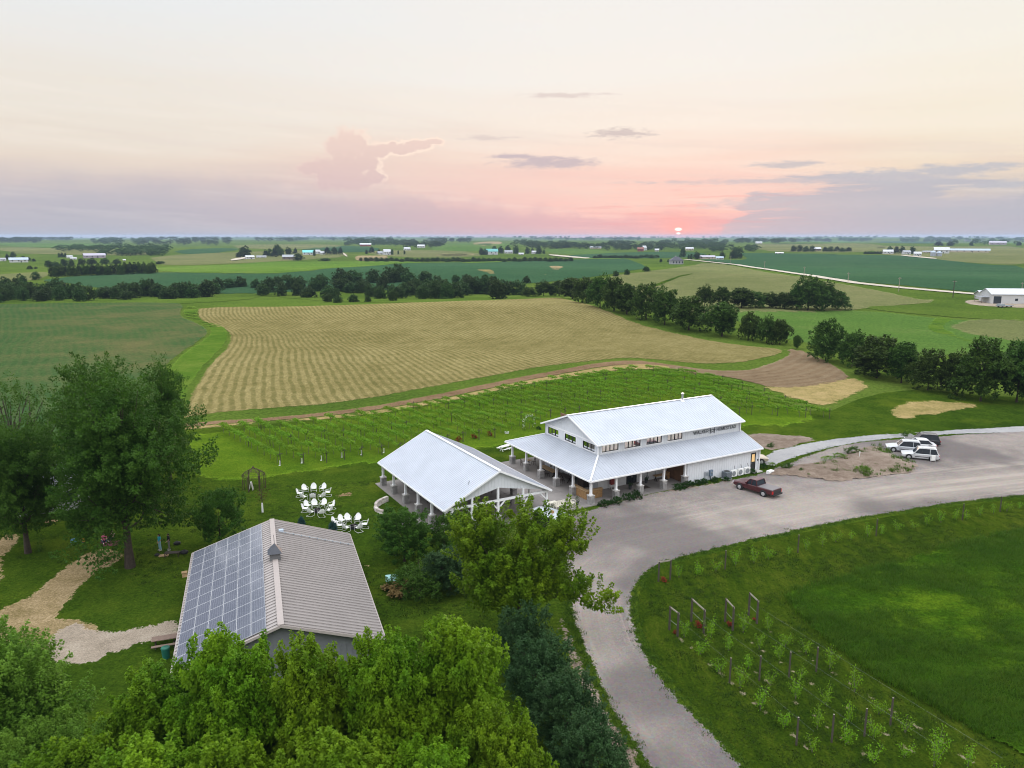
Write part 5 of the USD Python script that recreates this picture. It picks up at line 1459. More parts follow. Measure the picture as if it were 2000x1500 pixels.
VP = shapely.Polygon([G(*p)[:2] for p in [(396, 846), (520, 836), (704, 819), (920, 779), (1100, 743), (1230, 726), (1310, 726), (1400, 746), (1500, 778), (1612, 817), (1460, 808), (1400, 815), (1060, 850), (956, 853), (895, 861), (760, 884), (700, 889), (630, 901), (500, 905), (440, 870)]])
rd = np.array([13.8, -16.6]); rd /= np.linalg.norm(rd)
rn = np.array([-rd[1], rd[0]])
vines, posts = [], []
c0 = np.array([-49.6, 117.4])
for i in range(-2, 52):
    o = c0 + rn * 2.62 * i
    seg = shapely.LineString([o - rd * 120, o + rd * 120]).intersection(VP)
    for s in getattr(seg, 'geoms', [seg]):
        if s.geom_type != 'LineString' or s.length < 3:
            continue
        a, b = [np.array(q) for q in s.coords]
        if (b - a) @ rd < 0:
            a, b = b, a
        L = np.linalg.norm(b - a)
        for k in range(int(L / 2.35) + 1):
            p = b - rd * 2.35 * k
            vines.append((i, k, p))
            if k % 5 == 0:
                posts.append((i, k, p + rd * 1.1))


def seen(p, z=1.5):
    """Not behind the hall or the pavilion."""
    for O, w, l, hh in ((HO, 28.4, YB, 7.5), (PO, PW, PLN, 5.5)):
        for t in np.linspace(.55, .99, 60):
            q = np.array([p[0] * t, p[1] * t]); zz = CAM_H + (z - CAM_H) * t
            u = rot(-HR)[:2, :2] @ (q - O[:2])
            if 0 < u[0] < w and 0 < u[1] < l and zz < hh * (0.75 if not (3 < u[0] and 3 < u[1] < l - 3) else 1):
                return False
    return True


vines = [v for v in vines if seen(v[2])]
posts = [v for v in posts if seen(v[2])]
rows_used = sorted({v[0] for v in vines})
rank = {q: k + 1 for k, q in enumerate(rows_used)}
vines.sort(key=lambda v: np.hypot(*v[2]))
shapes = [back_vine(s) for s in (1, 2, 3)]
firsts = [None] * 3
rza = math.atan2(rd[1], rd[0])


def vine_first(name, lab, P, rz, shp, leafm, grp, sc):
    t = thing(name, lab, 'grapevine', P, rz, grp, sc)
    obj('stem', shp[0], BARK_PALE, t)
    obj('foliage', shp[1], leafm, t)
    return t.GetPath()


count = {}
for n, (i, k, p) in enumerate(vines[:300]):
    count[i] = count.get(i, 0) + 1
    lab = 'grapevine, %s from the near end of the %s row from the left, back vineyard' % (nth(count[i]), nth(rank[i]))
    P, s, w = (p[0], p[1], float(height(*p))), r.uniform(.8, 1.2), n % 3
    if firsts[w] is None:
        firsts[w] = vine_first('grapevine', lab, P, rza, shapes[w], L_VINE, 'vines of the back vineyard', s)
    else:
        copy(firsts[w], 'grapevine', lab, 'grapevine', P, rza + (PI if r.random() < .5 else 0), 'vines of the back vineyard', s)
V, F, k0 = [], [], 0
VS, FS, ks = [], [], 0
for n, (i, k, p) in enumerate(vines[300:]):
    sh = shapes[n % 3]; s = r.uniform(.8, 1.2)
    M = rot(rza + (PI if r.random() < .5 else 0)).T * s
    q = np.array([p[0], p[1], float(height(*p))])
    V.append(sh[1][0] @ M + q); F.append(sh[1][1] + k0); k0 += len(sh[1][0])
    VS.append(sh[0][0] @ M + q); FS.append(sh[0][1] + ks); ks += len(sh[0][0])
if V:
    x = UsdGeom.Xform.Define(stage, '/World/far_vines'); tag(x, kind='stuff')
    obj('foliage', (np.vstack(V), np.vstack(F)), L_VINE, x); obj('stems', (np.vstack(VS), np.vstack(FS)), BARK, x)
firstp = None
count = {}
posts.sort(key=lambda v: np.hypot(*v[2]))
for n, (i, k, p) in enumerate(posts[:280]):
    count[i] = count.get(i, 0) + 1
    lab = 'trellis post, %s from the near end of the %s vine row from the left' % (nth(count[i]), nth(rank.get(i, 1)))
    P = (p[0], p[1], float(height(*p)))
    if firstp is None:
        t = thing('trellis_post', lab, 'post', P, rza, 'posts of the back vineyard')
        MB().box(-.04, -.04, -.1, .04, .04, 1.75).build('post', VPOST, t)
        MB().bar((0, -.4, 1.45), (0, .4, 1.45), .05, .06).build('cross_arm', VPOST, t)
        firstp = t.GetPath()
    else:
        copy(firstp, 'trellis_post', lab, 'post', P, rza, 'posts of the back vineyard', (1, 1, r.uniform(.9, 1.1)))
# white grow tubes at some near row ends, and rose bushes
tube_m = plain('white_grow_tube', (.72, .72, .70), .5)
for n, (px, py) in enumerate([(547, 910), (590, 905), (628, 900), (668, 894), (706, 889), (750, 885)]):
    t = thing('grow_tube', 'white plastic grow tube at a vine foot, %s from the left along the near edge' % nth(n + 1), 'grow tube', at(px, py), 0, 'white grow tubes')
    MB().cyl((0, 0, 0), (0, 0, .75), .06, n=8).build('tube', tube_m, t)
    MB().box(-.16, -.08, 0, .06, .08, .12).build('white_bag', WHITEMET, t)
for n, (px, py, lab) in enumerate([(895, 862, 'red rose bush at a row end just beyond the pavilion roof'), (957, 852, 'red rose bush by the vine rows, nearer the flower arch'), (927, 857, 'brownish rose bush between the two red rose bushes')]):
    place('flower_red', 'rose_bush', lab, at(px, py), .8, n, None, .55, 'bush')

# ---- foreground trellis rows
def young_vine(seed):
    q = np.random.default_rng(seed)
    m = MB(); P, A = [], []
    for s in range(3 + seed % 3):
        h = q.uniform(.9, 2.0); d = q.normal(0, .32, 2)
        pts = [np.array([d[0] * t ** 1.5, d[1] * t ** 1.5, h * t]) for t in np.linspace(0, 1, 5)]
        m.tube(pts, [.02, .016, .012, .008, .004], 4)
        for t in np.linspace(.25, 1, 14):
            c = np.array([d[0] * t ** 1.5, d[1] * t ** 1.5, h * t])
            for _ in range(4):
                P.append(c + q.normal(0, .13, 3)); A.append(q.normal(0, 1, 3))
    return m.mesh(), leafcards(np.array(P), np.array(A), .115, q, droop=.5)


yshapes = [young_vine(s) for s in (1, 2, 3, 5)]
yfirst = [None] * 4


def put_young(n, lab, P, s, grp):
    w = n % 4
    if yfirst[w] is None:
        yfirst[w] = vine_first('young_vine', lab, P, 0, yshapes[w], L_YOUNG, grp, s)
    else:
        copy(yfirst[w], 'young_vine', lab, 'grapevine', P, turn(), grp, s)


def post_thing(lab, P, h=1.9, grp=None, lean=0):
    t = thing('vineyard_post', lab, 'post', P, lean, grp)
    MB().cyl((0, 0, -.1), (0, 0, h), .065, .06, 8).build('post', VPOST, t)
    MB().cyl((0, 0, h), (0, 0, h + .015), .06, .03, 8).build('post_top', WEATHERED, t)


ROWN = ['nearest the road', 'second from the road', 'third from the road', 'nearest the meadow']
ends = [((268, 826), (308, 858)), ((375, 785), (436, 843)), ((540, 785), (577, 828)), ((655, 755), (695, 795))]
plist = [[(562, 1085), (888, 1390)], [(707, 1075), (1060, 1375)], [(852, 1055), (1220, 1345)], [(985, 1030), (1347, 1290)]]
vlist = [[(340, 865), (420, 950), (512, 1035), (612, 1110), (712, 1220), (832, 1305), (965, 1425)],
         [(470, 870), (556, 930), (655, 1015), (765, 1090), (885, 1165), (990, 1310), (1130, 1385), (1270, 1475)],
         [(628, 840), (706, 920), (806, 970), (905, 1075), (1035, 1200), (1145, 1275), (1265, 1355), (1415, 1450), (1560, 1495)],
         [(750, 830), (835, 905), (935, 945), (1050, 1020), (1172, 1130), (1290, 1240), (1420, 1330), (1580, 1435), (1725, 1495), (1880, 1560)]]
ENDW = [.25, 1, 1, .25]
nn = 0
for i in range(4):
    a, b = at(*zf(*ends[i][0])), at(*zf(*ends[i][1]))
    rz = math.atan2(b[1] - a[1], b[0] - a[0]); L = np.hypot(*(b - a)[:2])
    t = thing('end_trellis', 'timber end frame of two posts and a rail, row %s' % ROWN[i], 'trellis frame', a, rz, None)
    for x in (0, L):
        MB().cyl((x, 0, -.1), (x, 0, 2.05), .09, .085, 8).build('post', VPOST, t)
    MB().bar((-.1, 0, 1.98), (L + .1, 0, 1.98), .07, .11).build('rail', WEATHERED, t)
    MB().bar((.1, 0, .9), (L - .1, 0, .9), .012, .012).build('brace_wire', STEEL, t)
    m = (a + b) / 2
    place('flower_red', 'rose_bush', 'red rose bush inside the end frame of the row %s' % ROWN[i], m + np.array([.1, -.1, 0]), (.35, .6, .5, .3)[i], i, 'roses under the end frames', (.2, .34, .3, .18)[i], 'bush')
    for k, q in enumerate(plist[i]):
        post_thing('dark trellis post, %s along the foreground vine row %s' % (nth(k + 1), ROWN[i]), at(*zf(*q)), 1.95, 'posts of the foreground rows')
    for k, q in enumerate(vlist[i]):
        put_young(nn, 'bright young vine, %s from the end frame in the row %s' % (nth(k + 1), ROWN[i]), at(*zf(*q)), 0.72 + .3 * rg.random(), 'young vines in the foreground rows'); nn += 1
    # bare drip-line strip under the row and the trellis wire
    p0, p1 = at(*zf(*ends[i][1])), at(*zf(*vlist[i][-1]))
    d = (p1 - p0)[:2] / np.hypot(*(p1 - p0)[:2]); nrm = np.array([-d[1], d[0]])
    L = np.hypot(*(p1 - p0)[:2])
    side = [p0[:2] + d * t + nrm * .24 for t in np.linspace(0, L, 30)] + [p0[:2] + d * t - nrm * .24 for t in np.linspace(L, 0, 30)]
    patch('drip_strip', side, M_STRIP, 5, 0, 0.12, world=True, seed=i)
    w = thing('trellis_wire', 'thin trellis wire along the foreground vine row %s' % ROWN[i], 'wire', p0, math.atan2(d[1], d[0]), None)
    MB().tube([(0, 0, 1.5), (L, 0, 1.45)], .0018, 4).build('wire', STEEL, w)
# single row beside the drive
RP = [(540, 530), (895, 450), (1277, 368), (1698, 290), (1882, 250)]
for k, q in enumerate(RP):
    post_thing('dark post, %s from the bend in the vine row beside the drive' % nth(k + 1), at(*zf(*q)), 1.9, 'posts beside the drive')
RV = [(315, 570), (405, 560), (495, 540), (592, 512), (680, 500), (752, 482), (850, 460), (935, 438), (1015, 420), (1080, 400), (1155, 388), (1235, 370), (1305, 362), (1382, 345), (1458, 332), (1525, 315), (1594, 303), (1662, 290), (1718, 288), (1785, 270), (1850, 262), (1916, 248), (1976, 235), (2050, 225)]
for k, q in enumerate(RV):
    put_young(k, 'bright young vine, %s from the bend in the row beside the drive' % nth(k + 1), at(*zf(*q)), .65 + .3 * rg.random(), 'young vines beside the drive')
a, b = at(*zf(215, 590)), at(*zf(272, 580))
rz = math.atan2(b[1] - a[1], b[0] - a[0]); L = np.hypot(*(b - a)[:2])
t = thing('end_trellis', 'timber end frame at the bend of the drive', 'trellis frame', a, rz)
for x in (0, L):
    MB().cyl((x, 0, -.1), (x, 0, 1.95), .08, .075, 8).build('post', VPOST, t)
MB().bar((-.1, 0, 1.9), (L + .1, 0, 1.9), .07, .11).build('rail', WEATHERED, t)
place('flower_red', 'rose_bush', 'red rose bush under the end frame at the bend of the drive', at(*zf(243, 592)), .5, 1, None, .35, 'bush')

# ------------------------------------------------------------------ vehicles
TYRE = plain('tyre_rubber', (.012, .012, .013), 0.85)
RIM = plain('alloy_rim', (.50, .51, .53), 0.3, metal=0.7)
CARGLASS = plain('car_glass', (.012, .016, .022), 0.12, spec=0.35)
LENS = plain('headlight_lens', (.75, .77, .80), 0.1, spec=0.7)
TAIL = plain('tail_light_red', (.36, .015, .015), 0.2)
CHROME = plain('chrome', (.7, .7, .72), 0.12, metal=1.0)
PLASTIC = plain('black_plastic', (.02, .02, .021), 0.6)


def paint(name, col):
    return plain(name, col, 0.28, metal=0.25, spec=0.5, coat=0.7)


def loft(secs, n=None):
    """A skin over cross-sections (each the same number of points), closed at both ends."""
    S = np.array(secs, float)
    k, n = S.shape[:2]
    m = MB()
    j = np.arange(n); j2 = (j + 1) % n
    f = np.vstack([np.stack([i * n + j, i * n + j2, (i + 1) * n + j2, (i + 1) * n + j], 1) for i in range(k - 1)])
    caps = [[0, q + 1, q] for q in range(1, n - 1)] + [[(k - 1) * n, (k - 1) * n + q, (k - 1) * n + q + 1] for q in range(1, n - 1)]
    v = S.reshape(-1, 3)
    m.add(v, f); m.f.append(np.array(caps))
    return m


def ring(x, w, z0, z1, r0=.12, r1=.12, wt=None):
    """One cross-section of a body at x: half width w (wt at the top), from z0 to z1, corners eased."""
    wt = w if wt is None else wt
    p = [(-w + r0, z0), (w - r0, z0), (w, z0 + r0), (w, (z0 + z1) / 2), (wt, z1 - r1), (wt - r1, z1), (-wt + r1, z1), (-wt, z1 - r1), (-w, (z0 + z1) / 2), (-w, z0 + r0)]
    return [(x, y, z) for y, z in p]


def wheels(t, xf, xr, hw, rad=.36):
    for x in (xf, xr):
        for s in (-1, 1):
            m = MB()
            y0, y1 = s * (hw - .25), s * hw
            m.tube([(x, y0, rad), (x, y0 + s * .02, rad), (x, y1 - s * .03, rad), (x, y1, rad)], [rad * .9, rad, rad, rad * .88], 20)
            w = m.build('wheel', TYRE, t)
            m = MB().cyl((x, y1 + s * .004, rad), (x, y1 + s * .015, rad), rad * .62, rad * .58, 16)
            for k in range(5):
                a = k * 2 * PI / 5
                m.bar((x, y1 + s * .022, rad), (x + math.cos(a) * rad * .58, y1 + s * .018, rad + math.sin(a) * rad * .58), .06, .02, up=(0, 1, 0))
            m.build('rim', RIM, w)


def car(label, P, rz, col, kind='suv', name='parked_car', group=None, L=4.75, W=1.86, H=1.72):
    """Nose towards +x."""
    t = thing(name, label, 'car', P, rz, group)
    h = L / 2; w = W / 2
    belt = .98 if kind == 'suv' else .88
    roof = H
    hood = .98 if kind == 'suv' else .84
    secs = [ring(-h, w * .80, .42, belt - .10), ring(-h + .06, w * .93, .32, belt - .02), ring(-h + .35, w, .26, belt + .02), ring(-h * .45, w, .24, belt + .03), ring(0, w, .24, belt + .02), ring(h * .32, w, .24, belt + .01),
            ring(h * .42, w * .99, .24, hood + .02), ring(h * .75, w * .98, .26, hood - .06, r1=.16), ring(h - .18, w * .93, .30, hood - .16, r1=.16), ring(h - .03, w * .84, .36, hood - .26, r1=.1), ring(h, w * .72, .44, hood - .36)]
    b = loft(secs).build('body', col, t, smooth=35)
    # wheel arches
    for x in (h * .62, -h * .60):
        for s in (-1, 1):
            MB().cyl((x, s * (w - .12), .37), (x, s * (w + .012), .37), .43, .43, 20).build('wheel_arch', PLASTIC, t)
    wheels(t, h * .62, -h * .60, w + .03, .355)
    # cabin: dark glass below, painted roof and pillars over it
    if kind == 'suv':
        xb = (-h + .18, -h + .42, h * .05, h * .38); xt = (-h + .50, -h + .62, h * .0, h * .10)
    else:
        xb = (-h + .55, -h + .95, h * .05, h * .40); xt = (-h + 1.15, -h + 1.3, h * .0, h * .06)
    wb, wt = w - .06, w - .24
    zr = roof - .06
    V = [(xb[0], -wb, belt), (xb[3], -wb, belt), (xb[3], wb, belt), (xb[0], wb, belt), (xt[0], -wt, zr), (xt[3], -wt, zr), (xt[3], wt, zr), (xt[0], wt, zr)]
    MB().add(V, [(0, 1, 5, 4), (1, 2, 6, 5), (2, 3, 7, 6), (3, 0, 4, 7), (4, 5, 6, 7)]).build('cabin_glass', CARGLASS, t)
    loft([ring(xt[0] - .10, wt - .06, zr - .04, zr + .02, .02, .02), ring(xt[0] + .15, wt + .02, zr - .02, zr + .055, .02, .03), ring((xt[0] + xt[3]) / 2, wt + .02, zr - .02, zr + .075, .02, .03), ring(xt[3] - .1, wt + .02, zr - .02, zr + .05, .02, .03), ring(xt[3] + .04, wt - .04, zr - .03, zr + .015, .02, .02)]).build('roof', col, t, smooth=35)
    for s in (-1, 1):
        for a, bb in ((xb[3], xt[3]), (xb[0], xt[0])):
            MB().bar((a, s * wb, belt - .02), (bb, s * wt, zr + .01), .09, .09, up=(0, s, 0)).build('pillar', col, t)
        xm = h * -.05
        MB().bar((xm, s * (wb + .012), belt), (xm - .02, s * (wt + .02), zr), .05, .02, up=(0, s, 0)).build('pillar', PLASTIC, t)
        xq = -h * .48
        if kind == 'suv':
            MB().bar((xq, s * (wb + .012), belt), (xq + .03, s * (wt + .02), zr), .06, .02, up=(0, s, 0)).build('pillar', col, t)
            MB().bar((xt[0] + .2, s * (wt - .05), zr + .10), (xt[3] - .3, s * (wt - .05), zr + .10), .04, .04).build('roof_rail', STEEL, t)
        MB().box(h * .30, s * (w + .02) - .09, belt + .02, h * .36, s * (w + .02) + .09, belt + .16).build('mirror', col, t)
        MB().bar((h * .30, s * (w + .006), .55), (-h * .45, s * (w + .006), .55), .03, .08, up=(0, 0, 1)).build('door_trim', col if kind != 'suv' else PLASTIC, t)
        m = MB().box(h - .22, s * w * .72 - .16, hood - .34, h - .045, s * w * .72 + .16, hood - .20)
        m.build('headlight', LENS, t)
        MB().box(-h - .005, s * w * .74 - .13, belt - .26, -h + .2, s * w * .74 + .17, belt - .08).build('tail_light', TAIL, t)
    MB().box(h - .06, -w * .45, .48, h + .012, w * .45, hood - .38).build('grille', PLASTIC, t)
    MB().box(-h - .02, -w * .86, .30, -h + .12, w * .86, .46).build('bumper', PLASTIC, t)
    MB().box(-h - .012, -.26, .62, -h - .002 + .01, .26, .75).build('number_plate', WHITEMET, t)
    return t


def pickup(label, P, rz, col, cover=None, L=5.7, W=1.95, group=None):
    t = thing('pickup_truck', label, 'pickup truck', P, rz, group)
    h, w = L / 2, W / 2
    secs = [ring(-h, w * .97, .50, 1.06, .05, .04), ring(-h * .30, w, .42, 1.08, .05, .05), ring(-h * .28, w, .36, 1.10, .08, .06), ring(h * .30, w, .36, 1.10), ring(h * .40, w * .98, .36, 1.08), ring(h * .86, w * .96, .40, 1.0, r1=.14), ring(h - .05, w * .88, .46, .90, r1=.1), ring(h, w * .8, .5, .82)]
    loft(secs).build('body', col, t, smooth=35)
    xb, xt = (-h * .22, h * .34), (-h * .16, h * .14)
    wb, wt, zb, zr = w - .05, w - .20, 1.09, 1.70
    V = [(xb[0], -wb, zb), (xb[1], -wb, zb), (xb[1], wb, zb), (xb[0], wb, zb), (xt[0], -wt, zr), (xt[1], -wt, zr), (xt[1], wt, zr), (xt[0], wt, zr)]
    MB().add(V, [(0, 1, 5, 4), (1, 2, 6, 5), (2, 3, 7, 6), (3, 0, 4, 7), (4, 5, 6, 7)]).build('cabin_glass', CARGLASS, t)
    loft([ring(xt[0] - .04, wt, zr - .03, zr + .03, .02, .02), ring(xt[0] + .15, wt + .02, zr - .02, zr + .07, .02, .03), ring(xt[1] - .1, wt + .02, zr - .02, zr + .06, .02, .03), ring(xt[1] + .06, wt - .02, zr - .03, zr + .02, .02, .02)]).build('roof', col, t, smooth=35)
    for s in (-1, 1):
        for a, b in ((xb[1], xt[1]), (xb[0], xt[0]), (.12, .12)):
            MB().bar((a, s * wb, zb - .02), (b, s * wt, zr + .01), .10, .08, up=(0, s, 0)).build('pillar', col, t)
        MB().box(h * .26, s * (w + .05) - .1, 1.1, h * .31, s * (w + .05) + .1, 1.3).build('mirror', col, t)
        MB().box(h - .2, s * w * .7 - .16, .66, h - .01, s * w * .7 + .18, .86).build('headlight', LENS, t)
        MB().box(-h - .012, s * w * .88 - .09, .62, -h + .1, s * w * .88 + .09, .98).build('tail_light', TAIL, t)
        for x in (h * .62, -h * .56):
            MB().cyl((x, s * (w - .14), .4), (x, s * (w + .012), .4), .47, .47, 20).build('wheel_arch', PLASTIC, t)
    wheels(t, h * .62, -h * .56, w + .03, .39)
    if cover:
        MB().box(-h + .08, -w + .1, 1.075, -h * .27, w - .1, 1.12).build('bed_cover', cover, t)
    MB().box(-h - .025, -w + .2, .52, -h - .002, w - .2, 1.0).build('tailgate', PLASTIC if cover else col, t)
    MB().box(-h - .2, -w * .92, .42, -h - .03, w * .92, .58).build('bumper', CHROME if not cover else PLASTIC, t)
    MB().box(h - .01, -w * .5, .55, h + .02, w * .5, .8).build('grille', CHROME, t)
    return t


def along(a, b):
    """Heading from pixel a towards pixel b."""
    A, B_ = at(*a), at(*b)
    return (A + B_) / 2, math.atan2(B_[1] - A[1], B_[0] - A[0])


MAROON = paint('maroon_paint', (.040, .004, .007))
BEDCOV = plain('grey_bed_cover', (.16, .15, .16), .5)
P0, rz = np.array([30.15, 88.95, 0]), math.radians(128)
pickup('dark red pickup truck with a grey bed cover parked beside the hall', P0, rz, MAROON, BEDCOV)
pickup('tan pickup truck half hidden behind the far end of the hall', np.array(HL(28.9, 3.2)), math.radians(4), paint('tan_paint', (.42, .36, .28)), None)
for lab, (a, b), col, kind, H in [
    ('silver sport utility car nearest the white board, front of the group', ((1764, 893), (1828, 899)), (.52, .53, .55), 'suv', 1.74),
    ('pale grey sport utility car with dark wheels, left of the four parked cars', ((1733, 879), (1796, 884)), (.46, .48, .52), 'suv', 1.72),
    ('white saloon car squeezed between the black car and the silver ones', ((1762, 874), (1821, 877)), (.70, .70, .72), 'saloon', 1.48),
    ('black sport utility car at the back of the four parked cars', ((1770, 866), (1830, 870)), (.012, .013, .018), 'suv', 1.76)]:
    P, rz = along(b, a)
    car(lab, P, rz, paint('car_paint_%d' % int(col[0] * 1000), col), kind, group='cars parked on the gravel', H=H)

# ------------------------------------------------------------------ by the car park
P = at(1822, 903)
t = thing('sign_board', 'blank white board on two legs by the silver car', 'sign', P, math.radians(8))
MB().box(-.42, -.03, .25, .42, .03, 1.05).build('board', WHITEMET, t)
for x in (-.36, .36):
    MB().box(x - .03, -.05, 0, x + .03, -.032, 1.05).build('leg', STEEL, t)
P = at(1678, 899)
t = thing('marker_post', 'thin white marker post standing on the mulch mound', 'post', P + np.array([0, 0, .3]), 0)
MB().cyl((0, 0, 0), (0, 0, 1.0), .05, n=8).cyl((0, 0, 1.0), (0, 0, 1.04), .05, .02, 8).build('post', WHITEMET, t)
for k, (px, py, top, w, key, lab) in enumerate([
    (1539, 917, 902, 24, 'shrub_green', 'round green bush at the left end of the mulch mound'), (1564, 924, 914, 13, 'shrub_green', 'little green bush just right of the round one on the mound'),
    (1508, 912, 905, 18, 'weed', 'yellowish weed clump beside the white block'), (1686, 926, 907, 36, 'weed', 'pale weedy bush on the front of the mulch mound'),
    (1664, 888, 870, 28, 'shrub_green', 'wide green weeds on the crest of the mulch mound'), (1640, 895, 884, 30, 'weed', 'trailing green weeds along the back of the mulch mound'), (1614, 900, 890, 26, 'weed', 'short weeds at the mound edge by the grey drive'),
    (1725, 889, 880, 18, 'weed', 'tuft of weeds in front of the left silver car'), (1767, 852, 842, 14, 'shrub_green', 'dark weed tuft behind the black car'), (1778, 851, 839, 16, 'weed', 'tall pale weeds behind the black car'), (1748, 852, 846, 12, 'weed', 'thin weeds at the edge of the grey drive'),
    (1505, 873, 864, 16, 'shrub_green', 'green bush on the mulch bank behind the hall')]):
    P = at(px, py)
    if key == 'weed' or 'mound' in lab:
        P = P + np.array([0, 0, .25])
    place(key, 'weed_clump' if key == 'weed' else 'shrub', lab, P, max(.5, tall(P, px, top)), turn(), None, span(w, P) / 2, 'weeds' if key == 'weed' else 'bush')
P = at(1504, 925)
t = thing('white_block', 'white plastic block lying at the corner of the hall', 'block', P, HR + .1)
MB().box(-.5, -.28, 0, .5, .28, .42).box(-.46, -.24, .42, .46, .24, .46).build('block', WHITEMET, t)
MB().box(-.2, -.288, .15, .2, -.282, .28).build('hand_hold', GREYMET, t)

# ------------------------------------------------------------------ along the hall front
FANG = plain('fan_grille_grey', (.34, .35, .36), .6)
for k, u in enumerate((22.75, 23.95, 25.2)):
    t = thing('heat_pump', 'white outdoor heat pump unit, %s from the dark condenser' % nth(k + 1), 'air conditioner', HL(u, -.38, 0), HR, 'white heat pumps')
    MB().box(-.46, -.17, .1, .46, .17, .95).build('case', WHITEMET, t)
    m = MB()
    for q in range(5):
        rr = .33 - q * .065
        a = np.linspace(0, 2 * PI, 25)
        m.tube(np.stack([-.1 + rr * np.cos(a), np.full(25, -.185), .53 + rr * np.sin(a)], 1), .011, 4, cap=False)
    m.build('fan_guard', GREYMET, t)
    MB().cyl((-.1, -.176, .53), (-.1, -.172, .53), .33, n=20).build('fan_opening', FANG, t)
    for x in (-.36, .36):
        MB().box(x - .04, -.16, 0, x + .04, .16, .1).build('foot', PLASTIC, t)
    MB().tube([(.52, .1, .6), (.6, .3, .7), (.6, .5, 1.3)], .03, 6).build('pipe', PLASTIC, t)
t = thing('condenser', 'dark grey cubic condenser unit standing by the heat pumps', 'air conditioner', HL(21.35, -.55, 0), HR)
MB().box(-.45, -.45, .08, .45, .45, 1.05).build('case', GREYMET, t)
m = MB()
for z in np.arange(.2, 1.0, .09):
    m.box(-.465, -.465, z, .465, .465, z + .03)
m.build('louvres', plain('dark_louvre', (.05, .06, .075), .5), t)
MB().cyl((0, 0, 1.05), (0, 0, 1.09), .38, n=20).build('fan_grille', BLACK, t)
MB().box(-.5, -.5, 0, .5, .5, .08).build('pad', STONECAP, t)
t = thing('meter_cabinet', 'tall grey meter cabinet on the hall wall', 'cabinet', HL(18.5, .2, 0), HR)
MB().box(-.28, -.12, 0, .28, .08, 1.25).build('case', plain('pale_grey_case', (.34, .36, .39), .5), t)
MB().box(-.22, -.135, .7, .22, -.122, 1.15).build('cover', GREYMET, t)
t = thing('meter_box', 'blue-grey meter box on the wall right of the tall cabinet', 'meter', HL(19.25, .2, 0), HR)
MB().box(-.26, -.14, .55, .26, .08, 1.35).cyl((0, -.02, 0), (0, -.02, .55), .05, n=8).build('case', plain('blue_grey_case', (.14, .19, .25), .5), t)
MB().cyl((0, -.2, 1.05), (0, -.142, 1.05), .11, n=14).build('dial', STEEL, t)
for k, (u, v, w, h) in enumerate([(1.5, -.75, .75, .85), (2.5, -.75, .5, .6), (3.3, -.8, .75, .95), (5.2, -.8, .85, 1.0), (6.4, -.7, .7, 1.1), (13.1, -.5, .85, .8), (14.2, -.5, .7, .75), (15.3, -.35, .75, .75), (16.6, -.35, .7, .7), (17.6, -.4, .65, .7), (19.2, -.6, .55, .75), (20.6, -1.3, .55, .7), (25.9, -.75, .55, .8)]):
    place('shrub_dark', 'foundation_shrub', 'dark low shrub, %s from the hall front corner along the bed' % nth(k + 1), HL(u, v, 0), h, turn(), 'shrubs along the hall front', w, 'bush')
P = at(1487, 918)
place('shrub_dark', 'foundation_shrub', 'dark small shrub at the far end of the hall front wall', P + np.array([.5, .6, 0]), .8, 1.0, None, .6, 'bush')


def chair_dark(label, P, rz, grp=None, mat=None):
    t = thing('chair', label, 'chair', P, rz, grp)
    m_ = mat or DARKWOOD
    MB().box(-.22, -.22, .42, .22, .22, .46).build('seat', m_, t)
    MB().bar((-.2, -.2, .46), (-.24, -.2, .92), .04, .04).bar((-.2, .2, .46), (-.24, .2, .92), .04, .04).bar((-.22, -.2, .85), (-.22, .2, .85), .04, .1).bar((-.21, -.2, .65), (-.21, .2, .65), .03, .06).build('backrest', m_, t)
    for x in (-.19, .19):
        for y in (-.19, .19):
            MB().bar((x, y, 0), (x, y, .42), .04, .04).build('leg', m_, t)
    return t


def table(label, P, rz, l, w, top=TABLEW, leg=DARKWOOD, h=.75, benches=False, grp=None, name='table'):
    t = thing(name, label, 'table', P, rz, grp)
    n = max(3, int(w / .16))
    for k in range(n):
        MB().box(-l / 2, -w / 2 + k * w / n + .006, h - .05, l / 2, -w / 2 + (k + 1) * w / n - .006, h).build('tabletop_plank', top, t)
    for x in (-l / 2 + .25, l / 2 - .25):
        MB().bar((x, -w * .42, 0), (x, w * .2, h - .05), .08, .1).bar((x, w * .42, 0), (x, -w * .2, h - .05), .07, .09).build('trestle', leg, t)
    if benches:
        for s in (-1, 1):
            MB().box(-l / 2, s * (w / 2 + .32) - .14, .42, l / 2, s * (w / 2 + .32) + .14, .46).build('bench', top, t)
        for x in (-l / 2 + .25, l / 2 - .25):
            MB().bar((x, -w / 2 - .4, .38), (x, w / 2 + .4, .38), .06, .08).build('crossbar', leg, t)
    return t


S = SLAB
# white picnic table on the lawn
P = at(1000 - 14, 880)
table('white picnic table with fixed benches on the lawn beyond the porch', P, HR + .3, 1.9, .75, WHITEMET, WHITEMET, benches=True, name='picnic_table')
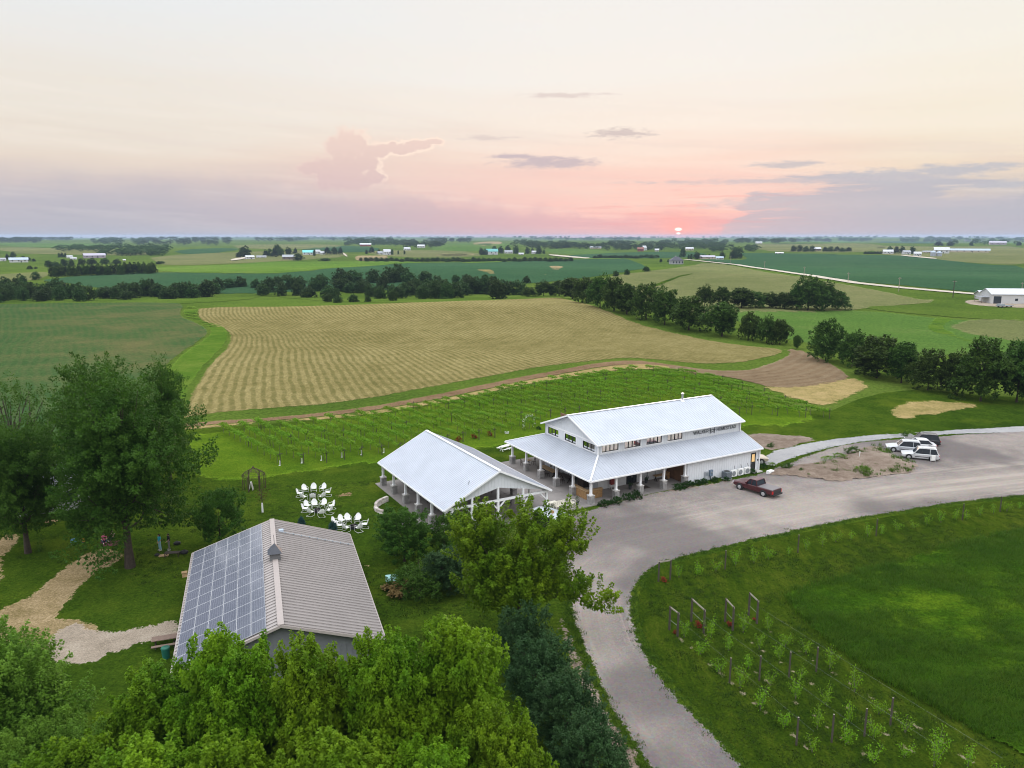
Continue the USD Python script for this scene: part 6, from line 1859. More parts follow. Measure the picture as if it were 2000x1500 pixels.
# side porch
table('long trestle table of pale planks on the side porch', HL(2.2, 12.4, S), HR + PI / 2, 3.4, .95)
for k, (dx, dy) in enumerate([(-.9, -.75), (0, -.8), (.9, -.75), (-.9, .75), (.1, .8), (.95, .75)]):
    p = HL(2.2 - dy, 12.4 + dx, S)
    chair_dark('dark chair at the long porch table, %s on its %s side' % (nth(k % 3 + 1), 'wall' if k < 3 else 'open'), p, HR + (PI if dy < 0 else 0), 'chairs of the long porch table')
table('small round-edged wooden table at the far end of the side porch', HL(1.9, 17.2, S), HR, .8, .8)
chair_dark('dark chair right of the small table at the far porch end', HL(2.7, 17.0, S), HR + PI, None)
chair_dark('dark chair left of the small table at the far porch end', HL(1.1, 17.3, S), HR, None)
table('very dark trestle table in the middle of the side porch', HL(2.5, 8.9, S), HR + PI / 2, 2.4, .9, DARKWOOD)
for k, (u, v) in enumerate([(1.7, 8.3), (1.7, 9.4), (3.3, 8.2), (3.3, 9.4)]):
    chair_dark('dark chair, %s of four at the dark porch table' % nth(k + 1), HL(u, v, S), HR + (0 if u < 2 else PI), 'chairs of the dark porch table')
t = thing('pallet_bar', 'bar counter clad in pallet wood at the porch corner', 'bar counter', HL(1.9, 2.6, S), HR)
n_ = 0
for a, b, ax in ((-1.2, 1.2, 'x'), (-.1, 2.6, 'y')):
    q = a
    while q < b - .1:
        if ax == 'x':
            MB().box(q, -.95, .02, q + .14, -.9 - .01 * (n_ % 3), 1.02).build('board', PALLET, t)
        else:
            MB().box(-1.25 + .01 * (n_ % 3), q - .8, .02, -1.2, q - .66, 1.02).build('board', PALLET, t)
        q += .155; n_ += 1
MB().box(-1.3, -1.0, 1.03, 1.25, -.45, 1.09).box(-1.3, -.44, 1.03, -.75, 2.0, 1.09).build('counter_top', TABLEW, t)
MB().box(-1.18, -.9, 0, 1.18, -.6, 1.02).box(-1.2, -.58, 0, -.95, 1.8, 1.02).build('frame', DARKWOOD, t)
t = thing('porch_heater', 'dark tall cabinet on the side porch by the hall wall', 'cabinet', HL(3.3, 6.1, S), HR)
MB().box(-.4, -.6, 0, .4, .6, 1.7).build('case', DARKWOOD, t)
for s in (-1, 1):
    MB().box(-.42, s * .3 - .27, .1, -.402, s * .3 + .27, 1.6).build('door', DARKWOOD, t)
# front porch
t = thing('popcorn_stand', 'red framed display stand against the front porch wall', 'stand', HL(5.95, 3.55, S), HR)
MB().box(-.3, -.2, .55, .3, .2, 1.3).build('case', RED, t)
MB().box(-.34, -.24, 1.3, .34, .24, 1.42).build('canopy', RED, t)
for x in (-.26, .26):
    for y in (-.16, .16):
        MB().bar((x, y, 0), (x, y, .55), .04, .04).build('leg', WHITEMET, t)
table('pale bench table under the front porch roof', HL(13.4, 3.1, S), HR, 2.2, .7, TABLEW)
t = thing('wood_crate', 'upright tan wooden crate beside the bench table', 'crate', HL(15.0 - .5, 3.3, S), HR)
MB().box(-.3, -.3, .0, .3, .3, .9).build('box', PALLET, t)
for z in (.1, .45, .8):
    MB().box(-.32, -.32, z, .32, -.302, z + .12).build('slat', PALLET, t)
for lab, u, v in [('dark planter on the porch left of the double door', 7.7, 2.2), ('dark planter on the porch right of the double door', 11.0, 3.1)]:
    t = thing('planter', lab, 'planter', HL(u, v, S), HR)
    MB().tube([(0, 0, 0), (0, 0, .5)], [.16, .24], 12).build('pot', TERRA, t)
    q = np.random.default_rng(int(u * 10))
    pos = q.normal(0, .14, (90, 3)) * np.array([1, 1, .8]) + np.array([0, 0, .68])
    obj('plant', leafcards(pos, q.normal(0, 1, (90, 3)), .14, q), L_SHRUB, t)
t = thing('door_mat', 'dark mat on the porch floor before the double door', 'mat', HL(9.6, 1.9, S), HR)
MB().box(-.75, -.45, .002, .75, .45, .02).build('mat', DARKWOOD, t)
t = thing('clothes_rail', 'grey metal hanging rail under the front porch roof', 'rail', HL(12.4, 3.75, S), HR)
MB().bar((-.7, 0, .0), (-.7, 0, 1.7), .05, .05, up=(1, 0, 0)).bar((.7, 0, 0), (.7, 0, 1.7), .05, .05, up=(1, 0, 0)).bar((-.7, 0, 1.68), (.7, 0, 1.68), .05, .05).build('frame', GREYMET, t)
# white metal furniture at the patio edge
CREAM = plain('cream_enamel', (.74, .70, .60), .4)


def patio_chair(name, label, P, rz, w):
    t = thing(name, label, 'chair' if w < 1 else 'bench', P, rz)
    for k in range(int(w / .09)):
        x = -w / 2 + .045 + k * .09
        MB().bar((x, -.22, .43), (x, .22, .43), .05, .02).bar((x, .22, .43), (x, .30, .88), .05, .02).build('slat', CREAM, t)
    m = MB()
    for s in (-1, 1):
        m.bar((s * w / 2, -.24, 0), (s * w / 2, -.24, .64), .04, .04).bar((s * w / 2, .26, 0), (s * w / 2, .3, .9), .04, .04).bar((s * w / 2, -.26, .64), (s * w / 2, .3, .64), .04, .05)
    m.bar((-w / 2, .3, .88), (w / 2, .3, .88), .04, .04).bar((-w / 2, -.24, .41), (w / 2, -.24, .41), .03, .04)
    m.build('frame', CREAM, t)


patio_chair('garden_bench', 'cream slatted garden bench at the patio edge', HL(-3.6, .75, S), HR, 1.5)
patio_chair('garden_chair', 'cream slatted garden chair left of the bench', HL(-5.0, .5, S), HR - .6, .6)
patio_chair('garden_chair', 'white armchair with dark cushion between bench and corner pier', HL(-1.9, .9, S), HR + .5, .75)
t = thing('side_table', 'cream low table behind the garden bench', 'table', HL(-4.0, 1.9, S), HR)
MB().box(-.55, -.3, .5, .55, .3, .54).build('tabletop', CREAM, t)
for x in (-.48, .48):
    for y in (-.24, .24):
        MB().bar((x, y, 0), (x, y, .5), .04, .04).build('leg', CREAM, t)
for lab, u, v in [('potted dark topiary right of the white armchair', -1.15, .9), ('potted topiary alone near the right pavilion post', -6.5 + 1.6, -.0 + .35)]:
    t = thing('potted_topiary', lab, 'plant', HL(u, v, S), HR)
    MB().tube([(0, 0, 0), (0, 0, .3)], [.13, .18], 10).build('pot', TERRA, t)
    q = np.random.default_rng(5)
    d = q.normal(0, 1, (150, 3)); d /= np.linalg.norm(d, axis=1, keepdims=True)
    obj('plant', leafcards(d * np.array([.2, .2, .32]) + np.array([0, 0, .62]), d, .1, q), L_SHRUB, t)

# ------------------------------------------------------------------ under the pavilion
for k, (u, v) in enumerate([(3.0, 3.2), (6.4, 3.4), (9.8, 5.2), (3.2, 7.0), (6.6, 8.4), (3.0, 11.2), (10.2, 10.5), (6.5, 13.6), (3.2, 15.6)]):
    p = PL(u, v, S)
    t = thing('bistro_table', 'dark round table under the pavilion, %s from its open gable' % nth(k + 1), 'table', p, HR, 'dark tables under the pavilion')
    MB().cyl((0, 0, .72), (0, 0, .76), .55, n=24).build('tabletop', DARKWOOD, t)
    MB().cyl((0, 0, .03), (0, 0, .72), .05, n=10).build('pedestal', BLACK, t)
    MB().cyl((0, 0, 0), (0, 0, .03), .3, n=16).build('base', BLACK, t)
    for q in range(3):
        a = q * 2.1 + k
        c_ = p + np.array([math.cos(a), math.sin(a), 0]) * .85
        chair_dark('dark chair, %s at the %s round table from the pavilion gable' % (nth(q + 1), nth(k + 1)), c_, a + PI, 'dark chairs under the pavilion')

# ------------------------------------------------------------------ dark trailer with the pale roof, behind the open maple
P = np.array(PL(10.2, -4.6, 0))
t = thing('trailer', 'black enclosed trailer with a rounded pale grey metal roof behind the maple', 'trailer', P, HR + PI / 2 + .25)
BLK = plain('black_trailer_side', (.012, .012, .014), .4)
MB().prism([(-1.9, -1.05), (1.5, -1.05), (2.1, -.4), (2.1, .4), (1.5, 1.05), (-1.9, 1.05)], 'z', .45, 2.35).build('body', BLK, t)
pr = [(-1.98, -1.12), (1.54, -1.12), (2.2, -.42), (2.2, .42), (1.54, 1.12), (-1.98, 1.12)]
m = MB().prism(pr, 'z', 2.35, 2.42); m.add([(x, y, 2.42) for x, y in pr] + [(-1.9, 0, 2.62), (1.6, 0, 2.6)], [(0, 1, 7), (1, 2, 7), (2, 3, 7), (3, 4, 7), (4, 5, 7), (5, 6, 7), (5, 0, 6), (0, 7, 6)])
m.build('roof', plain('pale_grey_roof', (.40, .43, .46), .4, var=.08), t)
MB().box(-.6, .1, 2.5, -.3, .35, 2.8).build('roof_vent', PALLET, t)
for s in (-1, 1):
    for x in (-.6, .3):
        MB().cyl((x, s * .85, .33), (x, s * 1.08, .33), .33, n=18).build('wheel', TYRE, t)
MB().bar((2.1, 0, .5), (3.1, 0, .5), .1, .1).build('tow_bar', GREYMET, t)

# ------------------------------------------------------------------ on the lawn
# curved low stone wall: dressed white stones in two courses
pts = np.array([at(*p)[:2] for p in [(757, 979), (745, 984), (736, 990), (733, 997), (741, 1002), (750, 1004)]])
ln = shapely.LineString(smooth_ring(pts, 0))
t = thing('stone_wall', 'low curved wall of pale stones on the lawn beside the pavilion', 'wall', (*pts[0], 0), 0)
WS = [plain('pale_stone_%d' % k, c, .9, var=.2, scale=5, bump=.5) for k, c in enumerate([(.52, .47, .42), (.42, .37, .33), (.60, .56, .51)])]
r = np.random.default_rng(8)
sl = 0.0
while sl < ln.length - .2:
    w_ = r.uniform(.3, .45)
    a, b = np.array(ln.interpolate(sl).coords[0]), np.array(ln.interpolate(min(sl + w_ - .02, ln.length)).coords[0])
    high = .5 if sl < ln.length * .55 else .25
    for z in np.arange(0, high, .22):
        o = np.array([*pts[0], 0])
        MB().bar(np.array([*a, z + .11]) - o, np.array([*b, z + .11 + r.uniform(-.01, .01)]) - o, .34 + r.uniform(-.04, .04), .21).build('stone', WS[int(r.integers(3))], t)
    sl += w_

# white shell-backed lawn chairs in three rings round fire pits
def lawn_chair_parts(t):
    th = np.linspace(-1, 1, 9)
    rows = []
    for s in np.linspace(0, 1, 9):                        # a shell: seat running up into a round-topped back
        if s < .45:
            q = s / .45
            y, z = .24 - .46 * q, .40 - .05 * q
            w = .25
            dish = .03
        else:
            q = (s - .45) / .55
            y, z = -.22 - .16 * q, .35 + .55 * q
            w = .27 * math.sqrt(max(0.05, 1 - max(0, (q - .35) / .68) ** 2)) + .02
            dish = .05
        rows.append([(x * w, y + (dish * x * x if s >= .45 else 0), z + (dish * x * x if s < .45 else 0)) for x in th])
    V = np.array(rows).reshape(-1, 3)
    f = [(i * 9 + j, i * 9 + j + 1, (i + 1) * 9 + j + 1, (i + 1) * 9 + j) for i in range(8) for j in range(8)]
    nrm = np.array([0, .014, .014])
    m = MB().add(V + nrm, f); m.add(V - nrm, np.array(f)[:, ::-1])
    m.build('shell', WHITEMET, t, smooth=True)
    m = MB()
    for s in (-1, 1):
        m.tube([(s * .27, -.30, .66), (s * .29, .0, .64), (s * .29, .24, .60), (s * .29, .30, .45), (s * .29, .27, .05), (s * .29, .2, .02), (s * .29, -.35, .02)], .015, 6)
    m.tube([(-.29, -.35, .02), (0, -.37, .02), (.29, -.35, .02)], .019, 6).tube([(-.29, .24, .38), (.29, .24, .38)], .015, 6)
    m.build('tube_frame', WHITEMET, t)


LC = None
rings = [((613, 973), ['far', [(594, 970), (605, 962), (624, 962), (637, 968), (640, 974), (631, 980), (602, 980), (611, 981) ]]),
         ((620, 998), ['middle', [(598, 994), (602, 999), (615, 992), (634, 991), (647, 995), (645, 1001), (628, 1006), (608, 1006)]]),
         ((690, 1030), ['near', [(656, 1028), (667, 1022), (680, 1018), (700, 1019), (716, 1031), (701, 1036), (677, 1037), (664, 1034)]])]
CHP = [
 ((611, 970), 'far', [(585.5, 970), (596, 962), (613, 960), (631, 960), (641, 968), (629, 976), (611, 977), (593, 977)]),
 ((620, 1000), 'middle', [(596, 1000), (601, 994), (615, 992), (632, 991), (648, 994), (644, 1003), (628, 1009), (607, 1007)]),
 ((691, 1032), 'near', [(655, 1027), (668, 1023), (680, 1021), (699, 1021), (713, 1031), (701, 1038), (676, 1038), (664, 1033)])]
for (cx, cy_), nm, chs in CHP:
    c_ = at(cx, cy_)
    t = thing('fire_pit', 'black metal fire pit inside the %s ring of white chairs' % nm, 'fire pit', c_, 0)
    a = np.linspace(0, 2 * PI, 25)[:-1]
    m = MB()
    V = [(.42 * math.cos(q), .42 * math.sin(q), z) for z in (0, .38) for q in a] + [(.36 * math.cos(q), .36 * math.sin(q), z) for z in (.38, .15) for q in a]
    n_ = 24
    f = [(l * n_ + k, l * n_ + (k + 1) % n_, (l + 1) * n_ + (k + 1) % n_, (l + 1) * n_ + k) for l in range(3) for k in range(n_)]
    m.add(V, f).build('ring', BLACK, t)
    MB().cyl((0, 0, .13), (0, 0, .16), .36, n=24).build('ash_bed', TERRA, t)
    for k in range(4):
        b = k * .8
        MB().cyl((-.28 * math.cos(b), -.28 * math.sin(b), .2 + k * .05), (.28 * math.cos(b), .28 * math.sin(b), .22 + k * .05), .05, n=7).build('log', DARKWOOD, t)
    P_ = [at(*q) for q in chs]
    for k, p in enumerate(P_):
        d = (c_ - p)[:2]
        rz = math.atan2(d[1], d[0]) - PI / 2
        lab = 'white metal shell-back chair, %s clockwise from the left in the %s fire-pit ring' % (nth(k + 1), nm)
        if LC is None:
            t = thing('lawn_chair', lab, 'chair', p, rz, 'white lawn chairs', 1.12)
            lawn_chair_parts(t); LC = t.GetPath()
        else:
            copy(LC, 'lawn_chair', lab, 'chair', p, rz, 'white lawn chairs', 1.12)

# wire gazebo with a white bench in it
P = at(497, 955)
t = thing('garden_gazebo', 'rusty openwork metal gazebo on the lawn before the vineyard', 'gazebo', P, .3)
RUST = plain('rusty_iron', (.055, .035, .024), .8, var=.3, scale=8)
rad = 1.35
cn = [(rad * math.cos(k * PI / 3), rad * math.sin(k * PI / 3)) for k in range(6)]
for x, y in cn:
    MB().cyl((x, y, 0), (x, y, 1.95), .05, n=6).cyl((x * .86, y * .86, 0), (x * .86, y * .86, 1.95), .035, n=5).build('upright', RUST, t)
    m = MB().tube([(x, y, 1.95), (x * .6, y * .6, 2.4), (x * .15, y * .15, 2.62), (0, 0, 2.95)], .045, 6)
    m.build('roof_rib', RUST, t)
for k in range(6):
    a, b = np.array(cn[k]), np.array(cn[(k + 1) % 6])
    for z in (1.95, 1.75):
        MB().bar((*a, z), (*b, z), .03, .03).build('ring_rail', RUST, t)
    m = MB()
    for q in np.linspace(.15, .85, 5):
        p = a + (b - a) * q
        m.bar((*p, 1.75), (*p, 1.95), .02, .02)
    for z, s in ((2.2, .75), (2.45, .45)):
        m.bar((*(a * s), z), (*(b * s), z), .02, .02)
    if k not in (4,):
        for q in (.33, .67):
            p = a + (b - a) * q
            m.bar((*p, .0), (*p, 1.75), .016, .016)
        m.bar((*a, .9), (*b, .9), .02, .02)
    m.build('lattice', RUST, t)
t = thing('folding_boards', 'two pale boards leaning together inside the gazebo', 'boards', P + np.array([-.35, -.35, 0]), .2)
MB().bar((-.15, 0, 0), (0.05, 0, 1.0), .75, .04, up=(1, 0, 0)).build('board', WHITEMET, t)
MB().bar((.3, 0, 0), (0.12, 0, 1.0), .75, .04, up=(1, 0, 0)).build('board', STONECAP, t)
# sapling with a white guard
P = at(513, 1001)
t = thing('guarded_sapling', 'thin reddish sapling with a white trunk guard near the gazebo', 'tree', P, 0)
MB().tube([(0, 0, 0), (.03, 0, 1.0), (0, .03, 2.0), (.02, 0, 2.9)], [.06, .05, .035, .015], 7).build('trunk', BARK, t)
MB().cyl((0, 0, 0), (0, 0, 1.15), .10, .10, 10).build('trunk_guard', WHITEMET, t)
q = np.random.default_rng(4)
L_REDDISH = leaves('reddish_leaves', (.06, .035, .012), (.13, .075, .025), trans=.2)
pos = q.normal(0, 1, (260, 3)) * np.array([.5, .5, .5]) + np.array([0, 0, 2.2])
obj('crown', leafcards(pos, q.normal(0, 1, (260, 3)), .12, q), L_REDDISH, t)
m = MB()
for k in range(9):
    a = k * 2.4; z = 1.4 + k * .15
    m.tube([(0, 0, z), (.4 * math.cos(a), .4 * math.sin(a), z + .3), (.6 * math.cos(a), .6 * math.sin(a), z + .5)], [.018, .012, .005], 4)
m.build('branches', BARK, t)
P2 = P.copy()
# flower arch at the vineyard edge
P = at(1033, 838)
t = thing('flower_arch', 'metal garden arch with climbing white flowers before the vineyard', 'arch', P, HR + .2)
for y in (-.3, .3):
    a = np.linspace(0, PI, 13)
    p = [(-1.15, y, 0), (-1.15, y, .9)] + [(-1.15 * math.cos(x), y, 1.2 + 1.1 * math.sin(x)) for x in a] + [(1.15, y, .9), (1.15, y, 0)]
    MB().tube(p, .022, 6).build('hoop', BLACK, t)
m = MB()
for x in np.linspace(0, PI, 9):
    m.bar((-1.15 * math.cos(x), -.3, 1.2 + 1.1 * math.sin(x)), (-1.15 * math.cos(x), .3, 1.2 + 1.1 * math.sin(x)), .02, .02)
m.build('rungs', BLACK, t)
q = np.random.default_rng(14)
a = q.uniform(-.7, PI + .7, 420)
pos = np.stack([-1.15 * np.cos(np.clip(a, 0, PI)), q.normal(0, .22, 420), np.where((a > 0) & (a < PI), 1.2 + 1.1 * np.sin(a), 1.2 - np.where(a < 0, -a, a - PI) * 1.5)], 1) + q.normal(0, .09, (420, 3))
obj('climbing_leaves', leafcards(pos, q.normal(0, 1, (420, 3)), .13, q), L_VINE, t)
sel = pos[::4]
obj('white_flowers', leafcards(sel + .05, q.normal(0, 1, (len(sel), 3)), .16, q), plain('white_petals', (.75, .74, .70), .6), t)
for lab, px, py in [('white flower tub left of the flower arch', 990, 847), ('low shrub right of the flower arch foot', 1052, 839)]:
    if 'tub' in lab:
        t = thing('flower_tub', lab, 'planter', at(px, py), 0)
        MB().tube([(0, 0, 0), (0, 0, .35)], [.3, .38], 12).build('tub', WHITEMET, t)
        pos = q.normal(0, .22, (120, 3)) * np.array([1, 1, .6]) + np.array([0, 0, .5])
        obj('plant', leafcards(pos, q.normal(0, 1, (120, 3)), .14, q), L_VINE, t)
    else:
        place('shrub_dark', 'shrub', lab, at(px, py), .6, 0, None, .5, 'bush')
# green utility box
P = at(766, 1148)
t = thing('utility_box', 'dark utility box with a pale blue-green lid on the lawn', 'utility box', P, math.radians(12))
MB().box(-.42, -.36, 0, .42, .36, .85).build('case', plain('dark_box', (.015, .017, .018), .5), t)
MB().add([(-.55, -.5, .86), (.55, -.5, .86), (.55, .48, 1.0), (-.55, .48, 1.0), (-.55, -.5, .92), (.55, -.5, .92), (.55, .48, 1.06), (-.55, .48, 1.06)], [(3, 2, 1, 0), (4, 5, 6, 7), (0, 1, 5, 4), (2, 3, 7, 6), (1, 2, 6, 5), (3, 0, 4, 7)]).build('lid', plain('blue_green_lid', (.24, .42, .42), .35, var=.1), t)
MB().box(-.1, -.375, .55, .1, -.362, .65).build('latch', STEEL, t)

# ------------------------------------------------------------------ people and their things
SKIN = plain('skin', (.42, .26, .18), .6)
HAIR = plain('dark_hair', (.03, .022, .016), .7)


def hullchain(parts):
    """One continuous body: each bone is the hull of two balls."""
    import manifold3d as mf
    tot = None
    for a, ra, b, rb in parts:
        A = mf.Manifold.sphere(ra, 14).translate(tuple(map(float, a))); B_ = mf.Manifold.sphere(rb, 14).translate(tuple(map(float, b)))
        hb = mf.Manifold.batch_hull([A, B_])
        tot = hb if tot is None else tot + hb
    m = tot.refine_to_length(.03).to_mesh()
    tm = trimesh.Trimesh(m.vert_properties[:, :3], m.tri_verts)
    trimesh.smoothing.filter_taubin(tm, iterations=6)
    return tm


def person(label, P, rz, J, shirt, trousers, hair=HAIR, sc=1.0, group=None, long_hair=False):
    """J: joints in metres (x to the person's left, y ahead, z up)."""
    t = thing('person', label, 'person', P, rz, group, sc)
    g = lambda k: np.array(J[k], float)
    body, sh, tr, shoes = [], [], [], []
    body += [(g('neck'), .055, g('head') + np.array([0, 0, -.05]), .06), (g('head'), .098, g('head') + np.array([0, .02, -.07]), .075)]
    body += [(g('head') + np.array([0, .10, -.03]), .016, g('head') + np.array([0, .085, .0]), .012)]
    body += [(g('head') + np.array([s * .095, 0, -.02]), .022, g('head') + np.array([s * .095, 0, -.05]), .016) for s in (-1, 1)]
    chest = (g('shl') + g('shr')) / 2; hip = (g('hil') + g('hir')) / 2
    for s in ('l', 'r'):
        body += [(chest, .10, g('sh' + s), .06), (g('sh' + s), .056, g('el' + s), .043), (g('el' + s), .042, g('ha' + s), .03), (hip, .12, g('hi' + s), .09), (g('hi' + s), .088, g('kn' + s), .06), (g('kn' + s), .058, g('an' + s), .04), (g('an' + s), .042, g('an' + s) + np.array(J.get('toe', (0, .16, -.05))), .035)]
        d = g('ha' + s) - g('el' + s); d /= np.linalg.norm(d)
        side = np.cross(d, (0, 1, .2)); side /= np.linalg.norm(side)
        palm = g('ha' + s) + d * .05
        body += [(g('ha' + s), .028, palm, .032)]
        for k in range(4):
            f0 = palm + side * (k - 1.5) * .019 + d * .02
            body += [(f0, .010, f0 + d * (.045, .055, .05, .036)[k] + np.array([0, .012, 0]), .008)]
        body += [(palm - side * .03, .011, palm - side * .05 + d * .035, .009)]
        sh += [(chest, .125, g('sh' + s), .078), (g('sh' + s), .074, g('sh' + s) * .45 + g('el' + s) * .55, .06), (chest, .13, hip + np.array([0, 0, .06]), .14)]
        tr += [(hip, .135, g('hi' + s), .105), (g('hi' + s), .102, g('kn' + s), .074), (g('kn' + s), .074, g('kn' + s) * .12 + g('an' + s) * .88, .058)]
        shoes += [(g('an' + s) + np.array([0, -.03, -.03]), .05, g('an' + s) + np.array(J.get('toe', (0, .17, -.045))), .042)]
    body += [(chest, .115, hip, .115), (chest, .09, g('neck'), .05)]
    obj('body', hullchain(body), SKIN, t, smooth=True)
    obj('shirt', hullchain(sh), shirt, t, smooth=True)
    obj('trousers', hullchain(tr), trousers, t, smooth=True)
    obj('shoes', hullchain(shoes), plain('pale_shoes', (.55, .53, .5), .7), t, smooth=True)
    hr = [(g('head') + np.array([0, -.03, .03]), .098, g('head') + np.array([0, .0, .05]), .085)]
    if long_hair:
        hr += [(g('head') + np.array([0, -.06, 0]), .085, g('head') + np.array([0, -.09, -.22]), .06)]
    obj('hair', hullchain(hr), hair, t, smooth=True)
    return t


STAND = dict(head=(0, .02, 1.62), neck=(0, 0, 1.46), shl=(.17, 0, 1.40), shr=(-.17, 0, 1.40), ell=(.25, -.02, 1.12), elr=(-.25, -.02, 1.12), hal=(.24, .10, .88), har=(-.22, .20, .98), hil=(.09, 0, .92), hir=(-.09, 0, .92), knl=(.11, .03, .5), knr=(-.12, .0, .5), anl=(.12, 0, .09), anr=(-.16, -.04, .09))
SIT = dict(head=(0, .05, .82), neck=(0, .0, .66), shl=(.17, 0, .60), shr=(-.17, 0, .60), ell=(.27, .08, .36), elr=(-.27, .08, .36), hal=(.2, .34, .34), har=(-.18, .36, .36), hil=(.1, 0, .13), hir=(-.1, 0, .13), knl=(.26, .38, .34), knr=(-.26, .38, .34), anl=(.12, .56, .08), anr=(-.12, .56, .08))
BLUESHIRT = plain('turquoise_shirt', (.04, .40, .55), .8)
PALETROU = plain('pale_blue_trousers', (.25, .42, .50), .8)
DARKSHIRT = plain('black_shirt', (.010, .010, .012), .8)
SHORTS = plain('grey_shorts', (.16, .15, .15), .8)
PINK = plain('pink_shirt', (.55, .12, .22), .8)
ORANGE = plain('orange_shirt', (.62, .28, .05), .8)
JEANS = plain('dark_jeans', (.03, .04, .07), .8)
person('person standing on the lawn in a turquoise top and pale trousers', at(313, 1075), 2.4, STAND, BLUESHIRT, PALETROU, long_hair=True)
person('person standing on the lawn in a black top and grey shorts', at(331, 1074), 2.0, STAND, DARKSHIRT, SHORTS)
for lab, px, py, s, tr, rz_ in [('person in an orange top sitting on the grass under the big tree', 164, 1061, ORANGE, JEANS, 1.0), ('person in a pink top sitting under the big tree, left of the pair', 204, 1058, PINK, JEANS, -2.6), ('person in a pale pink top sitting on the grass, right of the pair', 221, 1053, plain('pale_pink_shirt', (.62, .38, .38), .8), JEANS, 2.8)]:
    person(lab, at(px, py), rz_, SIT, s, tr, long_hair=True)
t = thing('picnic_blanket', 'dark blanket spread on the grass before the sitting pair', 'blanket', at(213, 1062), .2)
MB().box(-1.0, -.7, .005, 1.0, .7, .03).build('blanket', plain('dark_red_blanket', (.09, .02, .03), .9, var=.3), t)
t = thing('folding_chair', 'light blue low folding chair on the lawn near the orange top', 'chair', at(145, 1063), .5)
BLU = plain('light_blue_fabric', (.18, .38, .62), .8)
MB().box(-.28, -.25, .24, .28, .25, .27).build('seat', BLU, t)
MB().bar((0, -.25, .26), (0, -.42, .75), .54, .03, up=(0, 1, 0)).build('backrest', BLU, t)
for x in (-.27, .27):
    MB().bar((x, -.28, 0), (x, .24, .26), .025, .025).bar((x, .26, 0), (x, -.26, .26), .025, .025).build('leg', STEEL, t)
for lab, px, py, s, mat in [('black bag lying right of the standing people', 346, 1064, .5, PLASTIC), ('black rounded bag at the right of the low lawn table', 360, 1082, .55, PLASTIC), ('small black bag left of the low lawn table', 307, 1086, .35, PLASTIC)]:
    t = thing('bag', lab, 'bag', at(px, py), .4)
    m = trimesh.creation.icosphere(2); v = np.array(m.vertices) * np.array([.36, .2, .2]) * s / .5 + np.array([0, 0, .18 * s / .5])
    v[:, 2] = np.maximum(v[:, 2], 0)
    obj('bag_body', (v, np.array(m.faces)), mat, t, smooth=True)
    MB().tube([(-.12, 0, .34 * s / .5), (0, 0, .46 * s / .5), (.12, 0, .34 * s / .5)], .02, 6).build('handle', mat, t)
t = thing('lawn_table', 'low slatted dark table on the lawn below the people', 'table', at(337, 1087), .1)
for k in range(5):
    MB().box(-.7, -.3 + k * .12, .42, .7, -.2 + k * .12, .46).build('slat', DARKWOOD, t)
for x in (-.62, .62):
    for y in (-.24, .24):
        MB().bar((x, y, 0), (x, y, .42), .06, .06).build('leg', DARKWOOD, t)
t = thing('game_board', 'pale flat board lying on the lawn left of the low table', 'board', at(320, 1086), .3)
MB().box(-.45, -.28, .06, .45, .28, .10).build('board', TABLEW, t)
MB().box(-.4, -.25, 0, -.34, .25, .06).box(.34, -.25, 0, .4, .25, .06).build('foot', TABLEW, t)
t = thing('game_board', 'pale board on the grass near the left worn path', 'board', at(101, 1019), .3)
MB().box(-.6, -.3, .06, .6, .3, .10).build('board', TABLEW, t)
MB().box(-.5, -.28, 0, -.42, .28, .06).box(.42, -.28, 0, .5, .28, .06).build('foot', TABLEW, t)
t = thing('wooden_box', 'small pale wooden box on the grass by the barn eave', 'box', at(361, 1126), .4)
MB().box(-.22, -.2, 0, .22, .2, .42).build('box', TABLEW, t)
MB().box(-.25, -.23, .42, .25, .23, .46).build('lid', TABLEW, t)
p = at(333, 1262)
table('brown picnic table with benches beside the barn above the maples', p + np.array([-.4, 0, 0]), .35, 1.8, .75, plain('brown_planks', (.20, .14, .11), .7, var=.2), DARKWOOD, benches=True, name='picnic_table')
t = thing('rubbish_bin', 'green plastic bin beside the barn and picnic table', 'bin', at(330, 1285) + np.array([-.2, 0, 0]), .2)
GRN = plain('green_plastic', (.01, .10, .07), .5)
MB().tube([(0, 0, 0), (0, 0, .8)], [.25, .31], 16).build('bin', GRN, t)
MB().tube([(0, 0, .8), (0, 0, .88), (0, 0, .93)], [.33, .3, .1], 16).build('lid', GRN, t)

# ------------------------------------------------------------------ farms and houses of the far country
ROOFC = {k: plain('far_roof_' + k, c, .5) for k, c in dict(white=(.50, .52, .56), grey=(.30, .32, .36), teal=(.10, .34, .33), cyan=(.16, .58, .60), dark=(.05, .05, .07), lilac=(.36, .34, .42), blue=(.36, .44, .54), rust=(.20, .07, .05)).items()}
WALLC = {k: plain('far_wall_' + k, c, .7) for k, c in dict(white=(.50, .50, .51), grey=(.30, .30, .32), tan=(.42, .36, .28), red=(.22, .05, .04), brown=(.16, .12, .10), lilac=(.30, .26, .30)).items()}
FARWIN = plain('far_window', (.03, .035, .045), .2)


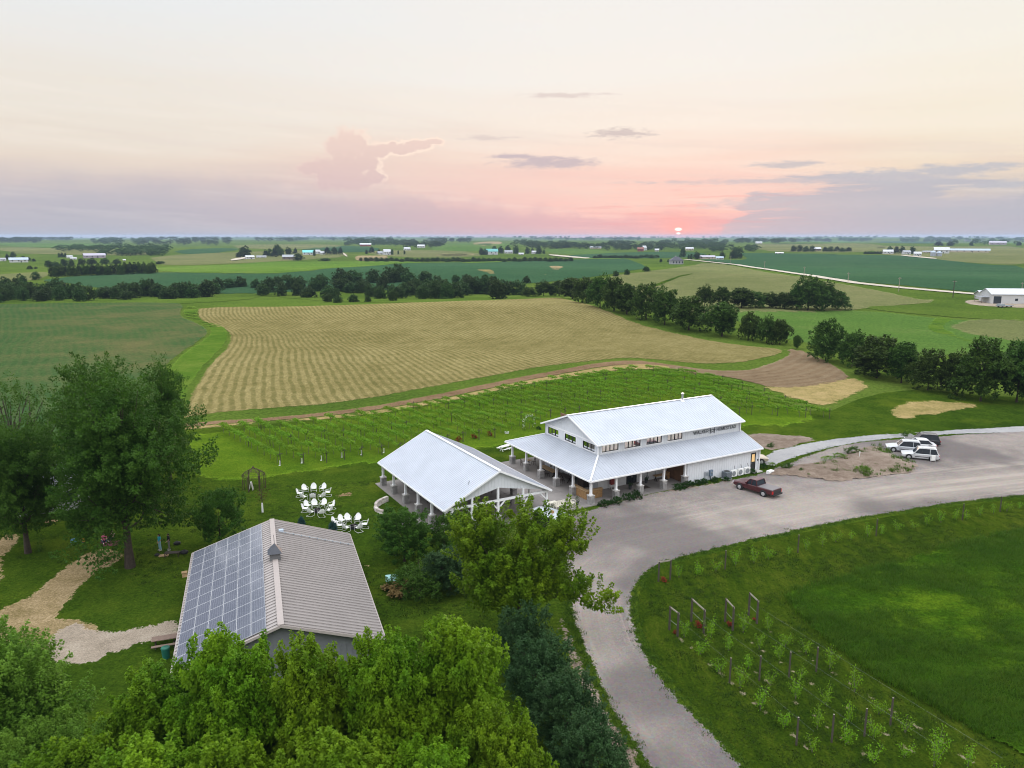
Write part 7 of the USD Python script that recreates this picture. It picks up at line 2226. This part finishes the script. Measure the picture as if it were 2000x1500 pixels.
def farmhouse(label, px, py, wpx, hpx, roof='grey', wall_='white', rz=None, depth=.6, eave=.55, name='farm_building', cat='building', wins=3, group=None, dpx=None):
    """A gabled building: wpx wide and hpx high in the photograph, its foot at (px, py)."""
    P = at(px, py)
    L = span(wpx, P); H = span(hpx, P); D = max(L * depth, 3.0) if dpx is None else span(dpx, P)
    az = -math.atan2(P[0], P[1])
    t = thing(name, label, cat, P - np.array([0, 0, .3]), az if rz is None else az + rz, group)
    h = H * eave
    m = MB().box(-L / 2, 0, 0, L / 2, D, h + .3)
    for s in (-1, 1):
        m.prism([(0.02, h + .3), (D - .02, h + .3), (D / 2, H + .28)], 'x', s * (L / 2 - .15) - .15, s * (L / 2 - .15) + .15)
    m.build('wall', WALLC[wall_], t)
    o = L * .02 + .2
    m = MB()
    for s in (-1, 1):
        y0 = D / 2 + s * (D / 2 + .3)
        v = [(-L / 2 - o, y0, h + .2), (L / 2 + o, y0, h + .2), (L / 2 + o, D / 2, H + .3), (-L / 2 - o, D / 2, H + .3)]
        v += [(x, y, z + .2) for x, y, z in v]
        m.add(v, [(0, 1, 2, 3), (7, 6, 5, 4), (0, 4, 5, 1), (2, 6, 7, 3), (1, 5, 6, 2), (3, 7, 4, 0)])
    m.build('roof', ROOFC[roof], t)
    if wins:
        for k in range(wins):
            x = -L / 2 + (k + .5) * L / wins
            w_ = min(L / wins * .3, 1.6)
            MB().box(x - w_ / 2, -.04, h * .45 + .3, x + w_ / 2, .02, h * .85 + .3).build('window', FARWIN, t)
        MB().box(L * .1, -.05, .3, L * .1 + min(1.2, L * .1), .02, min(2.3, h * .8) + .3).build('door', FARWIN, t)
    return t


FB = [
    ('white barn with a blue-grey roof at the far left', 37, 512.5, 31, 9, 'blue', 'white', 0, {}),
    ('small pale farm building at the left edge', 4, 510, 14, 6, 'grey', 'white', .2, {}),
    ('small white farmhouse beside three dark trees at the far left', 137, 504, 10, 5, 'white', 'white', .3, {}),
    ('white shed in front of the small far-left farmhouse', 144, 507, 11, 4, 'white', 'white', .1, {}),
    ('long lilac-roofed barn near the far left tree belt', 186, 504, 37, 9, 'lilac', 'lilac', .12, dict(wins=4)),
    ('tiny white shed on the far left field', 243, 509.5, 5, 3, 'white', 'white', 0, {}),
    ('white farmhouse right of the lone round tree', 489, 506, 16, 7, 'white', 'white', .2, {}),
    ('low pale shed beyond the farmhouse drive', 511, 503.5, 18, 4, 'grey', 'white', .1, {}),
    ('grey-roofed house among the mid-left farm trees', 563, 507, 22, 9, 'grey', 'brown', -.1, {}),
    ('bright turquoise-roofed barn of the mid-left farm', 602, 498, 20, 9, 'cyan', 'white', .05, {}),
    ('white building right of the turquoise-roofed barn', 622, 496, 9, 8, 'white', 'white', .4, {}),
    ('small white shed at the right end of the mid-left farm', 630, 497, 9, 6, 'white', 'white', -.3, {}),
    ('long red barn with a pale roof before the far wood', 714, 481, 21, 6, 'white', 'red', .0, {}),
    ('white house among trees in the middle distance', 757, 498, 14, 11, 'white', 'white', .3, {}),
    ('low white farm shed left of the middle-distance house', 744, 497, 12, 6, 'grey', 'white', .0, {}),
    ('white gabled house further right in the middle distance', 796, 489, 12, 6, 'white', 'white', .3, {}),
    ('white farmhouse beside a dark tree on the far slope', 822, 484, 14, 6, 'white', 'white', -.2, {}),
    ('white barn with a teal roof in a tree group', 960, 497.5, 25, 11, 'teal', 'white', .1, {}),
    ('pale farmhouse in the middle of the teal barn farm', 994, 495, 16, 6, 'grey', 'white', .2, {}),
    ('white shed right of the teal barn farmhouse', 1018, 498, 10, 4, 'white', 'white', 0, {}),
    ('white house at the right end of the teal barn farm', 1044, 496, 10, 6, 'white', 'white', .3, {}),
    ('cluster house half hidden in the far wood', 1163, 486, 22, 5, 'grey', 'tan', 0, {}),
    ('red barn beside the far white silo house', 1251, 491, 12, 8, 'rust', 'red', 0, {}),
    ('tall white barn gable by the far red barn', 1260, 489, 9, 9, 'white', 'white', .8, {}),
    ('small white house right of the far red barn', 1283, 491, 8, 5, 'white', 'white', 0, {}),
    ('white flat-roofed house behind the dark-roofed house', 1347, 489, 15, 6, 'white', 'tan', .1, {}),
    ('low ranch house with a lilac roof along the country road', 1381, 506, 30, 7, 'lilac', 'tan', .1, {}),
    ('white garage with a pale roof right of the ranch house', 1406, 507, 14, 6, 'blue', 'white', .2, {}),
    ('white farm building before the far right wood', 1482, 476, 12, 4, 'white', 'white', 0, {}),
    ('dark-fronted white shed on the right bean field edge', 1522, 496.5, 15, 4, 'white', 'white', .0, {}),
    ('brown house hidden in the copse of the right fields', 1596, 490, 14, 7, 'white', 'brown', .2, {}),
    ('white farmhouse left of the four lollipop trees', 1735, 496, 18, 8, 'white', 'white', .2, {}),
    ('white farmhouse behind the fourth lollipop tree', 1772, 497, 14, 8, 'grey', 'white', .5, {}),
    ('small white house at the farm drive on the right', 1792, 500, 13, 8, 'white', 'white', .1, {}),
    ('low tan shed left of the big white barn', 1812, 494, 18, 4, 'tan' if 0 else 'grey', 'tan', 0, {}),
    ('big white barn of the right-hand farm', 1839, 495, 26, 12, 'white', 'white', .1, {}),
    ('very long white cattle shed of the right-hand farm', 1890, 493, 72, 7, 'blue', 'tan', .05, dict(depth=.18, wins=6)),
    ('pale flat warehouse on the far right ridge', 1949, 478, 28, 7, 'lilac', 'lilac', .1, {}),
    ('low pale building in trees on the far right', 1890, 471, 12, 3, 'grey', 'white', 0, {}),
]
for lab, px, py, w, h, rf, wl, rz, kw in FB:
    farmhouse(lab, px, py, w, h, rf, wl, rz, **kw)
for k, (px, py) in enumerate([(1822, 500.5), (1834, 500.5)]):
    P = at(px, py); d = span(10, P); hh = span(11 - k, P)
    t = thing('grain_bin', '%s grey round grain bin in front of the big white barn' % ('left' if k == 0 else 'right'), 'grain bin', P, 0)
    MB().cyl((0, 0, -.2), (0, 0, hh * .7), d / 2, n=20).build('drum', ROOFC['grey'], t)
    MB().cyl((0, 0, hh * .7), (0, 0, hh), d / 2 * 1.03, d * .06, 20).build('cone_roof', ROOFC['blue'], t)
# dark-roofed house on the rise
P = at(1323, 516)
L, H = span(24, P), span(15, P)
t = thing('hip_roofed_house', 'grey house with a dark hipped roof on the rise by the road', 'house', P - np.array([0, 0, .3]), .15)
D = L * .6; h = H * .5
MB().box(-L / 2, 0, 0, L / 2, D, h).build('wall', WALLC['grey'], t)
o = .6
MB().add([(-L / 2 - o, -o, h), (L / 2 + o, -o, h), (L / 2 + o, D + o, h), (-L / 2 - o, D + o, h), (-L * .15, D / 2, H), (L * .15, D / 2, H)], [(0, 1, 5), (0, 5, 4), (1, 2, 5), (2, 3, 4), (2, 4, 5), (3, 0, 4), (3, 2, 1), (3, 1, 0)]).build('roof', ROOFC['dark'], t)
for k in range(4):
    x = -L * .38 + k * L * .25
    MB().box(x, -.05, h * .35, x + L * .1, .02, h * .8).build('window', FARWIN, t)
MB().box(-L * .1, D * .4, H * .85, -L * .04, D * .5, H * 1.1).build('chimney', WALLC['grey'], t)
# white farm sheds at the right edge
P = at(1935, 594)
az = -math.atan2(P[0], P[1])
t = thing('machine_shed', 'white metal machine shed with a dark open door at the right edge', 'shed', P, az + .42)
L, D, h, H = 21, 12, 4.4, 6.6
m = MB().prism([(0, 0), (D, 0), (D, h), (D / 2, H), (0, h)], 'x', 0, L).build('wall', WALLC['white'], t)
m = MB()
for s in (0, 1):
    y0, y1 = (-.3, D / 2) if s == 0 else (D + .3, D / 2)
    v = [(-.3, y0, h - .05), (L + .3, y0, h - .05), (L + .3, y1, H + .08), (-.3, y1, H + .08)]
    v += [(x, y, z + .15) for x, y, z in v]
    m.add(v, [(0, 1, 2, 3), (7, 6, 5, 4), (0, 4, 5, 1), (2, 6, 7, 3), (1, 5, 6, 2), (3, 7, 4, 0)])
m.build('roof', ROOFC['white'], t)
MB().box(1.0, -.05, 0, 4.2, .02, 3.6).build('door', FARWIN, t)
for x in (10, 16):
    MB().box(x, -.05, 1.6, x + 1.2, .02, 2.6).build('window', FARWIN, t)
MB().box(-3.2, 2.0, 2.9, -.02, 9.5, 3.05).build('lean_to_roof', ROOFC['grey'], t)
for y in (2.2, 9.2):
    MB().box(-3.1, y, 0, -2.95, y + .15, 2.9).build('lean_to_post', WALLC['brown'], t)
farmhouse('larger white shed behind the machine shed at the right edge', 1950, 586, 62, 17, 'white', 'white', .42, depth=.5, name='machine_shed', cat='shed')
farmhouse('white shed cut off by the right edge of the picture', 1996, 588, 34, 15, 'white', 'white', .42, depth=.6, name='machine_shed', cat='shed')
P = at(1962, 601)
t = thing('hay_trailer', 'low grey flat trailer parked before the machine shed', 'trailer', P, .2)
MB().box(-3.5, -1.2, .8, 3.5, 1.2, 1.0).build('deck', GREYMET, t)
MB().box(-3.4, -1.1, 1.0, -1.0, 1.0, 1.7).build('load', ROOFC['grey'], t)
for x in (-2.2, 2.2):
    for s in (-1, 1):
        MB().cyl((x, s * 1.0, .4), (x, s * 1.25, .4), .4, n=12).build('wheel', TYRE, t)
# power poles along the country road
POLEW = plain('pole_wood', (.26, .22, .18), .85, var=.2)
for k, (px, py, top) in enumerate([(1363, 506, 494), (1426.5, 515, 500), (1493, 526, 510), (1570, 539, 520.5), (1656, 551, 532), (1755, 569, 541), (1861, 581, 547), (1995, 571, 551)]):
    P = at(px, py); h = tall(P, px, top)
    t = thing('power_pole', 'wooden power pole, %s from the far end of the country road line' % nth(k + 1), 'power pole', P, .3, 'power poles along the country road')
    MB().cyl((0, 0, -.2), (0, 0, h), .2, .13, 8).build('pole', POLEW if k != 6 else DARKWOOD, t)
    MB().box(-1.1, -.06, h - .9, 1.1, .06, h - .7).build('cross_arm', POLEW, t)
    for x in (-1.0, 0, 1.0):
        MB().cyl((x, 0, h - .7), (x, 0, h - .45), .06, n=6).build('insulator', GREYMET, t)
# pale house glimpsed through the left-hand trees
P = at(68, 1012)
t = thing('white_house', 'white house glimpsed through the trees at the left', 'house', P + np.array([0, 4, 0]), .5)
MB().box(-3.6, -2.5, 0, 3.6, 2.5, 3.2).build('wall', WALLC['white'], t)
m = MB()
for s in (-1, 1):
    v = [(-3.9, s * 2.8, 3.1), (3.9, s * 2.8, 3.1), (3.9, 0, 5.0), (-3.9, 0, 5.0)]
    v += [(x, y, z + .15) for x, y, z in v]
    m.add(v, [(0, 1, 2, 3), (7, 6, 5, 4), (0, 4, 5, 1), (2, 6, 7, 3), (1, 5, 6, 2), (3, 7, 4, 0)])
m.build('roof', ROOFC['white'], t)
for x in (-2.2, 1.4):
    MB().box(x, -2.55, 1.0, x + 1.0, -2.48, 2.3).build('window', FARWIN, t)

# ------------------------------------------------------------------ tall grass of the meadow and ragged edges
def tuft(seed, n, h, w, bend):
    q = np.random.default_rng(seed)
    m = MB()
    for _ in range(n):
        a = q.uniform(0, 2 * PI); b = np.array([q.normal(0, w), q.normal(0, w), 0]); d = np.array([math.cos(a), math.sin(a), 0])
        hh = h * q.uniform(.5, 1.15); s = np.array([-d[1], d[0], 0]) * .022
        p1 = b + np.array([0, 0, hh * .6]) + d * bend * .3; p2 = b + np.array([0, 0, hh]) + d * bend
        m.add([b - s, b + s, p1 + s * .7, p1 - s * .7, p2], [(0, 1, 2), (0, 2, 3), (3, 2, 4)])
    return m.mesh()


G_TALL = leaves('tall_grass_blades', (.042, .098, .006), (.130, .218, .012), trans=.35, hue=.02)
G_LAWN = leaves('lawn_grass_blades', (.038, .085, .008), (.100, .175, .016), trans=.35, hue=.02)


def scatter(name, pts, tufts, mat, smin, smax, seed):
    q = np.random.default_rng(seed)
    pi = UsdGeom.PointInstancer.Define(stage, '/World/' + numbered('/World', name))
    for k, tm in enumerate(tufts):
        obj('tuft', tm, mat, pi)
    pi.CreatePrototypesRel().SetTargets([Sdf.Path(path_of(pi) + '/' + ('tuft' if k == 0 else 'tuft_%03d' % k)) for k in range(len(tufts))])
    n = len(pts)
    pi.CreateProtoIndicesAttr(Vt.IntArray.FromNumpy(q.integers(0, len(tufts), n).astype(np.int32)))
    pi.CreatePositionsAttr(Vt.Vec3fArray.FromNumpy(np.asarray(pts, np.float32)))
    s = q.uniform(smin, smax, n)
    pi.CreateScalesAttr(Vt.Vec3fArray.FromNumpy(np.stack([s, s, s * q.uniform(.7, 1.3, n)], 1).astype(np.float32)))
    a = q.uniform(0, 2 * PI, n)
    pi.CreateOrientationsAttr(Vt.QuathArray([Gf.Quath(float(math.cos(x / 2)), 0, 0, float(math.sin(x / 2))) for x in a]))
    tag(pi, kind='stuff')


q = np.random.default_rng(77)
def inside(poly, n, ymax):
    b = poly.bounds
    p = np.stack([q.uniform(b[0], min(b[2], 80), n), q.uniform(b[1], min(b[3], ymax), n)], 1)
    return p[shapely.contains_xy(poly, p[:, 0], p[:, 1])]


mp = inside(meadow_poly.buffer(-.3), 26000, 95)
dens = meshkit.fbm(np.column_stack([mp / 5.0, mp[:, 0] * 0]), 3, 3)
mp = mp[dens + q.normal(0, .08, len(mp)) > .42]
scatter('meadow_grass', np.column_stack([mp, np.full(len(mp), .12)]), [tuft(k, 18, .42, .26, .22) for k in range(4)], G_TALL, .7, 1.25, 1)
# rough grass where lawn meets gravel
ed = []
for poly, ymax in ((lot_poly, 112),):
    c_ = np.array(poly.exterior.segmentize(.35).coords)
    c_ = c_[(np.hypot(c_[:, 0], c_[:, 1]) < 120)]
    for _ in range(2):
        ed.append(c_ + q.normal(0, .28, c_.shape))
ed = np.vstack(ed)
pat_poly = shapely.Polygon([HL(u, v)[:2] for u, v in ((-19.2, -1.3), (29, -1.3), (29, 20.5), (-19.2, 20.5))])
ed = ed[~shapely.contains_xy(pat_poly, ed[:, 0], ed[:, 1])]
scatter('edge_grass', np.column_stack([ed, np.zeros(len(ed))]), [tuft(20 + k, 14, .14, .13, .1) for k in range(3)], G_LAWN, .6, 1.3, 2)

G_WEED = leaves('weed_blades', (.060, .120, .016), (.160, .230, .040), trans=.3, hue=.03)
wp = inside(mound_poly.buffer(-.4), 900, 130)
wd = meshkit.fbm(np.column_stack([wp / 3.5, wp[:, 0] * 0]), 3, 13)
wp = wp[wd > .53]
scatter('mound_weeds', np.column_stack([wp, np.full(len(wp), .3)]), [tuft(40 + k, 20, .34, .16, .16) for k in range(3)], G_WEED, .6, 1.5, 6)

# tufts that break up the mown grass near the viewer
G_MOWN = leaves('mown_grass_blades', (.026, .056, .006), (.085, .124, .014), trans=.3, hue=.03)
mown = shapely.Polygon([G(*p)[:2] for p in [(1300, 1106), (1450, 1068), (1700, 1016), (2000, 974), (2150, 1100), (2200, 1540), (1530, 1540), (1408, 1432), (1290, 1298), (1250, 1200), (1264, 1130)]]).buffer(-.5).difference(meadow_poly)
lp = inside(mown, 16000, 95)
lawn_p = shapely.Polygon([G(*p)[:2] for p in [(20, 1090), (250, 950), (430, 950), (740, 940), (860, 1090), (1000, 1250), (1080, 1300), (760, 1290), (690, 1050), (530, 1010), (370, 1070), (330, 1200), (250, 1120)]])
lp2 = inside(lawn_p, 9000, 100)
lp = np.vstack([lp, lp2])
ld = meshkit.fbm(np.column_stack([lp / 4.0, lp[:, 0] * 0]), 3, 21)
lp = lp[ld + q.normal(0, .1, len(lp)) > .45]
scatter('mown_tufts', np.column_stack([lp, np.zeros(len(lp))]), [tuft(60 + k, 12, .10, .14, .07) for k in range(3)], G_MOWN, .6, 1.5, 9)
